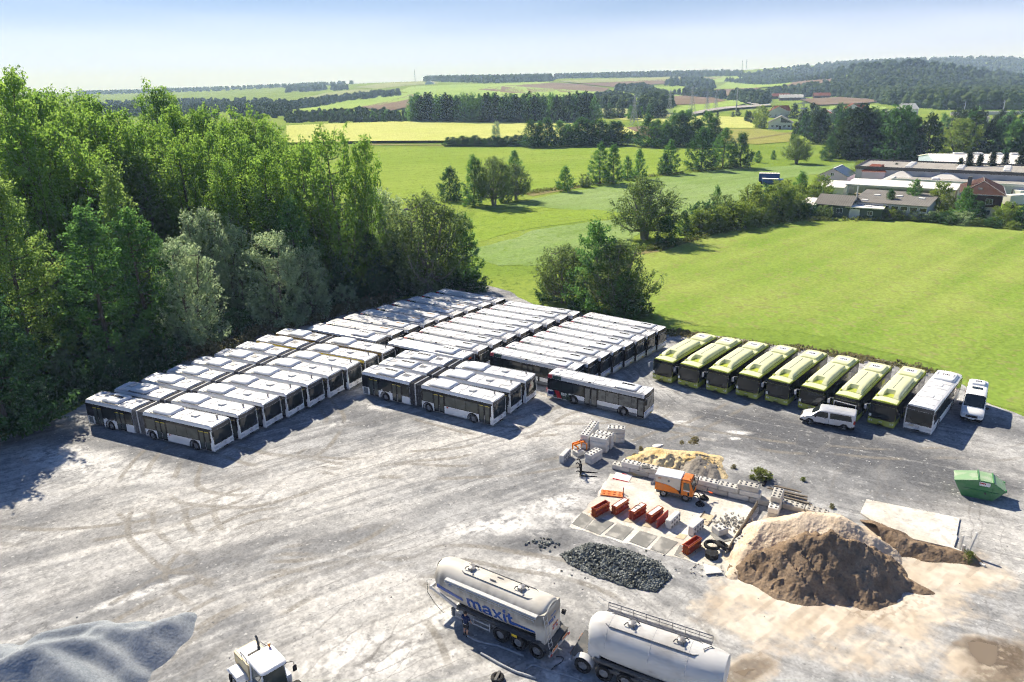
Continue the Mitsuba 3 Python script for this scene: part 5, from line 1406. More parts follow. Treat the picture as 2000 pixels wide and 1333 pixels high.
ORD = ['first', 'second', 'third', 'fourth', 'fifth', 'sixth', 'seventh', 'eighth', 'ninth']
gL = 'articulated buses along the wood'
for k, (x, y, a) in enumerate(ROW_LEFT_LONG):
    lab = ('nearest white articulated bus of the left row, dark slots on its rear roof unit' if k == 0 else
           'white articulated bus with a bright yellow roof edge in the left row' if k == 7 else
           'white articulated bus with a dull ochre roof edge, last long one of the left row' if k == 8 else
           f'{ORD[k]} white articulated bus from the near end of the left row')
    inst('articulated_bus', (ART0, ART, ART, ART, ART, ART, ART, ARTY, ARTO)[k], place(x, y, 0, a), lab, 'bus', gL)
for k, (x, y, a) in enumerate(ROW_LEFT):
    lab = 'white solo bus with four fan holes just behind the ochre edged long bus' if k == 0 else f'{ORD[k - 1]} white solo bus in the left block behind the one with four fan holes'
    if k == 8:
        lab = 'farthest white solo bus of the left block, its roof shaded by the trees'
    inst('solo_bus', SOLO if k == 0 else PLAINB, place(x, y, 0, a), lab, 'bus', 'solo buses of the left block')
for k, (x, y, a) in enumerate(ROW_MID_LONG):
    lab = ('nearest white articulated bus of the middle row, seen along its side', 'middle one of the three white articulated buses in the middle row', 'rear one of the three white articulated buses in the middle row')[k]
    inst('articulated_bus', ARTD, place(x, y, 0, a), lab, 'bus', 'articulated buses of the middle row')
for k, (x, y, a) in enumerate(ROW_MID):
    lab = 'dark sided solo bus behind the three middle articulated buses, orange patch at its front' if k == 0 else f'white solo bus of the middle block, {ORD[k - 1]} behind the dark sided one'
    key = inst('solo_bus', SOLO if k == 0 else PLAIN, place(x, y, 0, a), lab, 'bus', 'solo buses of the middle block')
    if k == 0:
        part(key, 'sign_patch', box(11.90, 12.0, -0.35, 0.15, 2.55, 2.72, 0.01), 'sign_orange', xf=place(x, y, 0, a), label='orange patch on the sign box')
for k, (x, y, a) in enumerate(ROW_RIGHT):
    lab = f'{ORD[k]} white solo bus of the right block behind the lone bus'
    inst('solo_bus', PLAIN, place(x, y, 0, a), lab, 'bus', 'solo buses of the right block')
inst('city_bus', RET, place(*LONE_BUS[:2], 0, LONE_BUS[2]), 'white solo bus alone before the right block, red and green slash at its tail', 'bus')
for k, (x, y, a) in enumerate(ROW_GREEN):
    if k == 8:
        inst('white_bus', WHITE12, place(x, y, 0, a), 'white solo bus at the right end of the green row', 'bus')
    else:
        lab = f'lime green bus with roof fairing, {ORD[k]} from the left of the green row'
        if k == 6:
            lab = 'lime green bus with a pale frame across its windscreen, behind the silver van'
        if k == 7:
            lab = 'lime green bus standing next to the white bus at the right end of the row'
        inst('gas_bus', GASF if k == 6 else GAS, place(x, y, 0, a), lab, 'bus', 'lime green buses')

# ------------------------------------------------------------------ heaps
from scipy.ndimage import gaussian_filter


def heap(name, x0, x1, y0, y1, step, segs, m, label, category, slope=0.66, rough=0.16, seed=1, scoops=(), kind=None, nscale=0.9, gully=0.0, warp=1.6):
    gx, gy_ = np.arange(x0, x1, step), np.arange(y0, y1, step)
    X, Y = np.meshgrid(gx, gy_)
    wx = X + (meshkit.fbm(np.stack([X * 0.45, Y * 0.45, X * 0 + seed], -1), 3, seed) - 0.5) * warp
    wy = Y + (meshkit.fbm(np.stack([X * 0.45, Y * 0.45, X * 0 + seed + 7], -1), 3, seed + 3) - 0.5) * warp
    Z = np.full(X.shape, -9.0)
    for ax, ay, az, bx, by, bz, *sl in segs:
        dx, dy = bx - ax, by - ay
        t = np.clip(((wx - ax) * dx + (wy - ay) * dy) / (dx * dx + dy * dy + 1e-9), 0, 1)
        d = np.hypot(wx - ax - t * dx, wy - ay - t * dy)
        s = sl[0] if sl else slope
        h = az + (bz - az) * t - s * np.sqrt(d * d + 0.02)
        Z = np.maximum(Z, h)
    for cx, cy, r, dep in scoops:
        d = np.hypot(wx - cx, wy - cy)
        Z = np.minimum(Z, np.where(d < r * 2.2, np.maximum(0, dep + 1.5 * (d - r)), 99))
    Z = gaussian_filter(Z, 0.9)
    P3 = np.stack([X, Y, X * 0], -1)
    on = np.clip(Z * 2.0, 0, 1)
    Z = Z + on * rough * (meshkit.fbm(P3 * nscale * 2.0, 4, seed + 9) - 0.5) * 2 + on * gully * (np.abs(meshkit.noise(np.stack([X * 1.1 + Y * 0.5, X * 0.18 - Y * 0.3, X * 0], -1), seed + 2) - 0.5) - 0.25)
    Z = np.clip(Z, -0.15, None)
    n = len(gx)
    v = np.stack([X, Y, Z], -1).reshape(-1, 3)
    i = (np.arange(len(gy_) - 1)[:, None] * n + np.arange(n - 1)[None]).ravel()
    f = np.vstack([np.stack([i, i + 1, i + 1 + n], 1), np.stack([i, i + 1 + n, i + n], 1)])
    keep = v[f][:, :, 2].max(1) > -0.02
    f = f[keep]
    u, inv = np.unique(f, return_inverse=True)
    mesh = trimesh.Trimesh(v[u], inv.reshape(-1, 3), process=False)
    return single(name, mesh, m, label, category, None, kind, True)


def sandmat(name, c0, c1, c2, rel=0.05, s=1.0):
    def f(p, n, uv):
        a = fbm(p.x * 0.8 * s, p.y * 0.8 * s, p.z * 1.2 * s, 4)
        b = fbm(p.x * 5.0, p.y * 5.0, p.z * 5.0, 3)
        col = mix(c0, c1, smoothstep(0.30, 0.70, a))
        col = mix(col, c2, smoothstep(0.55, 0.8, b) * 0.6)
        return col * (0.80 + 0.4 * noise(p.x * 11, p.y * 11, p.z * 11))
    bump(name, diffuse(mikit.proc(f)), lambda p, n, uv: fbm(p.x * 4.2, p.y * 4.2, p.z * 4.2, 4) + 0.5 * noise(p.x * 10, p.y * 10, p.z * 10), rel * 0.62, 0.04)


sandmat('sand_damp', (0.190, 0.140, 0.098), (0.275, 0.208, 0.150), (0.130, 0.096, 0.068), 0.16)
sandmat('sand_dry', (0.58, 0.47, 0.35), (0.66, 0.56, 0.44), (0.46, 0.37, 0.28), 0.12)
sandmat('sand_yellow', (0.56, 0.41, 0.20), (0.66, 0.54, 0.33), (0.42, 0.31, 0.16), 0.14)
sandmat('earth_grey', (0.26, 0.235, 0.20), (0.34, 0.31, 0.27), (0.20, 0.185, 0.165), 0.14)
sandmat('chippings', (0.255, 0.285, 0.32), (0.325, 0.352, 0.382), (0.20, 0.226, 0.258), 0.04, 0.7)
_s = lambda a, za, b, zb, *k: (*a, za, *b, zb, *k)
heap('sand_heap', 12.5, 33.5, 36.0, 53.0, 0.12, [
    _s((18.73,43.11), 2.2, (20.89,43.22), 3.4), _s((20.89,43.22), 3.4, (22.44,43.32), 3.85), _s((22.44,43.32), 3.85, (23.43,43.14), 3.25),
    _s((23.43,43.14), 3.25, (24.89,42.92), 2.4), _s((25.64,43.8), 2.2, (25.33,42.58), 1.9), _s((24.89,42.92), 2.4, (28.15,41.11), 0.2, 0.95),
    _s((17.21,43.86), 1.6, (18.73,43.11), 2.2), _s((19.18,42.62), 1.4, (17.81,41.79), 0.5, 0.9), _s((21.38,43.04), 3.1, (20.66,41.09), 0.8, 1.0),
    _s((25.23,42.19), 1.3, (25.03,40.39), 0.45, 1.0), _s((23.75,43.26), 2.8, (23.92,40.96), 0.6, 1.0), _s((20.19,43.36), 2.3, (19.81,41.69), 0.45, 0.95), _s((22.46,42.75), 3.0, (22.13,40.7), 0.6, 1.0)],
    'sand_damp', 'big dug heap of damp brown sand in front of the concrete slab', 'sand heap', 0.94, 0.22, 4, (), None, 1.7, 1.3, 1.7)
heap('sand_heap', 13.0, 31.0, 40.0, 55.0, 0.15, [
    _s((18.81,47.37), 1.6, (21.64,47.04), 2.3), _s((21.64,47.04), 2.3, (23.95,47.12), 2.6), _s((23.95,47.12), 2.6, (25.24,46.31), 2.2), _s((25.24,46.31), 2.2, (27.09,45.57), 1.2),
    _s((16.73,45.32), 0.8, (18.81,47.37), 1.6), _s((15.55,43.46), 0.35, (17.06,45.31), 0.9)],
    'sand_dry', 'pale dry sand heap behind and left of the big brown one', 'sand heap', 0.66, 0.08, 8, (), None, 3.0, 0.2)
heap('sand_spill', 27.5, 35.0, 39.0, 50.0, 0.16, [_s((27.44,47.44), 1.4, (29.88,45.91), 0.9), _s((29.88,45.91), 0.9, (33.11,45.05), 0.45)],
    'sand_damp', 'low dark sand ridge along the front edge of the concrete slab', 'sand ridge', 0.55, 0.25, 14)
heap('earth_heap', 8.0, 25.0, 50.0, 66.0, 0.14, [
    _s((11.99,59.34), 0.95, (14.05,59.15), 1.35), _s((14.05,59.15), 1.35, (15.82,59.01), 1.0), _s((15.82,59.01), 1.0, (16.97,58.6), 1.2), _s((16.97,58.6), 1.2, (18.59,57.45), 0.5), _s((13.21,61.72), 0.4, (18.88,60.33), 0.3, 0.35)],
    'sand_yellow', 'low yellow sand heap behind the block wall, weeds on top', 'sand heap', 0.55, 0.30, 21, (), None, 1.4, 0.2)
heap('earth_heap', 12.0, 22.0, 51.0, 60.0, 0.14, [_s((15.93,58.08), 1.05, (16.91,58.35), 1.28), _s((16.91,58.35), 1.28, (17.06,57.56), 0.8)],
    'earth_grey', 'grey earth tipped on the low yellow sand heap', 'earth heap', 0.55, 0.25, 23)
heap('chipping_heap', -46, -19, 25.0, 46.0, 0.17, [
    _s((-30.86,33.15), 2.3, (-29.04,35.25), 2.4), _s((-29.04,35.25), 2.4, (-27.36,36.03), 2.0), _s((-27.36,36.03), 2.0, (-26.08,36.19), 1.7), _s((-26.08,36.19), 1.7, (-22.85,34.74), 0.6),
    _s((-26.41,37.55), 1.7, (-23.7,37.03), 1.8), _s((-23.7,37.03), 1.8, (-22.78,38.33), 1.4), _s((-22.78,38.33), 1.4, (-22.33,39.75), 0.7), _s((-25.13,37.55), 1.75, (-26.03,36.74), 1.5),
    _s((-29.99,37.25), 1.4, (-27.51,38.62), 1.1), _s((-29.04,35.25), 2.4, (-24.58,33.13), 1.2), _s((-29.93,34.84), 1.8, (-32.71,36.39), 1.2), _s((-31.13,32.38), 2.1, (-28.07,31.33), 1.9)],
    'chippings', 'blue grey heap of fine stone chippings at the lower left corner', 'chipping heap', 0.80, 0.015, 31, (), None, 1.6, 0.0, 0.5)

# coarse black stones: far too many to count
def rocks(name, pts, label, r0, r1, m, seed):
    rng = np.random.default_rng(seed)
    out = []
    base = [trimesh.convex.convex_hull((lambda q: q / np.linalg.norm(q, axis=1, keepdims=True) ** 0.75)(rng.normal(size=(13, 3))) * [0.92, 0.78, 0.68]) for _ in range(14)]
    for x, y, z in pts:
        b = base[rng.integers(14)]
        R = trimesh.transformations.random_rotation_matrix(rng.random(3))[:3, :3]
        out.append(trimesh.Trimesh(b.vertices @ R.T * rng.uniform(r0, r1) + [x, y, z], b.faces, process=False))
    return single(name, cat(*out), m, label, 'stones', None, 'stuff')


scene['stone_dark'] = {'type': 'twosided', 'b': {'type': 'principled', 'base_color': mikit.proc(lambda p, n, uv: mix((0.055, 0.066, 0.064), (0.20, 0.22, 0.215), smoothstep(0.3, 0.8, cell_rand(p.x * 2.6, p.y * 2.6, p.z * 2.6) * 0.6 + 0.4 * noise(p.x * 6, p.y * 6, p.z * 6)))), 'roughness': 0.55, 'specular': 0.4}}
scene['rubble_pale'] = {'type': 'twosided', 'b': diffuse(mikit.proc(lambda p, n, uv: mix((0.30, 0.29, 0.26), (0.52, 0.50, 0.46), cell_rand(p.x * 5, p.y * 5, p.z * 5))))}
_rk = np.random.default_rng(3)
_P = Polygon([(3.38,46.03), (5.65,47.43), (8.31,46.5), (10.5,44.81), (11.05,43.27), (9.64,41.65), (7.66,42.27), (5.7,43.42), (3.91,44.91)])
_pts = []
from shapely.geometry import Point
while len(_pts) < 4200:
    x, y = _rk.uniform(3, 12), _rk.uniform(41, 48.5)
    if _P.contains(Point(x, y)):
        d = _P.exterior.distance(Point(x, y))
        _pts.append((x, y, _rk.uniform(0, 1) ** 0.4 * min(0.72, d * 0.55) + 0.07))
_pts += [(*(np.array((2.2,47.53)) + _rk.normal(size=2) * [0.7, 0.3]), 0.06) for _ in range(50)]
_pts += [(*(np.array((7.23,44.13)) + _rk.normal(size=2) * [3.2, 1.3]), 0.0) for _ in range(30)]
rocks('boulder_heap', _pts, 'heap of coarse dark broken stones between the silo trailers and the concrete floor', 0.085, 0.165, 'stone_dark', 4)
rocks('rubble', [(*(np.array((17.28,49.67)) + _rk.normal(size=2) * [0.75, 0.55]), abs(_rk.normal() * 0.08) + 0.04) for _ in range(160)], 'small pile of pale rubble beside the lone concrete block', 0.06, 0.15, 'rubble_pale', 5)
rocks('loose_stones', [(*(np.array((14.24,43.74)) + _rk.normal(size=2) * [0.9, 0.5]), 0.05) for _ in range(40)] + [(_rk.uniform(-30, 45), _rk.uniform(36, 66), 0.0) for _ in range(300)], 'loose pale stones scattered over the yard', 0.04, 0.10, 'rubble_pale', 6)

# ------------------------------------------------------------------ concrete blocks
BL, BW, BH = 1.70, 0.80, 0.50


def block_meshes(L=BL, W=BW, H=BH):
    b = box(-L / 2, L / 2, -W / 2, W / 2, 0.004, H - 0.022, 0.045)
    st = cat(*[hull([(x + a * 0.085, y + c * 0.085, H - 0.01) for a in (-1, 1) for c in (-1, 1)] + [(x + a * 0.055, y + c * 0.055, H + 0.05) for a in (-1, 1) for c in (-1, 1)]) for x in np.linspace(-L / 2 + 0.22, L / 2 - 0.22, max(2, round(L / 0.42))) for y in (-0.19, 0.19)])
    return b, st


BLOCK = Proto('concrete_block')
_b, _st = block_meshes()
BLOCK.add('body', _b, 'concrete_lt'), BLOCK.add('stud', _st, 'recess_shadow')
BLOCK.done()
HALF = Proto('half_block')
_b, _st = block_meshes(0.85)
HALF.add('body', _b, 'concrete_lt'), HALF.add('stud', _st, 'recess_shadow')
HALF.done()


def stack(p0, p1, courses, label, n=1, group='concrete blocks stacked in the yard', proto=BLOCK, side=1):
    """Blocks whose near edge runs from p0 towards p1; they lie to the left of it (side 1)."""
    a = math.atan2(p1[1] - p0[1], p1[0] - p0[0])
    for i in range(n):
        for k in range(courses):
            cx = p0[0] + math.cos(a) * (BL / 2 + i * (BL + 0.015)) - side * math.sin(a) * BW / 2
            cy = p0[1] + math.sin(a) * (BL / 2 + i * (BL + 0.015)) + side * math.cos(a) * BW / 2
            what = 'topmost' if k == courses - 1 else 'bottom' if k == 0 else 'middle'
            inst('concrete_block', proto, place(cx + _rk.normal() * 0.012, cy + _rk.normal() * 0.012, k * BH + 0.012, a + _rk.normal() * 0.008), f'{what} block {label}' + (f', {("near", "far", "third")[i]} end' if n > 1 else ''), 'concrete block', group)


stack((7.14,62.58), (8.88,66.41), 3, 'of the long stack near the lone bus', 2)
stack((9.16,64.13), (10.69,63.82), 3, 'of the rear stack toward the green buses', 1)
stack((9.52,63.79), (10.54,63.87), 2, 'of the small stack before the rear one', 1, proto=HALF)
stack((7.82,63.24), (9.43,62.44), 3, 'of the inner stack, rear of the pair')
stack((7.26,62.48), (8.87,61.7), 3, 'of the inner stack, front of the pair')
stack((7.14,59.52), (8.36,60.82), 2, 'of the front stack right of the orange grab')
inst('concrete_block', BLOCK, T().translate([4.78, 60.75, 0.40]).rotate([0, 0, 1], 62).rotate([1, 0, 0], 90).translate([0, 0, -0.25]), 'single block standing on edge at the left of the stacks', 'concrete block', 'concrete blocks stacked in the yard')
inst('concrete_block', HALF, place(*(6.1,61.68), 0.012, 0.6), 'small pale block held under the orange grab', 'concrete block', 'concrete blocks stacked in the yard')
inst('concrete_block', BLOCK, T().translate([12.55, 49.75, 0.44]).rotate([0, 0, 1], 51).rotate([1, 0, 0], 90).translate([0, 0, -0.25]), 'white block on edge right of the open red form panel', 'concrete block', 'blocks cast in the forms')
inst('concrete_block', BLOCK, T().translate([14.15, 48.75, 0.44]).rotate([0, 0, 1], 47).rotate([1, 0, 0], 90).translate([0, 0, -0.25]), 'white block on edge, second right of the red form panel', 'concrete block', 'blocks cast in the forms')
inst('concrete_block', HALF, place(*(15.96,48.53), 0.03, 0.45, 1.15), 'lone square block lying beside the pale rubble', 'concrete block', 'blocks cast in the forms')

# the wall of blocks round the concrete floor: two courses, a third at its right end
wall = thing('block_wall', 'low wall of pale concrete blocks along the back of the concrete floor', 'wall')
ws, hs = mikit.ply(block_meshes()[1], 'recess_shadow'), mikit.ply(block_meshes(0.85)[1], 'recess_shadow')
wb = [mikit.ply(block_meshes()[0], m_) for m_ in ('concrete_lt', 'concrete_mid', 'concrete_old')]
hb = [mikit.ply(block_meshes(0.85)[0], m_) for m_ in ('concrete_lt', 'concrete_mid', 'concrete_old')]


def wall_block(x, y, z, a, half=False, top=True):
    k = fresh(wall + '__block')
    scene[k] = {**(hb if half else wb)[_rk.integers(3)], 'to_world': place(x, y, z, a)}
    if top:
        scene[k + '__stud'] = {**(hs if half else ws), 'to_world': place(x, y, z, a)}


W0, W1 = np.array((8.87,58.76)), np.array((20.15,52.44))
wl = np.linalg.norm(W1 - W0)
wa = math.atan2(*(W1 - W0)[::-1])
wu, wn = (W1 - W0) / wl, np.array([-(W1 - W0)[1], (W1 - W0)[0]]) / wl
nb = int(wl // (BL + 0.05))
for k in range(nb + 1):
    c = W0 + wu * ((BL + 0.05) * (k + 0.5)) + wn * 0.40 + wn * _rk.normal() * 0.015
    wall_block(*c, 0.03, wa, False, k == 0)
for k in range(nb):
    c = W0 + wu * ((BL + 0.05) * (k + 1.0)) + wn * 0.40 + wn * _rk.normal() * 0.015
    wall_block(*c, 0.03 + BH, wa, False, k < nb - 1)
for k in (nb - 0.62,):
    c = W0 + wu * ((BL + 0.05) * (k + 0.5)) + wn * 0.40
    wall_block(*c, 0.03 + 2 * BH, wa)
e = W0 + wu * ((BL + 0.05) * (nb + 1) + 0.42) + wn * 0.1
for z in (0, 1, 2):
    wall_block(*e, 0.03 + z * BH, wa + math.pi / 2, False, z == 2)
for z in (0, 1):
    wall_block(*(e - wn * 1.35), 0.03 + z * BH, wa + math.pi / 2, True, z == 1)
for k in range(2):
    wall_block(*(e + wu * (1.3 + k * (BL + 0.05)) + wn * 0.55), 0.03, wa - 0.05, False)
wall_block(*(17.22,46.98), 0.03, wa + 1.15)
# things lying on the wall
single('grey_tarp', moved(box(-0.35, 0.35, -0.28, 0.28, 0, 0.07, 0.02), *(11.67,57.04), 1.09, wa + 0.4), 'dark_steel', 'dark grey mat lying on the block wall left of the sweeper', 'mat')

# dark casting plates set in the floor
for k, c in enumerate([((300, 1085), (405, 1128), (492, 1035), (385, 990)), ((412, 1130), (540, 1180), (665, 1078), (520, 1030)), ((583, 1180), (740, 1230), (835, 1128), (692, 1080)), ((795, 1240), (945, 1295), (1040, 1192), (890, 1145)), ((978, 1305), (1110, 1352), (1220, 1245), (1075, 1195)), ((1185, 1355), (1260, 1385), (1310, 1300), (1235, 1270))]):
    pass
PLATES = [[(4.55,50.09), (5.45,49.37), (6.41,50.85), (5.49,51.64)], [(5.51,49.34), (6.58,48.52), (7.93,50.09), (6.68,50.92)], [(6.97,48.51), (8.26,47.71), (9.36,49.25), (8.17,50.05)], [(8.73,47.54), (9.9,46.7), (11.03,48.2), (9.81,48.96)], [(10.16,46.54), (11.17,45.84), (12.45,47.35), (11.33,48.14)], [(11.8,45.78), (12.35,45.35), (13.05,46.53), (12.5,46.98)]]
for k, q in enumerate(PLATES):
    single('casting_plate', slab(q, 0.024, 0.055), 'plate_dark', f'dark square casting plate in the row on the concrete floor, {ORD[k]} from the left', 'plate', 'casting plates')
single('casting_plate', slab([(15.13,48.48), (15.48,47.11), (16.54,47.45), (16.18,48.68)], 0.026, 0.06), 'plate_dark', 'grey plate under the lone square block by the rubble', 'plate', 'casting plates')

# ------------------------------------------------------------------ casting forms
def form(x, y, a, label, full=True, H=0.78, L=1.62, W=0.46, open_=False, z=0.06):
    k = thing('casting_form', label, 'casting form', 'casting forms on the concrete floor')
    xf = place(x, y, z, a)
    part(k, 'shell', cat(box(-L / 2, L / 2, -W / 2, -W / 2 + 0.05, 0, H), box(-L / 2, L / 2, W / 2 - 0.05, W / 2, 0, H), box(-L / 2, -L / 2 + 0.05, -W / 2, W / 2, 0, H), box(L / 2 - 0.05, L / 2, -W / 2, W / 2, 0, H)), 'mould_red', xf=xf)
    for zz in (0.10, 0.40, H - 0.08):
        part(k, 'rib', cat(box(-L / 2 - 0.06, L / 2 + 0.06, -W / 2 - 0.07, -W / 2 - 0.002, zz - 0.035, zz + 0.035, 0.012), box(-L / 2 - 0.06, L / 2 + 0.06, W / 2 + 0.002, W / 2 + 0.07, zz - 0.035, zz + 0.035, 0.012)), 'mould_orange' if zz > 0.5 else 'mould_red', xf=xf)
    for xx in (-L / 2 - 0.09, L / 2 + 0.03):
        part(k, 'clamp', cat(*[box(xx, xx + 0.06, yy - 0.03, yy + 0.03, 0.02, H - 0.02, 0.01) for yy in (-0.16, 0.0, 0.16)]), 'mould_red', xf=xf)
    if full:
        part(k, 'concrete_fill', box(-L / 2 + 0.052, L / 2 - 0.052, -W / 2 + 0.052, W / 2 - 0.052, 0.1, H - 0.015), 'board_white', xf=xf)
    else:
        part(k, 'inner_floor', box(-L / 2 + 0.052, L / 2 - 0.052, -W / 2 + 0.052, W / 2 - 0.052, 0.02, 0.10 if open_ else H - 0.25), 'mould_inner', xf=xf)
    part(k, 'base_board', box(-L / 2 - 0.25, L / 2 + 0.15, -W / 2 - 0.3, W / 2 + 0.15, -0.035, -0.005), 'plywood', xf=xf)
    return k


form(7.0, 51.55, 0.72, 'leftmost red casting form of the row, half filled with a dark slot on top', False)
form(8.65, 51.85, 0.78, 'second red casting form of the row, filled to the brim with pale concrete')
form(9.95, 51.05, 0.78, 'third red casting form of the row, a round hoop lying on it')
ring = trimesh.creation.torus(0.28, 0.02, 20, 6)
single('wire_hoop', moved(ring, 9.95, 51.05, 0.86, s=1.0), 'dark_steel', 'dark wire hoop lying on the third casting form', 'hoop')
form(11.25, 50.55, 0.78, 'fourth red casting form of the row, just left of the open form panel')
form(13.25, 46.35, 0.72, 'open empty red casting form standing apart next to the tyres', False, open_=True)
k = thing('formwork', 'open red form panel leaning upright between the forms and the white blocks', 'formwork')
part(k, 'panel', box(-0.85, 0.85, -0.03, 0.03, 0, 0.8, 0.01), 'mould_inner', xf=place(11.75, 49.85, 0.04, 0.85))
part(k, 'frame', cat(*[box(-0.88, 0.88, 0.03, 0.09, z, z + 0.06) for z in (0.0, 0.36, 0.74)]), 'mould_red', xf=place(11.75, 49.85, 0.04, 0.85))
k = thing('formwork', 'orange form panel with square openings lying flat behind the forms', 'formwork')
xf = place(*(8.33,54.42), 0.04, -0.25)
pn = man(box(-0.95, 0.95, -0.42, 0.42, 0, 0.10))
for x in (-0.68, -0.23, 0.23, 0.68):
    for y in (-0.18, 0.18):
        pn = pn - man(box(x - 0.11, x + 0.11, y - 0.08, y + 0.08, 0.04, 0.2))
part(k, 'panel', tri(pn), 'mould_orange', xf=xf)
part(k, 'edge_post', cat(box(0.90, 0.97, 0.30, 0.40, 0, 0.55), box(0.90, 0.97, -0.1, 0.0, 0, 0.3)), 'mould_red', xf=xf)
k = thing('pallet_frame', 'yellowish plywood frame lying on the floor right of the white blocks', 'frame')
xf = place(*(15.39,50.44), 0.03, 0.95)
part(k, 'board', box(-0.85, 0.75, -0.42, 0.42, 0, 0.03), 'plywood', xf=xf)
part(k, 'lath', cat(box(-0.9, 0.95, -0.50, -0.43, 0, 0.08), box(-0.9, 0.95, 0.43, 0.50, 0, 0.08)), 'timber', xf=xf)
k = thing('board', 'white board with red edge lying flat before the left end of the block wall', 'board')
part(k, 'sheet', slab([(8.79,57.08), (10.08,56.39), (10.62,57.52), (9.19,58.08)], 0.03, 0.075), 'board_white')
part(k, 'red_edge', slab([(8.73,56.98), (10.07,56.33), (10.1,56.43), (8.81,57.1)], 0.028, 0.06), 'ret_red')
part(k, 'red_patch', slab([(9.67,57.9), (10.12,57.68), (10.03,57.56), (9.72,57.73)], 0.0752, 0.08), 'ret_red')
for c in ([(5.92,51.71), (6.37,51.44), (6.59,51.77), (6.15,52.04)], [(10.03,49.67), (10.65,49.3), (11.0,49.72), (10.37,50.06)], [(12.36,47.96), (12.92,47.68), (13.36,48.23), (12.8,48.51)], [(8.71,50.36), (9.26,50.05), (9.61,50.5), (9.05,50.76)]):
    single('plywood_board', slab(c, 0.026, 0.05), 'plywood', 'pale plywood board on the floor beside a casting form', 'board', 'plywood boards by the forms')

# orange block grab over the small block
k = thing('block_grab', 'orange steel grab resting on the small block among the stacks', 'grab')
gx0, gy0 = (6.3,62.25)
xf = place(gx0, gy0, 0.50, 0.6)
part(k, 'beam', cat(box(-0.62, 0.62, -0.09, 0.09, 0.36, 0.50, 0.02), box(-0.62, 0.62, 0.34, 0.46, 0.30, 0.42, 0.02)), 'orange_paint', xf=xf)
for x in (-0.55, 0.55):
    part(k, 'claw', cat(box(x - 0.06, x + 0.06, -0.42, -0.34, -0.3, 0.34, 0.015), box(x - 0.06, x + 0.06, 0.36, 0.44, -0.3, 0.34, 0.015), box(x - 0.06, x + 0.06, -0.42, 0.44, 0.26, 0.36, 0.015)), 'orange_paint', xf=xf)
part(k, 'hook', tube([(0, 0, 0.5), (0, 0, 0.72), (0.1, 0, 0.78), (0.14, 0, 0.66)], 0.035, 6), 'dark_steel', xf=xf)

# fork attachment
k = thing('fork_carriage', 'black loader fork attachment standing on the gravel left of the block wall', 'fork attachment')
xf = place(*(5.97,58.04), 0.0, -0.15)
part(k, 'carriage', cat(box(-0.04, 0.04, -0.62, 0.62, 0.20, 0.32, 0.02), box(-0.04, 0.04, -0.62, 0.62, 0.78, 0.90, 0.02), *[box(-0.05, 0.03, y - 0.05, y + 0.05, 0.0, 1.0, 0.02) for y in (-0.55, 0.0, 0.55)]), 'black_matt', xf=xf)
for y in (-0.42, 0.30):
    part(k, 'hook', tube([(-0.04, y, 0.95), (-0.10, y, 1.25), (-0.26, y, 1.35), (-0.36, y, 1.22)], 0.055, 6), 'black_matt', xf=xf)
    part(k, 'hook', tube([(-0.04, y, 0.45), (-0.22, y, 0.52), (-0.34, y, 0.42)], 0.05, 6), 'black_matt', xf=xf)
    part(k, 'fork', cat(box(0.04, 0.12, y - 0.06, y + 0.06, 0.03, 0.85, 0.015), hull([(0.04, y - 0.06, 0.03), (0.04, y + 0.06, 0.03), (0.04, y - 0.06, 0.10), (0.04, y + 0.06, 0.10), (1.55, y - 0.05, 0.03), (1.55, y + 0.05, 0.03), (1.55, y - 0.05, 0.05), (1.55, y + 0.05, 0.05)])), 'black_matt', xf=xf)

# timbers and posts
for j, (a, b, z, lab) in enumerate([((375, 235), (550, 275), 0.62, 'long weathered timber at the back of the pile behind the wall corner'), ((330, 245), (590, 305), 0.45, 'longest timber in the pile behind the wall corner'), ((390, 270), (590, 320), 0.34, 'timber in the middle of the pile behind the wall corner'), ((390, 290), (600, 345), 0.22, 'front timber of the pile behind the wall corner'), ((470, 300), (620, 358), 0.10, 'lowest timber sticking out of the pile behind the wall')]):
    pass
TIMB = [((22.23,54.42), (24.13,53.36), 0.50), ((21.63,54.36), (24.44,52.79), 0.36), ((22.26,53.88), (24.35,52.55), 0.25), ((22.14,53.51), (24.35,52.17), 0.14), ((23.12,53.32), (24.58,52.01), 0.02), ((22.66,54.57), (24.32,53.4), 0.02)]
for j, (a, b, z) in enumerate(TIMB):
    d = math.hypot(b[0] - a[0], b[1] - a[1])
    single('timber', moved(box(0, d, -0.10, 0.10, 0, 0.11, 0.012), a[0], a[1], z + 0.01, math.atan2(b[1] - a[1], b[0] - a[0])), 'timber', ('rearmost weathered timber of the pile behind the wall corner', 'longest weathered timber of the pile behind the wall corner', 'middle timber of the pile behind the wall corner', 'front timber of the pile behind the wall corner', 'lowest timber sticking out in front of the pile', 'bottom timber under the pile behind the wall')[j], 'timber', 'timbers behind the wall corner')
a, b = (21.58,55.28), (22.98,57.35)
single('timber', moved(box(0, math.hypot(b[0] - a[0], b[1] - a[1]), -0.09, 0.09, 0, 0.14, 0.01), a[0], a[1], 0.02, math.atan2(b[1] - a[1], b[0] - a[0])), 'black_matt', 'dark beam lying by the green bush behind the wall', 'timber')
for j, (a, h, lean) in enumerate([((33.04,45.75), 1.25, 0.10), ((33.15,45.37), 0.75, -0.12), ((33.21,45.09), 1.9, 0.32)]):
    single('post', moved(box(-0.09, 0.09, -0.09, 0.09, 0, h, 0.015), a[0], a[1], 0.0, 0.4, lean), 'concrete_lt', ('grey post standing by the front corner of the concrete slab', 'short post stub between the two taller posts', 'tall leaning post right of the concrete slab corner')[j], 'post', 'posts by the slab')
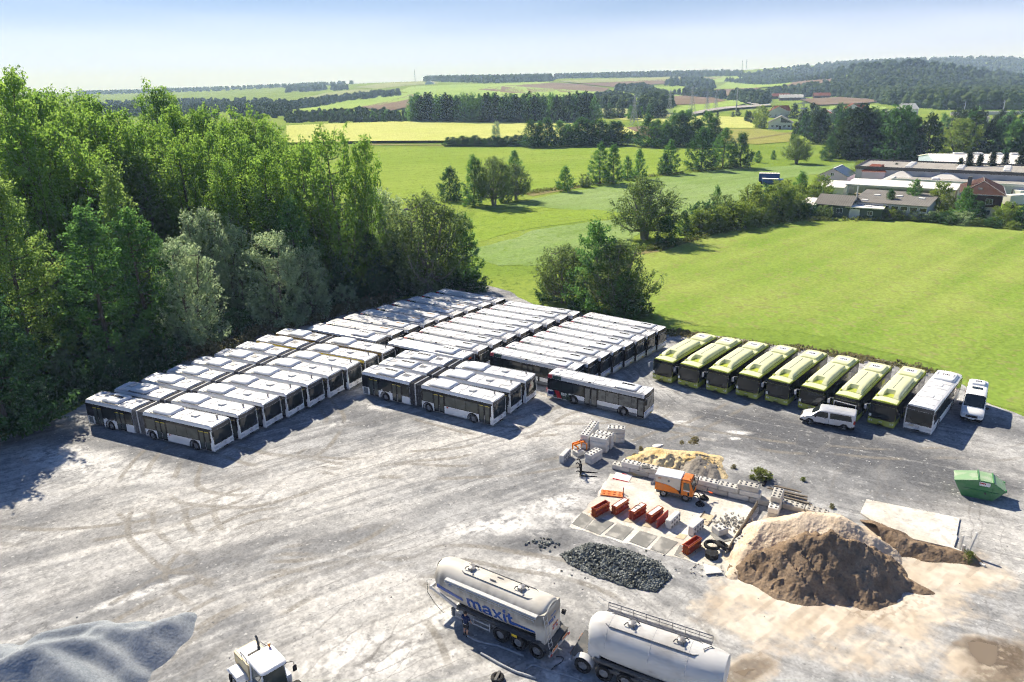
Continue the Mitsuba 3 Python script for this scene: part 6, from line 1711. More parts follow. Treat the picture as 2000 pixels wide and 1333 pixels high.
for j, (a, b) in enumerate([((32.58,45.96), (33.08,45.34)), ((32.99,45.01), (33.72,43.72)), ((32.78,46.11), (33.79,47.39))]):
    d = math.hypot(b[0] - a[0], b[1] - a[1])
    single('kerb_stone', moved(box(0, d, -0.10, 0.10, 0, 0.16, 0.02), a[0], a[1], 0.0, math.atan2(b[1] - a[1], b[0] - a[0])), 'concrete_lt', ('short kerb piece at the slab corner by the posts', 'kerb running down from the posts to the road', 'kerb along the short side of the slab')[j], 'kerb', 'kerbs by the slab')
for j, (a, b, w) in enumerate([((20.06,52.16), (15.61,45.53), 0.10)]):
    d = math.hypot(b[0] - a[0], b[1] - a[1])
    single('form_board', moved(box(0, d, -0.04, 0.04, 0, 0.55, 0.01), a[0], a[1], 0.02, math.atan2(b[1] - a[1], b[0] - a[0])), 'timber', 'long thin board holding the sand back from the concrete floor', 'board')

# tyres
def tyre_mesh(r=0.5, w=0.3):
    m = trimesh.creation.torus(r - 0.13, 0.13, 26, 10)
    m.vertices[:, 2] *= w / 0.26
    return m
TY = [((14.77,46.4), 0.62, 0.0, 0.40, 'black tyre lying on top of the black drum'), ((15.58,46.17), 0.62, 0.55, 0.45, 'big black tyre leaning behind the drum'), ((16.3,45.33), 0.42, 0.0, 0.16, 'small black tyre lying apart at the edge of the sand')]
for a, r, tilt, z, lab in TY:
    single('tyre', moved(tyre_mesh(r, 0.30), a[0], a[1], z, 0.3, tilt), 'rubber', lab, 'tyre', 'old tyres')
single('drum', cat(cyl((*(14.52,45.49), 0.02), (*(14.52,45.49), 0.42), 0.48, 20)), 'black_matt', 'low black drum under the tyre', 'drum', smooth=30)
single('crumpled_sheet', moved(hull(np.random.default_rng(2).normal(size=(30, 3)) * [0.42, 0.26, 0.08]), *(14.39,43.64), 0.09, -0.4), 'board_white', 'crumpled white plastic sheet left of the sand edge', 'plastic sheet')
single('crumpled_sheet', moved(hull(np.random.default_rng(8).normal(size=(30, 3)) * [0.30, 0.20, 0.05]), *(13.87,63.06), 0.05, 0.2), 'board_white', 'small white scrap of plastic behind the yellow sand heap', 'plastic sheet')

# weeds
def weed(x, y, h, kind, lab, grp=None, w=1.0, nm='weed'):
    plant(kind, x, y, h, lab, grp, nm, w, category='weed' if nm == 'weed' else 'bush')
WEEDP = [tree_proto(f'weed_{i}', ('weed_green', 'weed_dry')[i], seed=301 + i, H=1.2, R=0.8, prof=dome, base=0.02, tips=46, per=16, size=0.17, blob=0.16, up=0.8, stems=3, trunk_r=0.02, limb_n=6) for i in range(2)]
weed(*(21.91,56.6), 1.0, WEEDP[0], 'bright green bush behind the block wall near the timbers', None, 1.2, 'bush')
for X, lab in (((15.87,61.53), 'green weed on the crest of the yellow sand heap'), ((17.01,61.49), 'pale weed right of the one on the heap crest'), ((11.35,61.03), 'yellowish weed left of the yellow sand heap'), ((12.18,62.37), 'green weed at the back left of the yellow sand heap'), ((19.97,58.52), 'weed at the right foot of the yellow sand heap'), ((21.05,56.63), 'low weed left of the bright green bush'), ((26.09,51.73), 'yellow weed behind the pale sand heap'), ((25.37,56.11), 'low weed at the edge of the dark gravel'), ((33.0,44.46), 'dark weed by the kerb right of the sand')):
    on = 1.0 if 'crest' in lab else 0.0
    plant(WEEDP[0] if 'pale' not in lab and 'yellow' not in lab else WEEDP[1], X[0], X[1], 0.75 if 'low' not in lab else 0.4, lab, None, 'weed', 0.9, on, 'weed')

# ------------------------------------------------------------------ skip container
def skip():
    k = thing('skip_container', 'green lidded skip container standing alone on the dark gravel at the right', 'skip')
    x, y = (38.85,52.99)
    xf = place(x + 0.15, y + 0.55, 0.02, -0.50)
    prof = [(-1.05, 0.0), (1.15, 0.0), (1.95, 1.05), (1.0, 1.62), (-0.05, 1.66), (-1.75, 1.25)]
    w = 0.86
    part(k, 'tub', prism(prof, -w, w), 'skip_green', xf=xf)
    for s in (-1, 1):
        part(k, 'side_rail', cat(box(-1.0, 1.55, *sorted((s * (w + 0.002), s * (w + 0.08))), 0.72, 0.80, 0.015), *[box(a, a + 0.07, *sorted((s * (w + 0.002), s * (w + 0.06))), 0.05, 1.2, 0.01) for a in (-0.05, 1.0)]), 'skip_green', xf=xf)
        part(k, 'lifting_lug', cyl((0.55, s * w, 0.62), (0.55, s * (w + 0.16), 0.62), 0.07, 10), 'dark_steel', xf=xf)
    def lid(a, b, m):
        d = np.array([b[0] - a[0], b[1] - a[1]])
        n = np.array([-d[1], d[0]]) / np.hypot(*d) * (1 if d[0] < 0 else 1)
        n = n if n[1] > 0 else -n
        q = [np.array(a) + n * 0.01, np.array(b) + n * 0.01, np.array(b) + n * 0.06, np.array(a) + n * 0.06]
        part(k, 'lid', prism([tuple(v) for v in q], -w - 0.02, w + 0.02), m, xf=xf)
    lid((-1.75, 1.25), (-0.10, 1.645), 'skip_lid'), lid((0.0, 1.66), (0.95, 1.625), 'skip_lid'), lid((1.03, 1.60), (1.93, 1.07), 'skip_lid')
    for a, b in (((-0.08, 1.62), (-0.02, 1.80)), ((0.97, 1.60), (1.03, 1.76))):
        part(k, 'lid_hinge', box(a[0], b[0], -w - 0.05, w + 0.05, a[1], b[1], 0.01), 'skip_green', xf=xf)
    part(k, 'sign_plate', box(0.02, 0.80, -w - 0.012, -w - 0.002, 1.22, 1.56), 'board_white', xf=xf)
    part(k, 'sign_plate', box(0.08, 0.48, -w - 0.016, -w - 0.013, 1.40, 1.50), 'ret_red', xf=xf)
    part(k, 'corner_lug', cat(box(1.80, 2.0, -0.85, -0.65, 0.95, 1.2, 0.02), box(1.80, 2.0, 0.65, 0.85, 0.95, 1.2, 0.02)), 'skip_green', xf=xf)


skip()


# ------------------------------------------------------------------ vans
def lofted(sections, cap=True):
    """Skin through cross-sections of equal point count."""
    n = len(sections[0])
    v = np.vstack(sections)
    f = []
    for i in range(len(sections) - 1):
        for j in range(n):
            a, b, c, d = i * n + j, i * n + (j + 1) % n, (i + 1) * n + (j + 1) % n, (i + 1) * n + j
            f += [(a, b, c), (a, c, d)]
    k = len(sections) - 1
    for j in range(1, n - 1):
        f += [(0, j + 1, j), (k * n, k * n + j, k * n + j + 1)]
    m = trimesh.Trimesh(v, np.array(f), process=False)
    m.fix_normals()
    return m


def van(key, xf, L, W, H, hood_z, hood_x, screen_x, paint, label, low='black_matt', tall=False):
    """x from the tail (0) to the nose (L)."""
    k = thing(key, label, 'van')
    w = W / 2
    def sec(x, zt_, ww, zb=0.28):
        b = min(1.0, zt_)
        z1 = min(1.05, zt_ - 0.12)
        half = [(ww * 0.94, zb), (ww, zb + 0.25), (ww * 1.0, z1), (ww - max(0, zt_ - 1.05) * 0.10, zt_ - 0.13), (ww * 0.80 - max(0, zt_ - 1.05) * 0.06, zt_ - 0.02), (ww * 0.4, zt_ + 0.015)]
        pts = half + [(-a, z) for a, z in half[::-1]]
        return np.array([(x, a, z) for a, z in pts])
    rows = [(0.0, H - 0.10, w * 0.955), (0.10, H - 0.02, w), (0.6, H, w), (screen_x - 0.55, H, w), (screen_x - 0.1, H - 0.04, w), (screen_x + 0.12, H - 0.13, w), (hood_x, hood_z + 0.03, w), (hood_x + 0.2, hood_z, w), (L - 0.35, hood_z - 0.16, w * 0.96), (L - 0.10, hood_z - 0.34, w * 0.88), (L, 0.62, w * 0.80)]
    def skin(g):
        return man(lofted([(sec(x, z + g, y + g) + [[(-g if i == 0 else g if i == len(rows) - 1 else 0), 0, 0]]) for i, (x, z, y) in enumerate(rows)]))
    body = skin(0.0)
    fx, rx = L - 0.98, 0.95
    for x in (fx, rx):
        for s in (-1, 1):
            body = body - man(cyl((x, s * (w + 0.1), 0.34), (x, s * (w - 0.35), 0.34), 0.42, 22))
    part(k, 'body', tri(body), paint, 35, xf)
    g1, g2 = skin(0.008), skin(0.014)
    cut = lambda g, *b: tri(g ^ man(box(*b)))
    part(k, 'windscreen', tri(g1 ^ man(hull([(x, y, z) for x, z in ((screen_x + 0.03, H - 0.12), (hood_x - 0.06, hood_z + 0.10), (hood_x + 0.1, hood_z + 0.25), (screen_x + 0.3, H + 0.1)) for y in (-w + 0.14, w - 0.14)]))), 'screen', 20, xf)
    z0 = 1.08 if not tall else 1.25
    for s in (-1, 1):
        ys = sorted((s * (w + 0.1), s * (w - 0.3)))
        q = man(prism([(screen_x - 0.85, z0), (hood_x - 0.18, z0), (screen_x + 0.06, H - 0.26 if not tall else 1.95), (screen_x - 0.78, H - 0.24 if not tall else 1.98)], *ys))
        part(k, 'side_window', tri(g1 ^ q), 'pane', 20, xf)
        if not tall:
            q = man(prism([(0.28, z0 + 0.02), (screen_x - 1.0, z0), (screen_x - 1.0, H - 0.24), (0.42, H - 0.24)], *ys))
            part(k, 'side_window', tri(g1 ^ q), 'pane', 20, xf)
        else:
            for a, b in ((0.4, 1.7), (1.85, screen_x - 1.1)):
                q = man(prism([(a, z0), (b, z0), (b, 1.98), (a, 1.98)], *ys))
                part(k, 'side_window', tri(g1 ^ q), 'pane', 20, xf)
        part(k, 'sill', tri(g1 ^ man(box(0.0, L, *ys, 0.2, 0.46))), low, 20, xf)
        part(k, 'headlight', tri(g2 ^ man(box(L - 0.42, L + 0.1, *sorted((s * (w - 0.05), s * (w - 0.42))), 0.68, 0.90))), 'lamp_lens', 20, xf)
        part(k, 'tail_lamp', tri(g2 ^ man(box(-0.1, 0.14, *sorted((s * (w + 0.1), s * (w - 0.14))), 0.85, 1.25))), 'lamp_red', 20, xf)
        part(k, 'mirror', box(screen_x + 0.25, screen_x + 0.40, *sorted((s * (w + 0.02), s * (w + 0.26))), z0 - 0.02, z0 + 0.22, 0.04), 'black_matt', xf=xf)
        part(k, 'door_handle', box(screen_x - 0.72, screen_x - 0.50, *sorted((s * (w + 0.001), s * (w + 0.03))), 0.98, 1.02, 0.008), low, xf=xf)
        part(k, 'door_seam', cat(box(screen_x - 0.94, screen_x - 0.92, *sorted((s * (w - 0.02), s * (w + 0.006))), 0.35, 1.05)), 'black_matt', xf=xf)
        for x in (fx, rx):
            p = Proto('tmp')
            tread(p, 'wheel', x, s * (w - 0.03), 0.335, 0.22, nuts=False, hub=0.5)
            wk = fresh(k + '__wheel')
            taken.add(wk)
            for nme, d in p.d.items():
                if isinstance(d, dict):
                    scene[wk + '__' + nme.split('__')[1]] = {**d, 'to_world': xf}
    part(k, 'rear_window', tri(g1 ^ man(box(-0.1, 0.12, -w + 0.2, w - 0.2, 1.15, H - 0.28))), 'pane', 20, xf)
    part(k, 'bumper', tri(g2 ^ man(box(L - 0.30, L + 0.1, -w, w, 0.2, 0.52))), low, 20, xf)
    part(k, 'bumper', tri(g2 ^ man(box(-0.1, 0.25, -w, w, 0.2, 0.62))), low, 20, xf)
    part(k, 'grille', tri(g2 ^ man(box(L - 0.3, L + 0.1, -w * 0.5, w * 0.5, 0.60, 0.82))), 'black_matt', 20, xf)
    part(k, 'licence_plate', box(L + 0.015, L + 0.03, -0.26, 0.26, 0.44, 0.55), 'paper', xf=xf)
    part(k, 'roof_rib', cat(*[box(0.4, screen_x - 0.5, y - 0.02, y + 0.02, H + 0.002, H + 0.022, 0.006) for y in (-0.5, 0.5)]), paint, xf=xf)
    return k, skin


mat('silver_paint', dirty((0.62, 0.64, 0.68), (0.45, 0.44, 0.43), 0.2), 0.30, 0.5, 0.35, clearcoat=0.5)
va = -0.50 + math.pi
vx, vy = 31.9, 67.0
VK, _ = van('silver_van', place(vx + math.cos(va) * -2.57 + 0.15, vy + math.sin(va) * -2.57 + 0.1, 0.02, va), 5.14, 1.93, 1.90, 1.10, 4.15, 3.35, 'silver_paint', 'silver minibus van parked across in front of the lime green buses')
sa = -2.18
SK, _ = van('white_van', place(46.6 - math.cos(sa) * 5.9, 66.9 - math.sin(sa) * 5.9, 0.02, sa, 1.04), 5.9, 2.0, 2.55, 1.25, 4.95, 4.30, 'white_paint', 'tall white van at the right end of the parked row, next to the white bus', tall=True)
sxf = place(46.6 - math.cos(sa) * 5.9, 66.9 - math.sin(sa) * 5.9, 0.02, sa, 1.04)
part(SK, 'roof_unit', pod(0.5, 1.9, -0.65, 0.65, 2.55, 2.75, 0.12), 'unit_white', 30, sxf)
for y in (-0.2, -0.07, 0.07, 0.2):
    part(SK, 'fan_slot', box(1.0, 1.3, y - 0.045, y + 0.045, 2.752, 2.766), 'black_matt', xf=sxf)
part(SK, 'roof_hatch', box(2.5, 3.0, -0.45, 0.45, 2.57, 2.63, 0.02), 'pane', xf=sxf)


# ------------------------------------------------------------------ road sweeper
def sweeper():
    k = thing('road_sweeper', 'compact orange and beige road sweeper on the concrete floor before the block wall', 'road sweeper')
    x0, y0 = 12.57, 53.87
    a = -0.46
    xf = place(x0 - math.cos(a) * 0.75 - math.sin(a) * 0.62 + 0.05, y0 - math.sin(a) * 0.75 + math.cos(a) * 0.62, 0.03, a)
    w = 0.66
    part(k, 'hopper', hull([(x, y, z) for x, z in ((0.05, 1.0), (0.0, 1.95), (2.15, 2.0), (2.10, 0.95)) for y in (-w, w)]), 'beige_paint', xf=xf)
    part(k, 'hopper_lid', hull([(x, y, z) for x, z in ((-0.05, 1.965), (2.2, 2.015), (2.15, 2.10), (0.0, 2.05)) for y in (-w - 0.03, w + 0.03)]), 'unit_white', xf=xf)
    for s in (-1, 1):
        ys = sorted((s * (w + 0.003), s * (w + 0.03)))
        part(k, 'orange_side', prism([(0.02, 0.62), (2.12, 0.62), (1.98, 0.90), (1.62, 1.10), (1.0, 1.28), (0.02, 1.34)], *ys), 'orange_paint', xf=xf)
        part(k, 'cab_door', prism([(2.30, 0.62), (3.05, 0.62), (3.10, 1.20), (2.90, 1.92), (2.30, 1.92)], *ys), 'orange_paint', xf=xf)
        part(k, 'cab_window', prism([(2.40, 1.16), (2.98, 1.16), (2.86, 1.80), (2.40, 1.80)], *sorted((s * (w + 0.031), s * (w + 0.045)))), 'pane_green', xf=xf)
        part(k, 'fuel_cap', cyl((1.15, s * (w + 0.001), 1.62), (1.15, s * (w + 0.04), 1.62), 0.09, 14), 'skirt_grey', xf=xf)
    part(k, 'cab', hull([(x, y, z) for x, z in ((2.22, 0.55), (2.22, 1.92), (2.95, 1.92), (3.22, 1.15), (3.22, 0.60)) for y in (-w, w)]), 'orange_paint', xf=xf)
    part(k, 'cab_roof', hull([(x, y, z) for x, y, z in ((2.2, -w, 1.93), (2.2, w, 1.93), (3.05, -w, 1.93), (3.05, w, 1.93), (2.28, -w + 0.08, 2.05), (2.28, w - 0.08, 2.05), (2.95, -w + 0.08, 2.05), (2.95, w - 0.08, 2.05))]), 'mould_orange', xf=xf)
    part(k, 'windscreen', hull([(x, y, z) for x, z in ((2.97, 1.88), (3.235, 1.14), (3.25, 1.16), (2.99, 1.90)) for y in (-w + 0.07, w - 0.07)]), 'screen', xf=xf)
    part(k, 'chassis', box(0.1, 3.15, -w + 0.06, w - 0.06, 0.30, 0.62, 0.03), 'dark_steel', xf=xf)
    part(k, 'engine_panel', cat(box(0.0, 0.06, -w, w, 0.62, 1.0)), 'skirt_grey', xf=xf)
    for x in (0.75, 2.62):
        for s in (-1, 1):
            p = Proto('tmp')
            tread(p, 'wheel', x, s * (w + 0.02), 0.33, 0.20, nuts=False)
            wk = fresh(k + '__wheel')
            for nme, d in p.d.items():
                if isinstance(d, dict):
                    scene[wk + '__' + nme.split('__')[1]] = {**d, 'to_world': xf}
    for s, dx in ((-1, 0.0), (1, 0.1)):
        part(k, 'brush', cat(cyl((3.85 + dx, s * 0.55, 0.02), (3.85 + dx, s * 0.55, 0.20), 0.40, 18, 0.24), cyl((3.85 + dx, s * 0.55, 0.20), (3.85 + dx, s * 0.55, 0.36), 0.10, 10)), 'black_matt', 30, xf)
        part(k, 'brush_arm', tube([(3.15, s * 0.3, 0.55), (3.5, s * 0.42, 0.72), (3.85 + dx, s * 0.55, 0.38)], 0.05, 6), 'dark_steel', xf=xf)
    part(k, 'front_arm', tube([(3.2, 0.1, 0.75), (3.7, 0.25, 0.80), (4.35, 0.6, 0.62)], 0.05, 6), 'dark_steel', xf=xf)
    part(k, 'hose', tube([(3.15, -0.2, 0.8), (3.5, -0.3, 1.0), (3.75, -0.35, 0.75), (3.8, -0.4, 0.4)], 0.04, 6), 'black_matt', xf=xf)
    part(k, 'red_flag', box(4.2, 4.6, 0.55, 0.75, 0.60, 0.66, 0.02), 'sign_orange', xf=xf)
    part(k, 'beacon', cyl((2.9, -0.4, 2.05), (2.9, -0.4, 2.2), 0.06, 10), 'lamp_amber', xf=xf)
    for s in (-1, 1):
        part(k, 'mirror', cat(tube([(3.1, s * w, 1.6), (3.32, s * (w + 0.15), 1.7)], 0.018, 5), box(3.28, 3.34, *sorted((s * (w + 0.08), s * (w + 0.24))), 1.42, 1.72, 0.02)), 'black_matt', xf=xf)
    part(k, 'rear_flap', hull([(x, y, z) for x, z in ((-0.28, 1.0), (-0.02, 1.75), (-0.02, 1.70), (-0.22, 0.96)) for y in (-w + 0.1, w - 0.1)]), 'silver_panel', xf=xf)
    part(k, 'door_sign', box(2.42, 2.95, -w - 0.046, -w - 0.032, 1.02, 1.12), 'board_white', xf=xf)
    part(k, 'vent_panel', box(2.78, 2.92, -w - 0.046, -w - 0.032, 0.66, 0.96), 'black_matt', xf=xf)
    part(k, 'side_plate', box(0.25, 0.5, -w - 0.02, -w - 0.002, 1.72, 1.80), 'mould_orange', xf=xf)


sweeper()


# ------------------------------------------------------------------ silo trailers: x from the front (kingpin end) to the tail
def tank_mesh(x0, x1, R, zc, belly, grow=0.0, n=30, dome0=1.0, dome1=0.5):
    secs = []
    for x in np.r_[np.linspace(x0, x0 + dome0, 7), np.linspace(x0 + dome0 + 0.4, x1 - dome1 - 0.3, 12), np.linspace(x1 - dome1, x1, 6)]:
        t = (x - x0) / (x1 - x0)
        k = 1.0
        if x < x0 + dome0:
            k = 0.42 + 0.58 * math.sqrt(max(0.0, 1 - (1 - (x - x0) / dome0) ** 2))
        if x > x1 - dome1:
            k = 0.82 + 0.18 * math.sqrt(max(0.0, 1 - ((x - x1 + dome1) / dome1) ** 2))
        b = belly * max(0.0, math.sin(math.pi * min(1, max(0, (t - 0.04) / 0.92)))) ** 0.7
        r = (R + grow) * k
        top, pts = zc + R - (R - R * k) * 0.55, []
        c = top - R * k
        for a in np.linspace(0, 2 * np.pi, n + 1)[:-1]:
            y, z = math.cos(a) * r, math.sin(a) * r
            if z < 0:
                z *= (1 + b / R)
                y *= 1 - 0.10 * b * min(1, -z / R)
            pts.append((x, y, c + z))
        secs.append(np.array(pts))
    return lofted(secs)


def wrap_text(text, h, R, zc, x, zmid, side=-1, belly=0.42, X0=-5.5, X1=3.05):
    t = meshkit.text_mesh(text, h, 0.012, True)
    v, f = trimesh.remesh.subdivide_to_size(t.vertices, t.faces, 0.12)
    y0 = h * 0.5
    a = (v[:, 1] - y0 + (zmid - zc)) / R
    r = R + 0.012 + v[:, 2]
    b = belly * np.clip(np.sin(np.pi * np.clip(((x + v[:, 0] - X0) / (X1 - X0) - 0.04) / 0.92, 0, 1)), 0, 1) ** 0.7
    a = np.where(a < 0, a / (1 + b / R), a)
    z = np.sin(a) * r
    z = np.where(z < 0, z * (1 + b / R), z)
    y = np.cos(a) * r * np.where(z < 0, 1 - 0.10 * b * np.minimum(1, -z / R), 1)
    return trimesh.Trimesh(np.stack([x + v[:, 0], side * y, zc + z], 1), f, process=False)


def wheel_part(k, x, y, r, w, xf, hub=0.58):
    p = Proto('tmp')
    tread(p, 'wheel', x, y, r, w, hub=hub)
    wk = fresh(k + '__wheel')
    for nme, d in p.d.items():
        if isinstance(d, dict):
            scene[wk + '__' + nme.split('__')[1]] = {**d, 'to_world': xf}


def hatch(k, x, z, xf):
    part(k, 'manhole', cat(cyl((x, 0, z - 0.05), (x, 0, z + 0.16), 0.27, 18, 0.25), cyl((x, 0, z + 0.16), (x, 0, z + 0.20), 0.22, 18, 0.12)), 'steel', 30, xf)
    for j in range(4):
        a = 0.6 + j * 1.571
        part(k, 'clamp', tube([(x + math.cos(a) * 0.20, math.sin(a) * 0.20, z + 0.18), (x + math.cos(a) * 0.34, math.sin(a) * 0.34, z + 0.16), (x + math.cos(a) * 0.46, math.sin(a) * 0.46, z + 0.02)], 0.032, 6), 'dark_steel', xf=xf)


def rail_loop(k, x0, x1, y, z, xf, name='walkway_rim', m='chrome_dark', r=0.028):
    pts = [(x0 + 0.35, -y, z), (x0 + 0.08, -y * 0.75, z), (x0, 0, z + 0.02), (x0 + 0.08, y * 0.75, z), (x0 + 0.35, y, z), (x1 - 0.35, y, z), (x1 - 0.08, y * 0.75, z), (x1, 0, z + 0.02), (x1 - 0.08, -y * 0.75, z), (x1 - 0.35, -y, z), (x0 + 0.35, -y, z)]
    part(k, name, tube(pts, r, 6), m, xf=xf)


def trailer_one():
    k = thing('silo_trailer', 'dusty white silo trailer with blue lettering, the man standing beside it', 'silo trailer')
    a = -0.575
    cx, cy = -0.45, 38.15
    xf = place(cx, cy, 0.02, a)
    R, zc = 1.22, 2.42
    part(k, 'tank', tank_mesh(-5.5, 3.05, R, zc, 0.42), 'tank_paint', 40, xf)
    part(k, 'tail_wall', hull([(x, y, z) for x, y, z in [(2.55, s * 1.06, q) for s in (-1, 1) for q in (1.1, 3.0)] + [(3.12, s * 0.95, q) for s in (-1, 1) for q in (1.0, 3.25)] + [(3.16, 0, 1.0), (3.16, 0, 3.4)]]), 'tank_paint', 30, xf)
    part(k, 'tail_rim', cat(tube([(3.10, math.cos(t) * 1.0, 2.5 + math.sin(t) * 0.98) for t in np.linspace(0.1, math.pi - 0.1, 16)], 0.04, 6)), 'tank_paint', xf=xf)
    part(k, 'nose_seal', tube([(-5.50, math.cos(t) * 0.35, 2.95 + math.sin(t) * 0.32) for t in np.linspace(0.2, 2.9, 10)], 0.05, 6), 'black_matt', xf=xf)
    # lettering and stripe
    for s in (-1,):
        t = wrap_text('maxit', 1.02, R, zc, -2.62, 2.08, s)
        part(k, 'lettering', t, 'tank_blue', xf=xf)
        def stripe(x0, x1, z0, z1):
            n = 14
            v = []
            for q in np.linspace(0, 1, n):
                x = x0 + (x1 - x0) * q
                z = z0 + (z1 - z0) * q
                for dz in (-0.13, 0.13):
                    b = 0.42 * max(0, math.sin(math.pi * min(1, max(0, ((x + 5.5) / 8.55 - 0.04) / 0.92)))) ** 0.7
                    an = (z + dz - zc) / R / ((1 + b / R) if z + dz < zc else 1)
                    for r in (R + 0.004, R + 0.022):
                        zz, yy = math.sin(an) * r, math.cos(an) * r
                        if zz < 0:
                            zz *= 1 + b / R
                            yy *= 1 - 0.10 * b * min(1, -zz / R)
                        v.append((x, s * yy, zc + zz))
            f = []
            for i in range(n - 1):
                o = i * 4
                f += [(o + 1, o + 3, o + 7), (o + 1, o + 7, o + 5), (o, o + 1, o + 5), (o, o + 5, o + 4), (o + 2, o + 6, o + 7), (o + 2, o + 7, o + 3)]
            return trimesh.Trimesh(np.array(v), np.array(f), process=False)
        part(k, 'stripe', stripe(-4.9, -2.85, 2.36, 1.98), 'tank_blue', xf=xf)
        part(k, 'stripe', stripe(0.62, 2.5, 1.80, 1.78), 'tank_blue', xf=xf)
        part(k, 'faint_letter', wrap_text('b', 0.22, R, zc, -3.95, 2.78, s), 'stripe_blue', xf=xf)
    t = meshkit.text_mesh('max', 0.34, 0.01, True)
    M = np.array([[0, 0, 1, 0], [1, 0, 0, 0], [0, 1, 0, 0], [0, 0, 0, 1.0]])
    t.apply_transform(M)
    part(k, 'lettering', moved(t, 3.155, -0.62, 2.18), 'tank_blue', xf=xf)
    t = meshkit.text_mesh('baustoffe', 0.10, 0.01)
    t.apply_transform(M)
    part(k, 'lettering', moved(t, 3.16, -0.25, 2.66), 'stripe_blue', xf=xf)
    for c, z0, z1, y0, y1 in (('mould_orange', 1.78, 1.86, -0.05, 0.62), ('stripe_blue', 1.70, 1.76, -0.02, 0.5), ('lamp_red', 1.52, 1.64, -0.02, 0.16), ('lamp_red', 1.50, 1.62, 0.42, 0.56), ('board_white', 1.34, 1.46, 0.0, 0.5)):
        part(k, 'sticker', box(3.155, 3.172, y0, y1, z0, z1), c, xf=xf)
    # top gear
    for x in (-2.9, 0.9):
        hatch(k, x, zc + R, xf)
    rail_loop(k, -3.5, 2.0, 0.52, zc + R * 0.93, xf)
    part(k, 'roof_lug', cat(box(-1.3, -0.85, -0.30, -0.22, zc + R - 0.02, zc + R + 0.05, 0.01), box(-1.0, -0.55, 0.12, 0.20, zc + R - 0.02, zc + R + 0.05, 0.01)), 'chrome_dark', xf=xf)
    cw = -1.12
    part(k, 'walkway', cat(box(-4.2, 2.7, cw - 0.16, cw + 0.16, 3.06, 3.12), box(-4.2, 2.7, cw - 0.17, cw - 0.14, 3.0, 3.14), box(-4.2, 2.7, cw + 0.14, cw + 0.17, 3.0, 3.14)), 'silver_panel', xf=xf)
    part(k, 'folded_railing', cat(tube([(-4.2, cw - 0.2, 3.0), (2.7, cw - 0.2, 3.0)], 0.022, 6), tube([(-4.1, cw - 0.22, 2.86), (2.6, cw - 0.22, 2.86)], 0.018, 6), *[tube([(x, cw - 0.2, 3.05), (x + 0.3, cw - 0.24, 2.80)], 0.016, 5) for x in np.linspace(-4.1, 2.3, 9)]), 'silver_panel', xf=xf)
    for x in (-3.8, -2.2, -0.6, 1.0, 2.4):
        part(k, 'walkway_bracket', tube([(x, cw + 0.1, 3.05), (x, -1.02, 2.7)], 0.03, 5), 'silver_panel', xf=xf)
    # frame, arms, mudguards
    part(k, 'frame', cat(box(-3.6, 3.2, -0.62, -0.48, 0.85, 1.05), box(-3.6, 3.2, 0.48, 0.62, 0.85, 1.05), *[box(x, x + 0.1, -0.6, 0.6, 0.86, 1.02) for x in (-3.2, -1.8, -0.6, 0.7, 2.0, 3.0)]), 'dark_steel', xf=xf)
    part(k, 'neck', cat(hull([(x, y, z) for x, z in ((-5.6, 1.70), (-5.6, 1.90), (-3.4, 0.9), (-3.4, 1.15)) for y in (-1.08, -0.98)]), hull([(x, y, z) for x, z in ((-5.6, 1.70), (-5.6, 1.90), (-3.4, 0.9), (-3.4, 1.15)) for y in (0.98, 1.08)]), box(-5.7, -5.5, -1.1, 1.1, 1.65, 1.9, 0.03)), 'silver_panel', xf=xf)
    part(k, 'pipe', cat(cyl((-3.2, -1.02, 1.12), (2.9, -1.02, 1.12), 0.13, 12), cyl((-3.4, -1.02, 1.12), (-3.2, -1.02, 1.12), 0.18, 12)), 'dark_steel', 40, xf)
    part(k, 'side_guard', cat(*[box(-3.5, -0.75, -1.22, -1.17, z, z + 0.10, 0.01) for z in (0.45, 0.80)], *[box(x, x + 0.08, -1.22, -1.16, 0.40, 1.05, 0.01) for x in (-3.5, -2.1, -0.83)]), 'silver_panel', xf=xf)
    part(k, 'landing_leg', cat(*[box(-3.1, -2.92, s * 0.8 - 0.08, s * 0.8 + 0.08, 0.10, 1.0, 0.01) for s in (-1, 1)], *[box(-3.2, -2.82, s * 0.8 - 0.16, s * 0.8 + 0.16, 0.0, 0.10, 0.01) for s in (-1, 1)]), 'dark_steel', xf=xf)
    for j, x in enumerate((0.0, 1.33, 2.66)):
        for s in (-1, 1):
            wheel_part(k, x, s * 1.25, 0.53, 0.42, xf, 0.45)
        part(k, 'axle', cyl((x, -1.0, 0.53), (x, 1.0, 0.53), 0.08, 10), 'dark_steel', xf=xf)
    for s in (-1, 1):
        an = np.linspace(0.25, math.pi / 2, 6)
        g = [(-math.cos(t) * 0.66, 0.53 + math.sin(t) * 0.68) for t in an] + [(2.66 + math.cos(t) * 0.66, 0.53 + math.sin(t) * 0.68) for t in an[::-1]]
        inn = [(x * 1.0 - 0.0 if False else x, z - 0.03) for x, z in g[::-1]]
        part(k, 'mudguard', prism(g + inn, *sorted((s * 0.86, s * 1.30))), 'dark_steel', 30, xf)
    part(k, 'yellow_marker', box(0.95, 1.35, -1.315, -1.305, 1.0, 1.18), 'yellow_rail', xf=xf)
    part(k, 'bumper', box(3.52, 3.66, -1.22, 1.22, 0.52, 0.68, 0.015), 'silver_panel', xf=xf)
    part(k, 'tail_deck', cat(box(3.1, 3.6, -1.2, 1.2, 0.95, 1.0, 0.01), box(3.4, 3.55, -1.2, 1.2, 0.68, 0.95)), 'dark_steel', xf=xf)
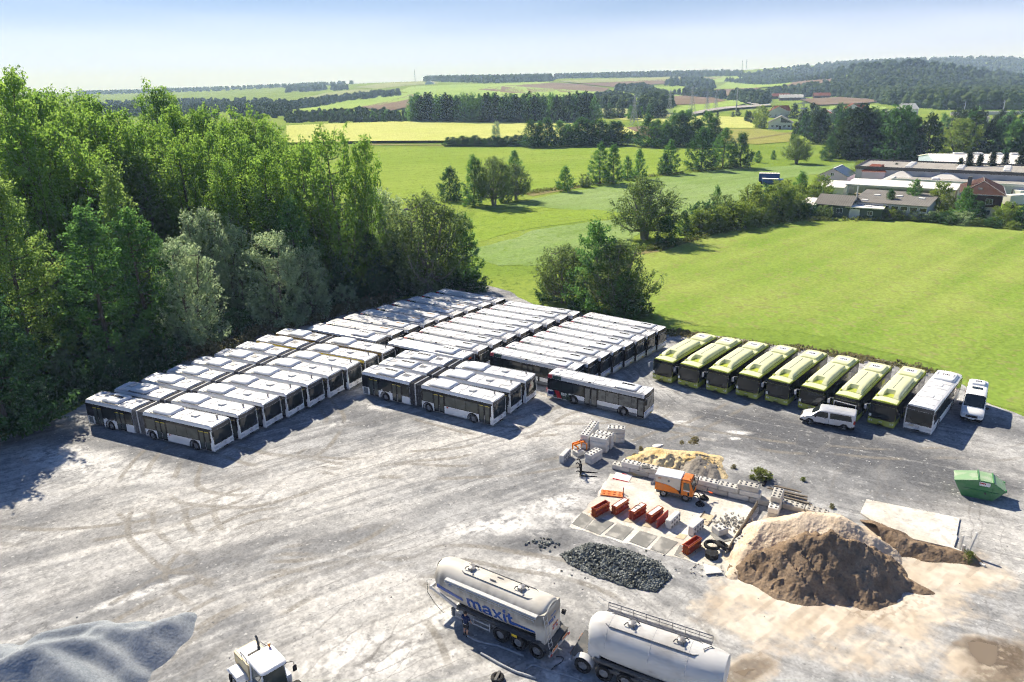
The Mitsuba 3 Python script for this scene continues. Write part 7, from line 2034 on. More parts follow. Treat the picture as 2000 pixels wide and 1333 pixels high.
    for y0, y1 in ((-0.95, -0.30), (0.30, 0.95)):
        part(k, 'warning_panel', box(3.662, 3.675, y0, y1, 0.70, 0.86), 'mould_orange', xf=xf)
        part(k, 'warning_panel_rim', box(3.655, 3.662, y0 - 0.03, y1 + 0.03, 0.67, 0.89), 'paper', xf=xf)
    for s in (-1, 1):
        part(k, 'tail_lamp', box(3.665, 3.69, *sorted((s * 1.0, s * 1.22)), 0.55, 0.68), 'lamp_red', xf=xf)
    part(k, 'ladder', cat(*[tube([(3.62, y, 0.55), (3.30, y, 2.2), (3.10, y, 3.2)], 0.022, 6) for y in (-1.08, -0.72)], *[tube([(3.62 - 0.52 * q, -1.08, 0.55 + 2.65 * q), (3.62 - 0.52 * q, -0.72, 0.55 + 2.65 * q)], 0.016, 5) for q in np.linspace(0.06, 0.96, 9)]), 'silver_panel', xf=xf)
    part(k, 'work_lamp', cyl((3.2, 1.02, 2.2), (3.45, 1.10, 2.15), 0.14, 12, 0.17), 'black_matt', xf=xf)
    part(k, 'valve', cat(cyl((-3.0, -0.5, 0.9), (-3.0, -0.5, 1.4), 0.12, 10), box(-3.5, -3.2, -0.75, -0.35, 0.75, 1.15, 0.03)), 'dark_steel', xf=xf)
    part(k, 'air_bottle', cyl((-3.95, -0.8, 0.12), (-3.95, -0.8, 0.62), 0.17, 12), 'skirt_grey', 40, xf)
    part(k, 'air_line', tube([(-5.6, -0.9, 2.3), (-5.95, -1.0, 2.2), (-5.85, -1.1, 1.3), (-5.2, -1.2, 0.75), (-4.6, -1.1, 0.15)], 0.02, 5), 'ret_green', xf=xf)


trailer_one()


def trailer_two():
    k = thing('silo_trailer', 'clean white silo trailer at the lower edge, railing raised on its far side', 'silo trailer')
    a = -0.50
    x0, y0 = (4.26,35.02)
    xf = place(x0 + 0.20, y0 + 0.45, 0.02, a)
    R, zc = 1.24, 2.40
    part(k, 'tank', tank_mesh(0.0, 8.0, R, zc, 0.40, dome0=1.1, dome1=1.9), 'tank_clean', 40, xf)
    for x in (2.5, 5.4):
        hatch(k, x, zc + R, xf)
    rail_loop(k, 1.0, 6.6, 0.62, zc + R * 0.90, xf, r=0.035)
    part(k, 'weld_seam', cat(*[tube([(x, math.cos(t) * (R + 0.004), zc + math.sin(t) * (R + 0.004)) for t in np.linspace(0.0, math.pi, 22)], 0.008, 4) for x in (1.3, 3.9, 6.0)]), 'roof_seam', xf=xf)
    part(k, 'walkway', cat(box(0.6, 6.9, 0.96, 1.26, 3.15, 3.20), box(0.6, 6.9, 0.95, 0.97, 3.12, 3.24)), 'chrome_dark', xf=xf)
    part(k, 'railing', cat(tube([(0.6, 1.24, 3.62), (6.9, 1.24, 3.62)], 0.028, 6), tube([(0.6, 1.24, 3.40), (6.9, 1.24, 3.40)], 0.02, 6), *[tube([(x, 1.24, 3.15), (x, 1.24, 3.62)], 0.02, 5) for x in np.linspace(0.6, 6.9, 9)]), 'chrome_dark', xf=xf)
    part(k, 'railing_end', cat(tube([(0.6, 1.24, 3.62), (-0.1, 1.3, 3.75), (-0.15, 1.3, 3.4), (0.3, 1.25, 3.2)], 0.018, 5)), 'silver_panel', xf=xf)
    part(k, 'tail_handle', tube([(6.9, -0.35, 3.45), (6.7, -0.1, 3.70), (7.0, 0.35, 3.65), (7.6, 0.38, 3.3), (7.7, -0.2, 3.2)], 0.03, 6), 'chrome_dark', xf=xf)
    part(k, 'frame', cat(box(-0.6, 9.0, -0.62, -0.48, 0.85, 1.05), box(-0.6, 9.0, 0.48, 0.62, 0.85, 1.05)), 'dark_steel', xf=xf)
    part(k, 'pipe', cat(cyl((0.6, -1.02, 1.2), (8.0, -1.02, 1.1), 0.13, 12), box(0.9, 8.0, -1.2, -1.12, 0.75, 0.98, 0.02)), 'dark_steel', 40, xf)
    part(k, 'tail_wall', hull([(x, y, z) for x, y, z in [(0.9, s * 1.0, q) for s in (-1, 1) for q in (1.1, 2.3)] + [(0.1, s * 0.75, q) for s in (-1, 1) for q in (1.1, 2.3)]]), 'tank_clean', 30, xf)
    for x in (-0.05, 1.28, 2.61):
        for s in (-1, 1):
            wheel_part(k, x, s * 1.25, 0.53, 0.42, xf, 0.45)
        part(k, 'axle', cyl((x, -1.0, 0.53), (x, 1.0, 0.53), 0.08, 10), 'dark_steel', xf=xf)
    for s in (-1, 1):
        an = np.linspace(0.25, math.pi - 0.25, 12)
        g = [(-0.05 - math.cos(t) * 0.68, 0.53 + math.sin(t) * 0.70) for t in an]
        part(k, 'mudguard', prism(g + [(x, z - 0.035) for x, z in g[::-1]], *sorted((s * 0.84, s * 1.30))), 'silver_panel', 30, xf)
    part(k, 'bumper', cat(box(-0.95, -0.80, -1.22, 1.22, 0.60, 0.76, 0.02)), 'silver_panel', xf=xf)
    part(k, 'warning_panel', cat(box(-0.965, -0.952, 0.30, 0.95, 0.78, 0.94), box(-0.965, -0.952, -0.95, -0.30, 0.78, 0.94)), 'mould_orange', xf=xf)
    part(k, 'tail_deck', box(-0.9, 0.1, -1.15, 1.15, 0.98, 1.04, 0.01), 'dark_steel', xf=xf)


trailer_two()

# hoses on the ground
for j, pts in enumerate([[(-3.23,37.69), (-2.76,37.28), (-1.96,36.95), (-1.29,36.78), (-0.51,36.35), (0.36,35.84)], [(-2.28,36.13), (-1.13,35.21), (-0.12,34.52), (1.06,34.04)], [(0.48,34.77), (0.9,35.16), (1.98,34.57), (3.24,34.11), (3.98,33.65)], [(2.36,35.8), (2.81,35.72), (2.74,35.38), (2.09,34.86), (1.98,34.67)]]):
    P = np.array(pts)
    t = np.linspace(0, len(P) - 1, 40)
    xy = np.stack([np.interp(t, np.arange(len(P)), P[:, i]) for i in (0, 1)], 1)
    for _ in range(6):
        xy[1:-1] = (xy[:-2] + 2 * xy[1:-1] + xy[2:]) / 4
    r = (0.07, 0.08, 0.05, 0.02)[j]
    single('hose', tube(np.c_[xy, np.full(40, 0.02 + r)], r, 8), 'hose' if j < 3 else 'black_matt', ('grey hose from the man to the wheels of the lettered trailer', 'thick hose along the shadow below the lettered trailer', 'looped pale hose between the two silo trailers', 'thin black cable behind the lettered trailer')[j], 'hose', None, None, True)
k = thing('black_tub', 'round black tub with a bar across it at the lower edge of the photo', 'tub')
x, y = (-1.23,34.06)
part(k, 'ring', cat(moved(tyre_mesh(0.42, 0.26), x, y, 0.16), cyl((x, y, 0.02), (x, y, 0.08), 0.3, 16)), 'rubber')
part(k, 'bar', moved(box(-0.4, 0.4, -0.09, 0.09, 0.28, 0.34, 0.02), x, y, 0, 1.2), 'dark_steel')


# ------------------------------------------------------------------ wheel loader, seen from its front right; its bucket is outside the frame
def loader():
    k = thing('wheel_loader', 'beige and white wheel loader with amber beacon at the lower edge of the photo', 'wheel loader')
    a = -0.80
    x, y = (-14.24,32.77)
    xf = place(x - 0.1, y + 0.1, 0.02, a)
    part(k, 'hood', hull([(p, q, z) for p, q, z in ((-2.9, -0.62, 1.25), (-2.9, 0.62, 1.25), (-2.75, -0.66, 2.15), (-2.75, 0.66, 2.15), (-0.75, -0.72, 2.42), (-0.75, 0.72, 2.42), (-0.75, -0.72, 1.2), (-0.75, 0.72, 1.2))]), 'loader_beige', xf=xf)
    part(k, 'hood_top', hull([(p, q, z) for p, q, z in ((-2.65, -0.55, 2.19), (-2.65, 0.55, 2.19), (-0.80, -0.62, 2.445), (-0.80, 0.62, 2.445), (-0.8, -0.5, 2.50), (-0.8, 0.5, 2.5), (-2.5, -0.45, 2.26), (-2.5, 0.45, 2.26))]), 'unit_white', xf=xf)
    part(k, 'hood_grille', cat(box(-1.5, -0.95, -0.35, 0.35, 2.46, 2.52, 0.01)), 'black_matt', xf=xf)
    part(k, 'handrail', cat(*[tube([(-1.9, s * 0.55, 2.3), (-1.85, s * 0.6, 2.62), (-0.95, s * 0.66, 2.78), (-0.9, s * 0.66, 2.45)], 0.02, 5) for s in (-1, 1)]), 'black_matt', xf=xf)
    part(k, 'exhaust', cat(tube([(-1.35, 0.30, 2.35), (-1.35, 0.30, 3.05), (-1.42, 0.30, 3.35), (-1.55, 0.30, 3.42)], 0.065, 10), cyl((-1.35, 0.3, 2.4), (-1.35, 0.3, 2.75), 0.09, 10)), 'dark_steel', 40, xf)
    part(k, 'cab', cat(*[hull([(p, q, z) for z, f_ in ((1.3, 1.0), (3.05, 0.86)) for p in (px * f_ + 0.25 - 0.06, px * f_ + 0.25 + 0.06) for q in (py * f_ - 0.05, py * f_ + 0.05)]) for px in (-0.80, 0.80) for py in (-0.70, 0.70)], box(-0.6, 1.1, -0.75, 0.75, 1.15, 1.5, 0.03)), 'unit_white', xf=xf)
    part(k, 'cab_glass', hull([(px * f_ + 0.25, py * f_, z) for z, f_ in ((1.5, 0.97), (3.04, 0.85)) for px in (-0.80, 0.80, 0.90) for py in (-0.70, 0.70)]), 'pane_green', xf=xf)
    part(k, 'seat', box(0.0, 0.5, -0.3, 0.3, 1.4, 2.1, 0.08), 'black_matt', xf=xf)
    part(k, 'cab_roof', pod(-0.65, 1.30, -0.80, 0.80, 3.04, 3.20, 0.14, 0.04), 'white_paint', 30, xf)
    part(k, 'roof_hatch', cat(box(-0.42, 0.0, -0.35, -0.25, 3.20, 3.24), box(0.55, 0.75, 0.1, 0.2, 3.2, 3.24)), 'chrome_dark', xf=xf)
    part(k, 'beacon', cat(cyl((-0.40, 0.55, 3.19), (-0.40, 0.55, 3.30), 0.05, 10), cyl((-0.40, 0.55, 3.30), (-0.40, 0.55, 3.47), 0.085, 12, 0.07)), 'lamp_amber', 40, xf)
    for s in (-1, 1):
        part(k, 'mirror', cat(tube([(1.05, s * 0.7, 2.9), (1.35, s * 1.05, 2.95), (1.35, s * 1.1, 2.6)], 0.02, 5), box(1.30, 1.38, s * 1.1 - 0.12, s * 1.1 + 0.12, 2.25, 2.65, 0.03)), 'black_matt', xf=xf)
        part(k, 'fender', hull([(p, s * q, z) for p, z in ((-2.6, 1.35), (-2.2, 1.62), (-1.2, 1.62), (-0.9, 1.4)) for q in (0.72, 1.28)] + [(p, s * q, z - 0.08) for p, z in ((-2.6, 1.35), (-0.9, 1.4)) for q in (0.72, 1.28)]), 'unit_white', xf=xf)
        part(k, 'tank_box', box(-0.75, 0.6, *sorted((s * 0.72, s * 1.2)), 0.85, 1.45, 0.05), 'unit_white', xf=xf)
        for px in (-1.75, 1.55):
            wheel_part(k, px, s * 1.28, 0.76, 0.55, xf, 0.45)
        part(k, 'work_lamp', box(1.15, 1.25, *sorted((s * 0.45, s * 0.7)), 2.95, 3.04, 0.02), 'black_matt', xf=xf)
    part(k, 'chassis', cat(box(-2.7, 0.6, -0.55, 0.55, 0.6, 1.25, 0.05), box(0.9, 2.4, -0.5, 0.5, 0.6, 1.35, 0.05)), 'dark_steel', xf=xf)
    part(k, 'lift_arm', cat(*[hull([(p, s * 0.45 + d, z) for p, z in ((1.3, 1.5), (1.4, 1.9), (3.3, 0.45), (3.2, 0.25)) for d in (-0.09, 0.09)]) for s in (-1, 1)]), 'loader_beige', xf=xf)
    part(k, 'bucket', tri(man(prism([(3.2, 0.1), (4.3, 0.02), (4.3, 0.10), (3.5, 0.3), (3.35, 0.7), (3.6, 1.15), (3.5, 1.2), (3.15, 0.8)], -1.35, 1.35))), 'dark_steel', xf=xf)
    part(k, 'number_board', box(-2.93, -2.905, -0.3, 0.3, 1.6, 1.75), 'black_matt', xf=xf)


loader()


# ------------------------------------------------------------------ the man at the trailer, back to us, in navy shirt and dark shorts
def man_figure():
    x, y = -3.30, 37.80
    k = thing('person', 'person in navy shirt and dark shorts, back to us, beside the lettered trailer', 'person')
    a = 0.95                      # facing the trailer
    xf = place(x, y, 0.02, a)
    J = {'pel': (0, 0, 0.98, 0.155), 'wai': (0.01, 0, 1.12, 0.145), 'che': (0.02, 0, 1.36, 0.17), 'nek': (0.02, 0, 1.53, 0.065), 'hd': (0.07, 0, 1.70, 0.098), 'hdb': (0.03, 0, 1.72, 0.10), 'chin': (0.12, 0, 1.62, 0.05)}
    for s, n in ((1, 'L'), (-1, 'R')):
        J['sh' + n] = (0.0, s * 0.195, 1.45, 0.075)
        J['el' + n] = (0.02 + (0.10 if s < 0 else 0.02), s * 0.27, 1.17, 0.05)
        J['wr' + n] = (0.16 + (0.10 if s < 0 else 0.02), s * 0.25, 0.95, 0.034)
        J['hp' + n] = (0.0, s * 0.095, 0.95, 0.115)
        J['kn' + n] = (0.03 + 0.02 * s, s * 0.125, 0.52, 0.066)
        J['cf' + n] = (-0.01 + 0.02 * s, s * 0.130, 0.36, 0.064)
        J['an' + n] = (-0.02 + 0.03 * s, s * 0.135, 0.10, 0.040)
    def bone(p, q, g=0.0):
        S = []
        for j in (p, q):
            c = J[j]
            sp = trimesh.creation.icosphere(2, c[3] + g)
            S.append(sp.vertices * [1, 1, 1] + c[:3])
        return man(trimesh.convex.convex_hull(np.vstack(S)))
    def body(bones, g=0.0, ref=0.03, it=6):
        m = bone(*bones[0], g)
        for b in bones[1:]:
            m = m + bone(*b, g)
        m = m.refine_to_length(ref)
        t = trimesh.Trimesh(np.array(m.to_mesh().vert_properties[:, :3]), np.array(m.to_mesh().tri_verts), process=True)
        return trimesh.smoothing.filter_taubin(t, iterations=it)
    bones = [('pel', 'wai'), ('wai', 'che'), ('che', 'nek'), ('nek', 'hdb'), ('hd', 'hdb'), ('hd', 'chin')]
    for n in 'LR':
        bones += [('che', 'sh' + n), ('sh' + n, 'el' + n), ('el' + n, 'wr' + n), ('pel', 'hp' + n), ('hp' + n, 'kn' + n), ('kn' + n, 'cf' + n), ('cf' + n, 'an' + n)]
    # hands: palm, four fingers, a thumb
    for s, n in ((1, 'L'), (-1, 'R')):
        wx, wy, wz, _ = J['wr' + n]
        J['pm' + n] = (wx + 0.035, wy, wz - 0.07, 0.030)
        bones.append(('wr' + n, 'pm' + n))
        for i, (dy, ln) in enumerate(((0.030, 0.070), (0.011, 0.080), (-0.009, 0.075), (-0.027, 0.058))):
            J[f'f{i}a{n}'] = (wx + 0.045, wy + dy, wz - 0.085, 0.0105)
            J[f'f{i}b{n}'] = (wx + 0.060, wy + dy * 1.1, wz - 0.09 - ln * 0.5, 0.0095)
            J[f'f{i}c{n}'] = (wx + 0.058, wy + dy * 1.05 - s * 0.006, wz - 0.09 - ln, 0.0085)
            bones += [('pm' + n, f'f{i}a{n}'), (f'f{i}a{n}', f'f{i}b{n}'), (f'f{i}b{n}', f'f{i}c{n}')]
        J['ta' + n] = (wx + 0.058, wy - s * 0.02, wz - 0.045, 0.0125)
        J['tb' + n] = (wx + 0.088, wy - s * 0.025, wz - 0.085, 0.010)
        bones += [('wr' + n, 'ta' + n), ('ta' + n, 'tb' + n)]
        J['ft' + n] = (J['an' + n][0] + 0.16, J['an' + n][1] + s * 0.02, 0.045, 0.032)
        bones.append(('an' + n, 'ft' + n))
    J['nose'] = (0.175, 0, 1.675, 0.016)
    J['nb'] = (0.150, 0, 1.705, 0.018)
    bones.append(('nb', 'nose'))
    for s, n in ((1, 'L'), (-1, 'R')):
        J['ea' + n] = (0.055, s * 0.098, 1.69, 0.018)
        J['eb' + n] = (0.050, s * 0.102, 1.665, 0.014)
        bones.append(('ea' + n, 'eb' + n))
    part(k, 'body', body(bones, 0, 0.022, 4), 'skin', True, xf)
    part(k, 'eye', cat(*[moved(trimesh.creation.icosphere(1, 0.012), 0.152, s * 0.034, 1.705) for s in (-1, 1)]), 'black_matt', xf=xf)
    part(k, 'mouth', box(0.153, 0.163, -0.025, 0.025, 1.628, 1.636), 'lamp_red', xf=xf)
    sl = {}
    for n, s in (('L', 1), ('R', -1)):
        J['sl' + n] = tuple((np.array(J['sh' + n]) * 0.35 + np.array(J['el' + n]) * 0.65)[:3]) + (0.064,)
    J['hem'] = (0, 0, 0.96, 0.150)
    part(k, 'shirt', body([('hem', 'wai'), ('wai', 'che'), ('che', 'shL'), ('che', 'shR'), ('shL', 'slL'), ('shR', 'slR'), ('shL', 'shR')], 0.018, 0.03), 'shirt_navy', True, xf)
    for n in 'LR':
        J['th' + n] = tuple((np.array(J['hp' + n]) * 0.22 + np.array(J['kn' + n]) * 0.78)[:3]) + (0.088,)
    J['pel2'] = (0, 0, 0.92, 0.150)
    part(k, 'shorts', body([('pel', 'pel2'), ('pel2', 'hpL'), ('pel2', 'hpR'), ('hpL', 'thL'), ('hpR', 'thR')], 0.020, 0.03), 'shorts_dark', True, xf)
    part(k, 'belt', cat(cyl((0, 0, 0.985), (0, 0, 1.02), 0.178, 20)), 'board_white', 40, xf)
    hm = trimesh.creation.icosphere(2, 0.112)
    hm.vertices *= [1.06, 0.98, 0.98]
    hm = tri(man(moved(hm, 0.035, 0, 1.735)) - man(hull([(0.09, -0.2, 1.55), (0.09, 0.2, 1.55), (0.145, -0.2, 1.78), (0.145, 0.2, 1.78), (0.4, -0.2, 1.78), (0.4, 0.2, 1.78), (0.4, -0.2, 1.5), (0.4, 0.2, 1.5)])) - man(box(-0.2, 0.3, -0.2, 0.2, 1.5, 1.655)))
    part(k, 'hair', hm, 'hair_dark', 40, xf)
    for n in 'LR':
        ax, ay = J['an' + n][:2]
        part(k, 'shoe', hull([(ax - 0.075, ay - 0.042, 0), (ax - 0.075, ay + 0.042, 0), (ax + 0.17, ay - 0.05, 0), (ax + 0.17, ay + 0.05, 0), (ax + 0.215, ay, 0.0), (ax + 0.2, ay, 0.05), (ax - 0.07, ay - 0.038, 0.10), (ax - 0.07, ay + 0.038, 0.10), (ax + 0.06, ay - 0.045, 0.10), (ax + 0.06, ay + 0.045, 0.10)]), 'black_matt', 40, xf)
        part(k, 'sock', cyl((ax, ay, 0.08), (ax - 0.002, ay, 0.16), 0.047, 12, 0.052), 'shorts_dark', 40, xf)


man_figure()

# ------------------------------------------------------------------ buildings beyond the meadow
def rows_tex(c, d, period, axis='x', duty=0.18):
    def f(p, n, uv):
        q = (p.x * 0.79 - p.y * 0.61) if axis == 'u' else (p.x * 0.61 + p.y * 0.79)
        t = q / period - dr.floor(q / period)
        return mix(c, d, dr.maximum(smoothstep(duty, 0.0, t) * 0.8, 0.6 * smoothstep(0.5, 0.8, fbm(p.x * 0.5, p.y * 0.5, p.z, 3))))
    return mikit.proc(f)


mat('roof_corrugated', rows_tex((0.20, 0.19, 0.175), (0.11, 0.105, 0.10), 0.55, 'u', 0.5), 0.9, 0.2)
mat('roof_felt', rows_tex((0.30, 0.285, 0.26), (0.20, 0.19, 0.175), 5.0, 'u', 0.06), 0.95, 0.2)
mat('roof_tile', rows_tex((0.075, 0.036, 0.028), (0.045, 0.022, 0.018), 0.40, 'v', 0.35), 0.85, 0.2)
mat('roof_red', (0.26, 0.085, 0.055), 0.9, 0.2)
mat('roof_pale', dirty((0.72, 0.70, 0.66), (0.52, 0.50, 0.46), 0.5, 0.4), 0.7)
mat('roof_grey', (0.25, 0.24, 0.23), 0.9)
mat('solar_dark', (0.04, 0.05, 0.075), 0.2, 0.6)
mat('wall_white', dirty((0.68, 0.67, 0.64), (0.52, 0.50, 0.46), 0.4, 0.5), 0.9, 0.2)
mat('wall_yellow', dirty((0.66, 0.58, 0.36), (0.52, 0.46, 0.32), 0.4, 0.5), 0.9, 0.2)
mat('wall_brown', rows_tex((0.075, 0.038, 0.026), (0.045, 0.022, 0.016), 0.30, 'u', 0.25), 0.8, 0.2)
mat('wall_lilac', (0.60, 0.50, 0.60), 0.9, 0.2)
mat('wall_blue', rows_tex((0.42, 0.50, 0.60), (0.30, 0.38, 0.48), 1.0, 'u', 0.12), 0.6, 0.3)
mat('wall_grey', dirty((0.44, 0.45, 0.48), (0.33, 0.34, 0.35), 0.5, 0.4), 0.9, 0.2)
mat('wall_green', (0.075, 0.105, 0.075), 0.85, 0.2)
mat('blue_tarp', (0.025, 0.07, 0.26), 0.5, 0.4)
mat('frame_white', (0.72, 0.72, 0.70), 0.6)


class House:
    """Local frame: u along the front (x), v into the depth (y), front wall at y = 0 facing -y."""
    def __init__(self, key, x, y, a, label, category='building', z=None, group=None):
        self.k = thing(key, label, category, group)
        self.xf = place(x, y, float(zt(x, y)) if z is None else z, a)

    def add(self, name, mesh, m, smooth=False, label=None):
        return part(self.k, name, mesh, m, smooth, self.xf, label)

    def walls(self, x0, x1, y0, y1, z0, z1, m, name='wall'):
        self.add(name, box(x0, x1, y0, y1, z0, z1), m)

    def gable(self, x0, x1, y0, y1, ze, zr, m, along='x', over=0.35, wall=None, th=0.14):
        if along == 'x':
            ym = (y0 + y1) / 2
            pr = [(y0 - over, ze - over * (zr - ze) / (ym - y0)), (ym, zr), (y1 + over, ze - over * (zr - ze) / (ym - y0))]
            up = [(a, b + th) for a, b in pr[::-1]]
            q = prism(pr + up, -(x1 + over), -(x0 - over))
            q.apply_transform(np.array([[0, -1, 0, 0], [1, 0, 0, 0], [0, 0, 1, 0], [0, 0, 0, 1.0]]))
            self.add('roof', q, m)
            if wall:
                [self.add('gable_wall', hull([(x + d, y, z) for d in (0, 0.2) for y, z in ((y0, ze), (y1, ze), (ym, zr - 0.02))]), wall) for x in (x0, x1 - 0.2)]
        else:
            xm = (x0 + x1) / 2
            s = (zr - ze) / (xm - x0)
            pr = [(x0 - over, ze - over * s), (xm, zr), (x1 + over, ze - over * s)]
            self.add('roof', prism(pr + [(a, b + th) for a, b in pr[::-1]], y0 - over, y1 + over), m)
            if wall:
                [self.add('gable_wall', hull([(x, y + d, z) for d in (0, 0.2) for x, z in ((x0, ze), (x1, ze), (xm, zr - 0.02))]), wall) for y in (y0, y1 - 0.2)]

    def window(self, x0, x1, z0, z1, side='front', at=0.0, frame='frame_white', glass='pane', sash=True):
        f, s = 0.09, -1
        if side == 'front':
            ys = (at - 0.06, at + 0.02)
            fr = cat(box(x0, x1, *ys, z0, z0 + f), box(x0, x1, *ys, z1 - f, z1), box(x0, x0 + f, *ys, z0 + f, z1 - f), box(x1 - f, x1, *ys, z0 + f, z1 - f), *([box((x0 + x1) / 2 - 0.04, (x0 + x1) / 2 + 0.04, *ys, z0 + f, z1 - f)] if sash else []))
            pn = box(x0 + 0.02, x1 - 0.02, at - 0.02, at + 0.02, z0 + 0.02, z1 - 0.02)
        else:
            xs = (at - 0.02, at + 0.06)
            fr = cat(box(*xs, x0, x1, z0, z0 + f), box(*xs, x0, x1, z1 - f, z1), box(*xs, x0, x0 + f, z0 + f, z1 - f), box(*xs, x1 - f, x1, z0 + f, z1 - f))
            pn = box(at - 0.02, at + 0.02, x0 + 0.02, x1 - 0.02, z0 + 0.02, z1 - 0.02)
        k = self.add('window', fr, frame)
        scene[k + '__pane'] = mikit.ply(pn, glass, to_world=self.xf)


h = House('brown_house', 112.6, 181.6, -0.54, 'house with dark brown upper floor and red hipped roof at the right edge', 'house')
h.walls(0, 8.2, 0, 17.5, 0, 2.9, 'wall_yellow', 'ground_floor')
h.walls(-0.15, 8.35, -0.15, 17.65, 2.92, 5.9, 'wall_brown', 'upper_floor')
h.add('roof', hull([(x, y, 5.92) for x in (-0.8, 9.0) for y in (-0.8, 18.3)] + [(x, y, 5.80) for x in (-0.8, 9.0) for y in (-0.8, 18.3)] + [(4.1, 4.2, 8.6), (4.1, 13.3, 8.6)]), 'roof_tile')
h.add('gutter', cat(box(-0.9, 9.1, -0.92, -0.80, 5.74, 5.90), box(9.0, 9.12, -0.9, 18.4, 5.74, 5.90)), 'roof_seam')
h.add('ridge_line', cat(*[tube([a, b], 0.09, 5) for a, b in (((4.1, 4.2, 8.62), (4.1, 13.3, 8.62)), ((4.1, 4.2, 8.62), (-0.8, -0.8, 5.95)), ((4.1, 4.2, 8.62), (9.0, -0.8, 5.95)))]), 'roof_grey')
h.add('chimney', box(0.6, 1.5, 6.5, 7.4, 6.5, 9.3), 'roof_corrugated')
h.add('skylight', hull([(3.0, 0.9, 6.85), (3.9, 0.9, 6.85), (3.0, 1.6, 7.2), (3.9, 1.6, 7.2), (3.0, 0.9, 6.95), (3.9, 0.9, 6.95), (3.0, 1.6, 7.3), (3.9, 1.6, 7.3)]), 'pane_light')
h.window(5.0, 6.5, 3.5, 4.9, 'front', -0.15), h.window(0.6, 2.0, 3.5, 4.9, 'front', -0.15), h.window(4.9, 6.4, 0.9, 2.2, 'front', 0.0), h.window(0.8, 2.2, 0.9, 2.2, 'front', 0.0)
for y in (1.5, 4.6, 7.7, 10.8, 13.9):
    h.window(y, y + 1.5, 3.3, 5.1, 'side', 8.35)
    h.add('shutter', box(8.36, 8.42, y - 0.45, y - 0.05, 3.3, 5.1), 'frame_white')
for y in (2.0, 8.0, 14.0):
    h.window(y, y + 1.2, 0.9, 2.2, 'side', 8.2)

h = House('long_canopy', 96.5, 209.6, -0.62, 'long open canopy with pale flat roof on posts behind the round green tree', 'canopy')
h.add('roof', hull([(x, y, z) for x, y, z in ((-0.5, -0.5, 4.7), (27, -0.5, 4.7), (27, 10.5, 5.1), (-0.5, 10.5, 5.1), (-0.5, -0.5, 5.0), (27, -0.5, 5.0), (27, 10.5, 5.4), (-0.5, 10.5, 5.4))]), 'roof_pale')
for x in np.linspace(0.2, 21.0, 6):
    for y in (0.0, 10.0):
        h.add('post', box(x - 0.16, x + 0.16, y - 0.16, y + 0.16, 0, 4.68 + 0.03 * y), 'wall_grey')
h.add('beam', cat(box(0.0, 21.6, -0.1, 0.1, 4.3, 4.66), box(0.0, 21.6, 9.9, 10.1, 4.5, 4.98)), 'wall_grey')
h.walls(21.8, 26.8, 0, 10, 0, 4.66, 'wall_white', 'end_block')
h.add('back_wall', box(0.0, 21.6, 9.6, 9.85, 0, 3.4), 'wall_grey')
h.add('stored_pallets', cat(*[box(x, x + 2.2, 5.0, 7.5, 0, z) for x, z in ((1, 1.6), (4.5, 2.2), (8, 1.2), (12, 2.4), (16, 1.8))]), 'timber')

h = House('corrugated_shed', 78.9, 187.4, -0.665, 'shed with dark corrugated gable roof at the left end of the sheds', 'shed')
h.walls(0, 8.0, 0, 9.0, 0, 3.2, 'wall_green')
h.gable(0, 8.0, 0, 9.0, 3.2, 5.0, 'roof_corrugated', 'x', 0.5, 'wall_white')
for x in (0.8, 2.9, 5.0):
    h.window(x, x + 1.5, 1.2, 2.4)
h.add('gable_glazing', box(8.02, 8.06, 1.0, 7.9, 3.25, 3.9), 'pane_light')

h = House('low_shed', 75.6, 190.2, -0.60, 'low shed with plain pale roof left of the corrugated gable roof', 'shed')
h.walls(0, 4.4, 0, 9.5, 0, 2.5, 'wall_white')
h.add('roof', hull([(x, y, z) for x in (-0.3, 4.1) for y, z in ((-0.3, 2.5), (9.8, 3.0), (-0.3, 2.66), (9.8, 3.16))]), 'roof_pale')

h = House('wide_shed', 88.0, 187.0, -0.665, 'wide shed with low grey corrugated roof and square skylights', 'shed')
h.walls(0, 17.0, 0, 15, 0, 3.5, 'wall_grey')
h.add('roof', hull([(x, y, z) for x in (-0.4, 17.4) for y, z in ((-0.4, 3.55), (15.4, 4.7), (-0.4, 3.70), (15.4, 4.85))]), 'roof_corrugated')
for x, y in ((3.0, 8.0), (8.2, 8.5), (13.5, 7.5), (1.6, 1.2)):
    h.add('skylight', box(x, x + 1.5, y, y + 1.3, 3.62 + 0.075 * y, 3.95 + 0.075 * y, 0.04), 'frame_white')
for x in np.arange(0.6, 15.5, 2.1):
    h.window(x, x + 1.7, 2.2, 3.2, sash=False)
h.add('stovepipe', cyl((-0.6, 6.0, 2.0), (-0.6, 6.0, 6.6), 0.16, 8), 'frame_white')

h = House('green_shed', 84.9, 183.2, -0.56, 'flat roofed green shed with white gate in front of the wide shed', 'shed')
h.walls(0, 8.0, 0, 5.0, 0, 2.7, 'wall_green')
h.add('roof', box(-0.4, 8.4, -0.5, 5.2, 2.72, 2.95), 'roof_pale')
h.add('gate', box(0.4, 3.1, -0.05, 0.0, 0.05, 2.4), 'wall_white')
h.window(4.8, 6.0, 1.1, 2.1)
h.add('skylight', box(3.8, 5.4, 1.6, 2.8, 2.96, 3.2, 0.04), 'frame_white')

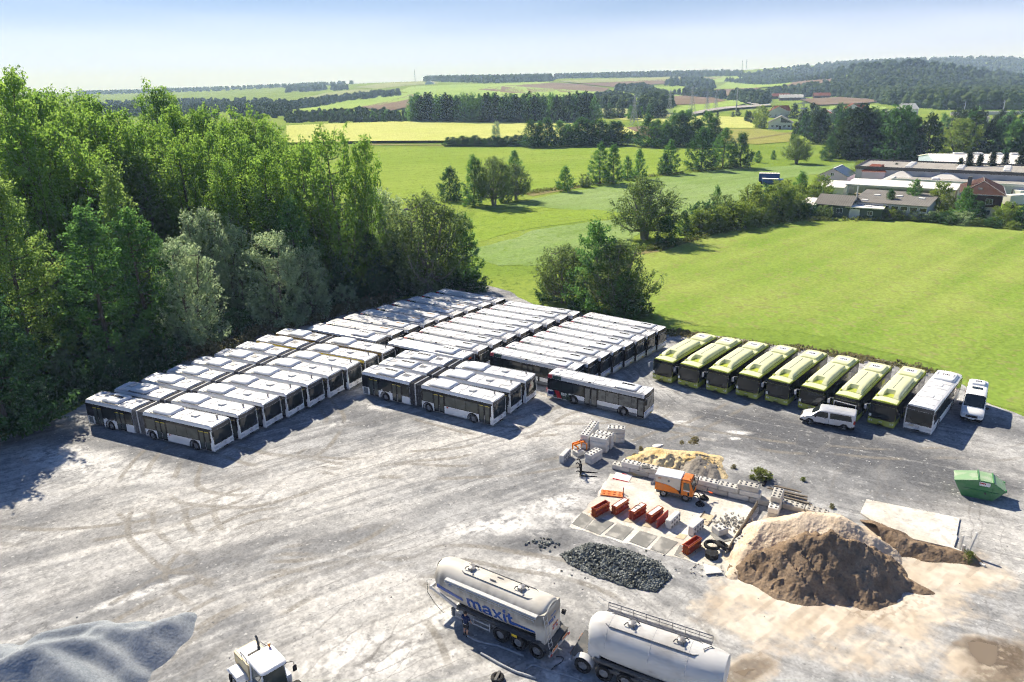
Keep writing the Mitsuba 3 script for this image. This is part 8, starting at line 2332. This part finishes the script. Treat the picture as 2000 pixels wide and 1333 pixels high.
h = House('flat_factory', 108.0, 232.0, -0.60, 'wide factory with flat grey roof, white skylight domes and dark parapet', 'factory')
h.walls(0, 62, 4, 28, 0, 6.6, 'wall_grey')
h.walls(12, 70, -6, 3.98, 0, 4.6, 'wall_grey', 'front_wing')
h.add('roof', box(0.3, 61.7, 4.3, 27.7, 6.4, 6.62), 'roof_felt')
h.add('wing_roof', box(12.2, 69.8, -5.8, 3.9, 4.5, 4.63), 'roof_felt')
h.add('parapet', cat(box(-0.25, 62.25, 3.75, 4.05, 6.2, 7.1), box(-0.25, 62.25, 27.7, 28.0, 6.2, 7.1), box(-0.25, 0.05, 4.05, 27.7, 6.2, 7.1), box(61.9, 62.25, 4.05, 27.7, 6.2, 7.1)), 'sign_dark')
h.add('wing_parapet', cat(box(11.8, 70.2, -6.2, -5.9, 4.3, 4.95), box(11.8, 12.1, -5.9, 4, 4.3, 4.95)), 'wall_white')
for x in (13, 27, 39, 51):
    for y in (10, 14, 18, 22):
        h.add('skylight_dome', pod(x, x + 2.0, y, y + 1.8, 6.6, 7.2, 0.4), 'frame_white')
for x in (22, 34, 46, 58):
    h.add('skylight_dome', pod(x, x + 2.0, -2.5, -0.7, 4.6, 5.2, 0.4), 'frame_white')
for x in np.arange(15, 69, 4.5):
    h.window(x, x + 3.2, 2.0, 3.6, 'front', -6.0)
for j, (x, w_) in enumerate(((3.2, 9), (12.5, 11))):
    h2 = House('pyramid_roof_hall', 114.5 + 6.5 * j * 1.5, 226.0 - 4.0 * j * 1.3, -0.60, ('small hall with pale pyramid roof, left of the two before the factory', 'larger hall with pale pyramid roof, right of the two before the factory')[j], 'hall')
    h2.walls(0, w_, 0, 8, 0, 3.6, 'wall_white')
    h2.add('roof', hull([(a, b, 3.62) for a in (-0.4, w_ + 0.4) for b in (-0.4, 8.4)] + [(w_ * 0.45, 4, 6.2), (w_ * 0.55, 4, 6.2)]), 'roof_pale')
h = House('lilac_tower', 111.5, 233.5, -0.60, 'lilac block with small red roof at the left corner of the factory', 'building')
h.walls(0, 6.5, 0, 7, 0, 5.6, 'wall_lilac')
h.add('roof', hull([(a, b, 5.6) for a in (-0.4, 6.9) for b in (-0.4, 7.4)] + [(2.0, 3.5, 7.6), (4.5, 3.5, 7.6)]), 'roof_red')
h.add('chimney', box(5.2, 5.8, 1.0, 1.6, 6.0, 7.8), 'roof_red')

h = House('white_hall', 149.0, 258.0, -0.30, 'big hall with pale blue cladding and white roof behind the factory', 'hall')
h.walls(0, 60, 0, 30, 0, 4.6, 'wall_blue')
h.gable(0, 60, 0, 30, 4.6, 6.6, 'roof_pale', 'x', 0.3, 'wall_blue', 0.3)
for x in np.arange(8, 58, 6):
    h.add('ridge_light', box(x, x + 3.4, 14.0, 16.0, 6.85, 7.3, 0.1), 'frame_white')
h.add('gutter', box(-0.3, 60.3, -0.45, -0.3, 4.3, 4.55), 'stripe_blue')

h = House('lilac_house', 101.0, 241.5, -0.62, 'lilac house with dark solar panels on its roof near the hedge', 'house')
h.walls(0, 9.0, 0, 12, 0, 3.6, 'wall_lilac')
h.gable(0, 9.0, 0, 12, 3.6, 5.9, 'solar_dark', 'y', 0.3, 'wall_lilac')
h.add('roof_strip', box(4.3, 4.7, -0.4, 12.4, 5.98, 6.1), 'frame_white')
h.window(2.0, 3.2, 1.2, 2.4), h.window(5.2, 6.4, 1.2, 2.4), h.window(3.8, 4.9, 3.6, 4.6)
h = House('flat_hut', 98.5, 229.0, -0.62, 'low pinkish flat roofed hut between the lilac house and the canopy', 'hut')
h.walls(0, 9, 0, 6, 0, 2.5, 'wall_white')
h.add('roof', box(-0.3, 9.3, -0.3, 6.3, 2.52, 2.75), 'roof_pale')
h.add('door', box(1.0, 2.4, -0.04, 0.0, 0, 2.1), 'wall_lilac')
h = House('pale_shed', 93.5, 222.0, -0.62, 'shed with sloping pale roof left of the long canopy', 'shed')
h.walls(0, 7, 0, 8, 0, 2.6, 'wall_white')
h.add('roof', hull([(x, y, z) for x in (-0.3, 7.3) for y, z in ((-0.3, 2.6), (8.3, 3.6), (-0.3, 2.75), (8.3, 3.75))]), 'roof_pale')

for j, (x, y, lab) in enumerate(((84.8, 250.5, 'blue box trailer with white roof beside the hedge, the taller one behind'), (84.0, 244.5, 'low blue trailer with pale top in front of the taller blue one'))):
    k = thing('blue_trailer', lab, 'trailer', 'blue trailers by the hedge')
    xf = place(x, y, 0.0, -0.30)
    hh = (3.4, 2.3)[j]
    part(k, 'box_body', box(0, 6.6, 0, 2.5, 0.9, hh, 0.04), 'blue_tarp', xf=xf)
    part(k, 'roof', box(-0.02, 6.62 if j == 0 else 5.0, -0.02, 2.52, hh + 0.002, hh + 0.10, 0.02), 'roof_pale', xf=xf)
    for w_ in (1.2, 5.2):
        part(k, 'wheel', cat(*[cyl((w_, q, 0.45), (w_, q + 0.25, 0.45), 0.45, 14) for q in (0.05, 2.2)]), 'rubber', xf=xf)
    part(k, 'chassis', box(0.2, 6.4, 0.3, 2.2, 0.55, 0.88), 'dark_steel', xf=xf)
for j, (q, lab) in enumerate((((134.98,192.18), 'white box truck half hidden at the right edge beside the brown house'), ((142.73,200.02), 'white lorry body behind the box truck at the right edge'))):
    k = thing('parked_truck', lab, 'truck', 'white trucks at the right edge')
    xf = place(q[0] - 3, q[1], 0, 0.15)
    part(k, 'box_body', box(0, 7, 0, 2.5, 1.0, 3.5, 0.04), 'wall_white', xf=xf)
    part(k, 'cab', hull([(x, y, z) for x, z in ((7.1, 0.6), (9.0, 0.6), (9.0, 1.5), (8.6, 2.6), (7.1, 2.6)) for y in (0.05, 2.45)]), 'white_paint', xf=xf)
    part(k, 'windscreen', hull([(x, y, z) for x, z in ((9.01, 1.5), (8.62, 2.55), (9.03, 1.52), (8.64, 2.57)) for y in (0.2, 2.3)]), 'screen', xf=xf)
    for w_ in (1.4, 8.0):
        part(k, 'wheel', cat(*[cyl((w_, q_, 0.48), (w_, q_ + 0.28, 0.48), 0.48, 14) for q_ in (0.02, 2.2)]), 'rubber', xf=xf)
    part(k, 'chassis', box(0.1, 8.8, 0.4, 2.1, 0.6, 0.95), 'dark_steel', xf=xf)

# farmhouse, village, barns
h = House('white_farmhouse', *(185.02,537.13), -0.35, 'white gabled farmhouse with grey roof at the end of the yellow field', 'farmhouse')
h.walls(0, 16, 0, 16, 0, 4.4, 'wall_white')
h.gable(0, 16, 0, 16, 4.4, 8.8, 'roof_grey', 'y', 0.6, 'wall_white', 0.3)
h.add('dark_gable', hull([(8, -0.05, 8.3), (8, 0.0, 8.3), (15.5, -0.05, 4.4), (15.5, 0, 4.4), (8, -0.05, 4.6), (8, 0, 4.6)]), 'sign_dark')
for x in (2, 5, 10, 13):
    h.window(x, x + 1.6, 1.4, 3.0)
h.add('door', box(7.2, 8.6, -0.06, 0, 0, 2.4), 'sign_dark')
for j, (q, w_, d, ze, zr, rf, wl_, lab) in enumerate([
    ((224.46,653.72), 16, 10, 5, 9, 'roof_red', 'wall_white', 'white village house with red roof nearest the farmhouse'), ((238.6,676.1), 14, 9, 4, 8, 'roof_red', 'wall_white', 'village house with dull red roof above the farmhouse'),
    ((251.89,624.83), 15, 10, 4, 8, 'roof_red', 'wall_white', 'village house with pale red roof among the first trees'), ((267.02,636.88), 16, 9, 4, 7, 'roof_pale', 'wall_white', 'village house with white roof among the first trees'),
    ((298.3,673.0), 13, 10, 6, 10, 'roof_red', 'wall_white', 'left of two white houses below the bright little field'), ((304.41,670.4), 14, 10, 5, 9, 'roof_red', 'wall_white', 'right of two white houses below the bright little field'),
    ((295.44,616.73), 22, 12, 4, 7, 'roof_grey', 'wall_white', 'long grey roofed house in the village'), ((325.28,622.81), 12, 12, 8, 12, 'roof_pale', 'wall_white', 'white square house with pale pointed roof right in the village'),
    ((285.14,571.83), 8, 7, 8, 10, 'roof_grey', 'wall_white', 'narrow white house half hidden by trees in the village'), ((342.36,551.23), 10, 8, 4, 6, 'roof_pale', 'wall_white', 'small pale hut right before the railway bridge')]):
    h = House('village_house', q[0], q[1], (-0.3, 0.2, -0.5, 0.1)[j % 4], lab, 'house')
    h.walls(0, w_, 0, d, -1, ze, wl_)
    h.gable(0, w_, 0, d, ze, zr, rf, 'x' if j % 2 else 'y', 0.5, wl_, 0.25)
    for x in np.linspace(1.2, w_ - 2.4, max(2, int(w_ // 4))):
        h.window(x, x + 1.2, 1.2, 2.6)
for j, (q, w_, rf, lab) in enumerate([((433.5,1280.2), 36, 'roof_red', 'far barn with reddish roof, left of three'), ((422.3,1185.2), 34, 'roof_pale', 'long far barn with pale roof, middle of three'), ((491.7,1226.2), 24, 'roof_red', 'far open barn with reddish roof, right of three')]):
    h = House('far_barn', q[0], q[1], -0.2, lab, 'barn')
    h.walls(0, w_, 0, 12, -1, 4.5, 'wall_brown')
    h.gable(0, w_, 0, 12, 4.5, 8.5, rf, 'x', 0.8, 'wall_brown', 0.3)
    h.add('door', box(w_ * 0.4, w_ * 0.4 + 4, -0.08, 0.0, -1, 3.6), 'sign_dark')
q = (-236.6,2334.5)
h = House('dome_barn', q[0], q[1], -0.1, 'white arched barn on the ridge left of the middle', 'barn')
h.add('shell', cat(prism([(math.cos(t) * 13, math.sin(t) * 11) for t in np.linspace(0, math.pi, 15)], 0, 22)), 'roof_pale')
h.add('front', prism([(math.cos(t) * 12, math.sin(t) * 10) for t in np.linspace(0, math.pi, 15)], -0.2, -0.02), 'wall_blue')

# railway bridge with its masts
q0, q1 = (336.75,575.98), (398.31,510.88)
k = thing('railway_bridge', 'grey railway bridge behind the tree belt at the right edge', 'bridge')
bx, by = 300.0, 505.0
bl = 160.0
xf = place(bx, by, 0, 0.0)
part(k, 'deck', box(0, bl, 0, 9, 8.4, 9.6), 'concrete', xf=xf)
part(k, 'parapet', cat(box(0, bl, -0.3, -0.02, 9.0, 10.4), box(0, bl, 9.02, 9.3, 9.0, 10.4)), 'wall_white', xf=xf)
for x in np.arange(6, bl, 22):
    part(k, 'pier', box(x, x + 2.2, 1.5, 7.5, -1, 8.38), 'concrete', xf=xf)
for x in (4, 30, 56, 82, 108):
    part(k, 'catenary_mast', cat(box(x - 0.15, x + 0.15, 0.6, 0.9, 9.6, 17.5), box(x - 1.6, x + 0.15, 0.7, 0.8, 16.2, 16.4)), 'wall_grey', xf=xf)
part(k, 'wire', cat(tube([(0, 0.8, 15.6), (bl, 0.8, 15.6)], 0.06, 4), tube([(0, 0.8, 16.8), (bl, 0.8, 16.8)], 0.06, 4)), 'sign_dark', xf=xf)

# power pylons
def pylon(q, h, lab, s=1.0):
    k = thing('power_pylon', lab, 'pylon', 'power pylons across the valley')
    xf = place(q[0], q[1], float(zt(*q)) - 0.5, 0.4)
    b, t, r = 0.11 * h, 0.025 * h, 0.09 * s
    legs, br = [], []
    for sx in (-1, 1):
        for sy in (-1, 1):
            legs.append(tube([(sx * b, sy * b, 0), (sx * t * 1.4, sy * t * 1.4, h * 0.62), (sx * t * 0.4, sy * t * 0.4, h)], r * 1.3, 4))
    zs = [0, 0.16, 0.30, 0.42, 0.52, 0.62, 0.72, 0.84]
    wd = lambda z: b + (t * 1.4 - b) * min(1, z / 0.62) if z < 0.62 else t * 1.4 + (t * 0.4 - t * 1.4) * (z - 0.62) / 0.38
    for z0, z1 in zip(zs, zs[1:]):
        a, c = wd(z0), wd(z1)
        for sx, sy, ex, ey in ((-1, -1, 1, -1), (1, -1, 1, 1), (1, 1, -1, 1), (-1, 1, -1, -1)):
            br.append(tube([(sx * a, sy * a, z0 * h), (ex * c, ey * c, z1 * h)], r * 0.8, 3))
            br.append(tube([(ex * a, ey * a, z0 * h), (sx * c, sy * c, z1 * h)], r * 0.8, 3))
    part(k, 'leg', cat(*legs), 'wall_grey', xf=xf)
    part(k, 'bracing', cat(*br), 'wall_grey', xf=xf)
    for z, w_ in ((0.66, 0.20), (0.80, 0.27), (0.92, 0.16)):
        part(k, 'cross_arm', cat(hull([(-w_ * h, 0, z * h), (w_ * h, 0, z * h), (-t, t, z * h), (t, -t, z * h), (0, 0, z * h + 0.03 * h)])), 'wall_grey', xf=xf)


pylon((100.87,606.31), 24, 'power pylon standing in the stubble right of the straight edged wood', 1.4)
pylon((143.2,673.7), 24, 'power pylon left of the pale field by the far road', 1.3)
pylon((166.5,689.5), 26, 'power pylon before the bend of the far road', 1.3)
pylon((197.1,754.2), 20, 'smaller power pylon behind the far road', 1.3)
pylon((213.2,781.8), 20, 'power pylon right of the smaller one behind the far road', 1.3)
pylon((188.2,485.07), 24, 'power pylon among the dark trees right of the farmhouse', 1.1)
q = (204.0,679.7)
single('mast', tube([(q[0], q[1], float(zt(*q))), (q[0], q[1], float(zt(*q)) + 23)], 0.45, 8), 'wall_grey', 'tall plain mast beside the far road', 'mast')
for j, (q, hh) in enumerate((((895.9,2952.7), 60), ((909.9,2947.4), 62), ((-344.1,2889.8), 44))):
    single('far_mast', tube([(q[0], q[1], float(zt(*q))), (q[0], q[1], float(zt(*q)) + hh)], 1.0, 4), 'wall_grey', ('left of the twin masts on the skyline', 'right of the twin masts on the skyline', 'thin mast on the skyline left of the ridge wood')[j], 'mast')
# dry weeds along the foot of the wood and behind the parked rows
def verge(name, line, n, spread, h0, h1, m, label, seed):
    rng = np.random.default_rng(seed)
    L = np.array(line)
    t = rng.uniform(0, len(L) - 1, n)
    P = np.stack([np.interp(t, np.arange(len(L)), L[:, i]) for i in (0, 1)], 1) + rng.normal(size=(n, 2)) * spread
    B, D_ = [], []
    for x, y in P:
        c = 14
        hgt = rng.uniform(h0, h1)
        z = rng.uniform(0.05, 1, c) * hgt
        B.append(np.stack([x + rng.normal(size=c) * 0.22, y + rng.normal(size=c) * 0.22, z], 1))
        D_.append(np.tile([0, 0, 1.3], (c, 1)))
    single(name, leaves(rng, np.vstack(B), np.vstack(D_), 0.34, 0.9), m, label, 'weeds', None, 'stuff')


verge('verge_weeds', [(-45.41,90.21), (-39.94,91.86), (-35.65,100.17), (-30.75,104.19), (-25.11,110.68), (-20.07,114.96)], 620, 1.0, 0.6, 1.9, 'weed_dry', 'tall dry grass along the edge of the wood behind the bus tails', 41)
verge('verge_weeds', [(22.28,96.38), (24.61,95.58), (29.09,92.56), (37.55,89.27), (44.74,84.59), (50.52,80.04)], 260, 0.6, 0.12, 0.45, 'weed_dry', 'dry grass behind the lime green buses', 42)
verge('verge_weeds', [(-54.89,70.66), (-51.64,74.41), (-49.31,78.58), (-46.73,83.17), (-44.98,89.24)], 500, 1.4, 0.6, 2.0, 'leaf_dark', 'dark rank weeds at the shaded foot of the wood', 43)
verge('verge_weeds', [(24.92,149.14), (31.81,151.55), (40.18,159.36), (54.55,173.23), (72.01,180.42), (96.94,179.24), (116.55,170.29)], 500, 1.0, 0.4, 1.2, 'weed_green', 'rough grass along the ditch and the hedge foot', 44)
verge('verge_weeds', [(4.98,235.72), (16.36,246.26), (27.59,255.16), (44.13,270.01), (63.82,283.0), (92.34,299.86)], 420, 1.0, 0.4, 1.3, 'weed_green', 'rough grass on the edge between the middle fields', 45)

# ------------------------------------------------------------------ haze
scene['haze_air'] = {'type': 'homogeneous', 'albedo': rgb(0.95, 0.95, 0.95), 'sigma_t': rgb(0.000092, 0.000122, 0.000195)}
scene['haze'] = {'type': 'cube', 'to_world': T().translate([0, 3300, 80]).scale([12500, 4400, 95]), 'bsdf': {'type': 'null'}, 'interior': {'type': 'ref', 'id': 'haze_air'}}
labels['haze'] = {'kind': 'stuff'}
scene['camera']['medium'] = {'type': 'ref', 'id': 'haze_air'}
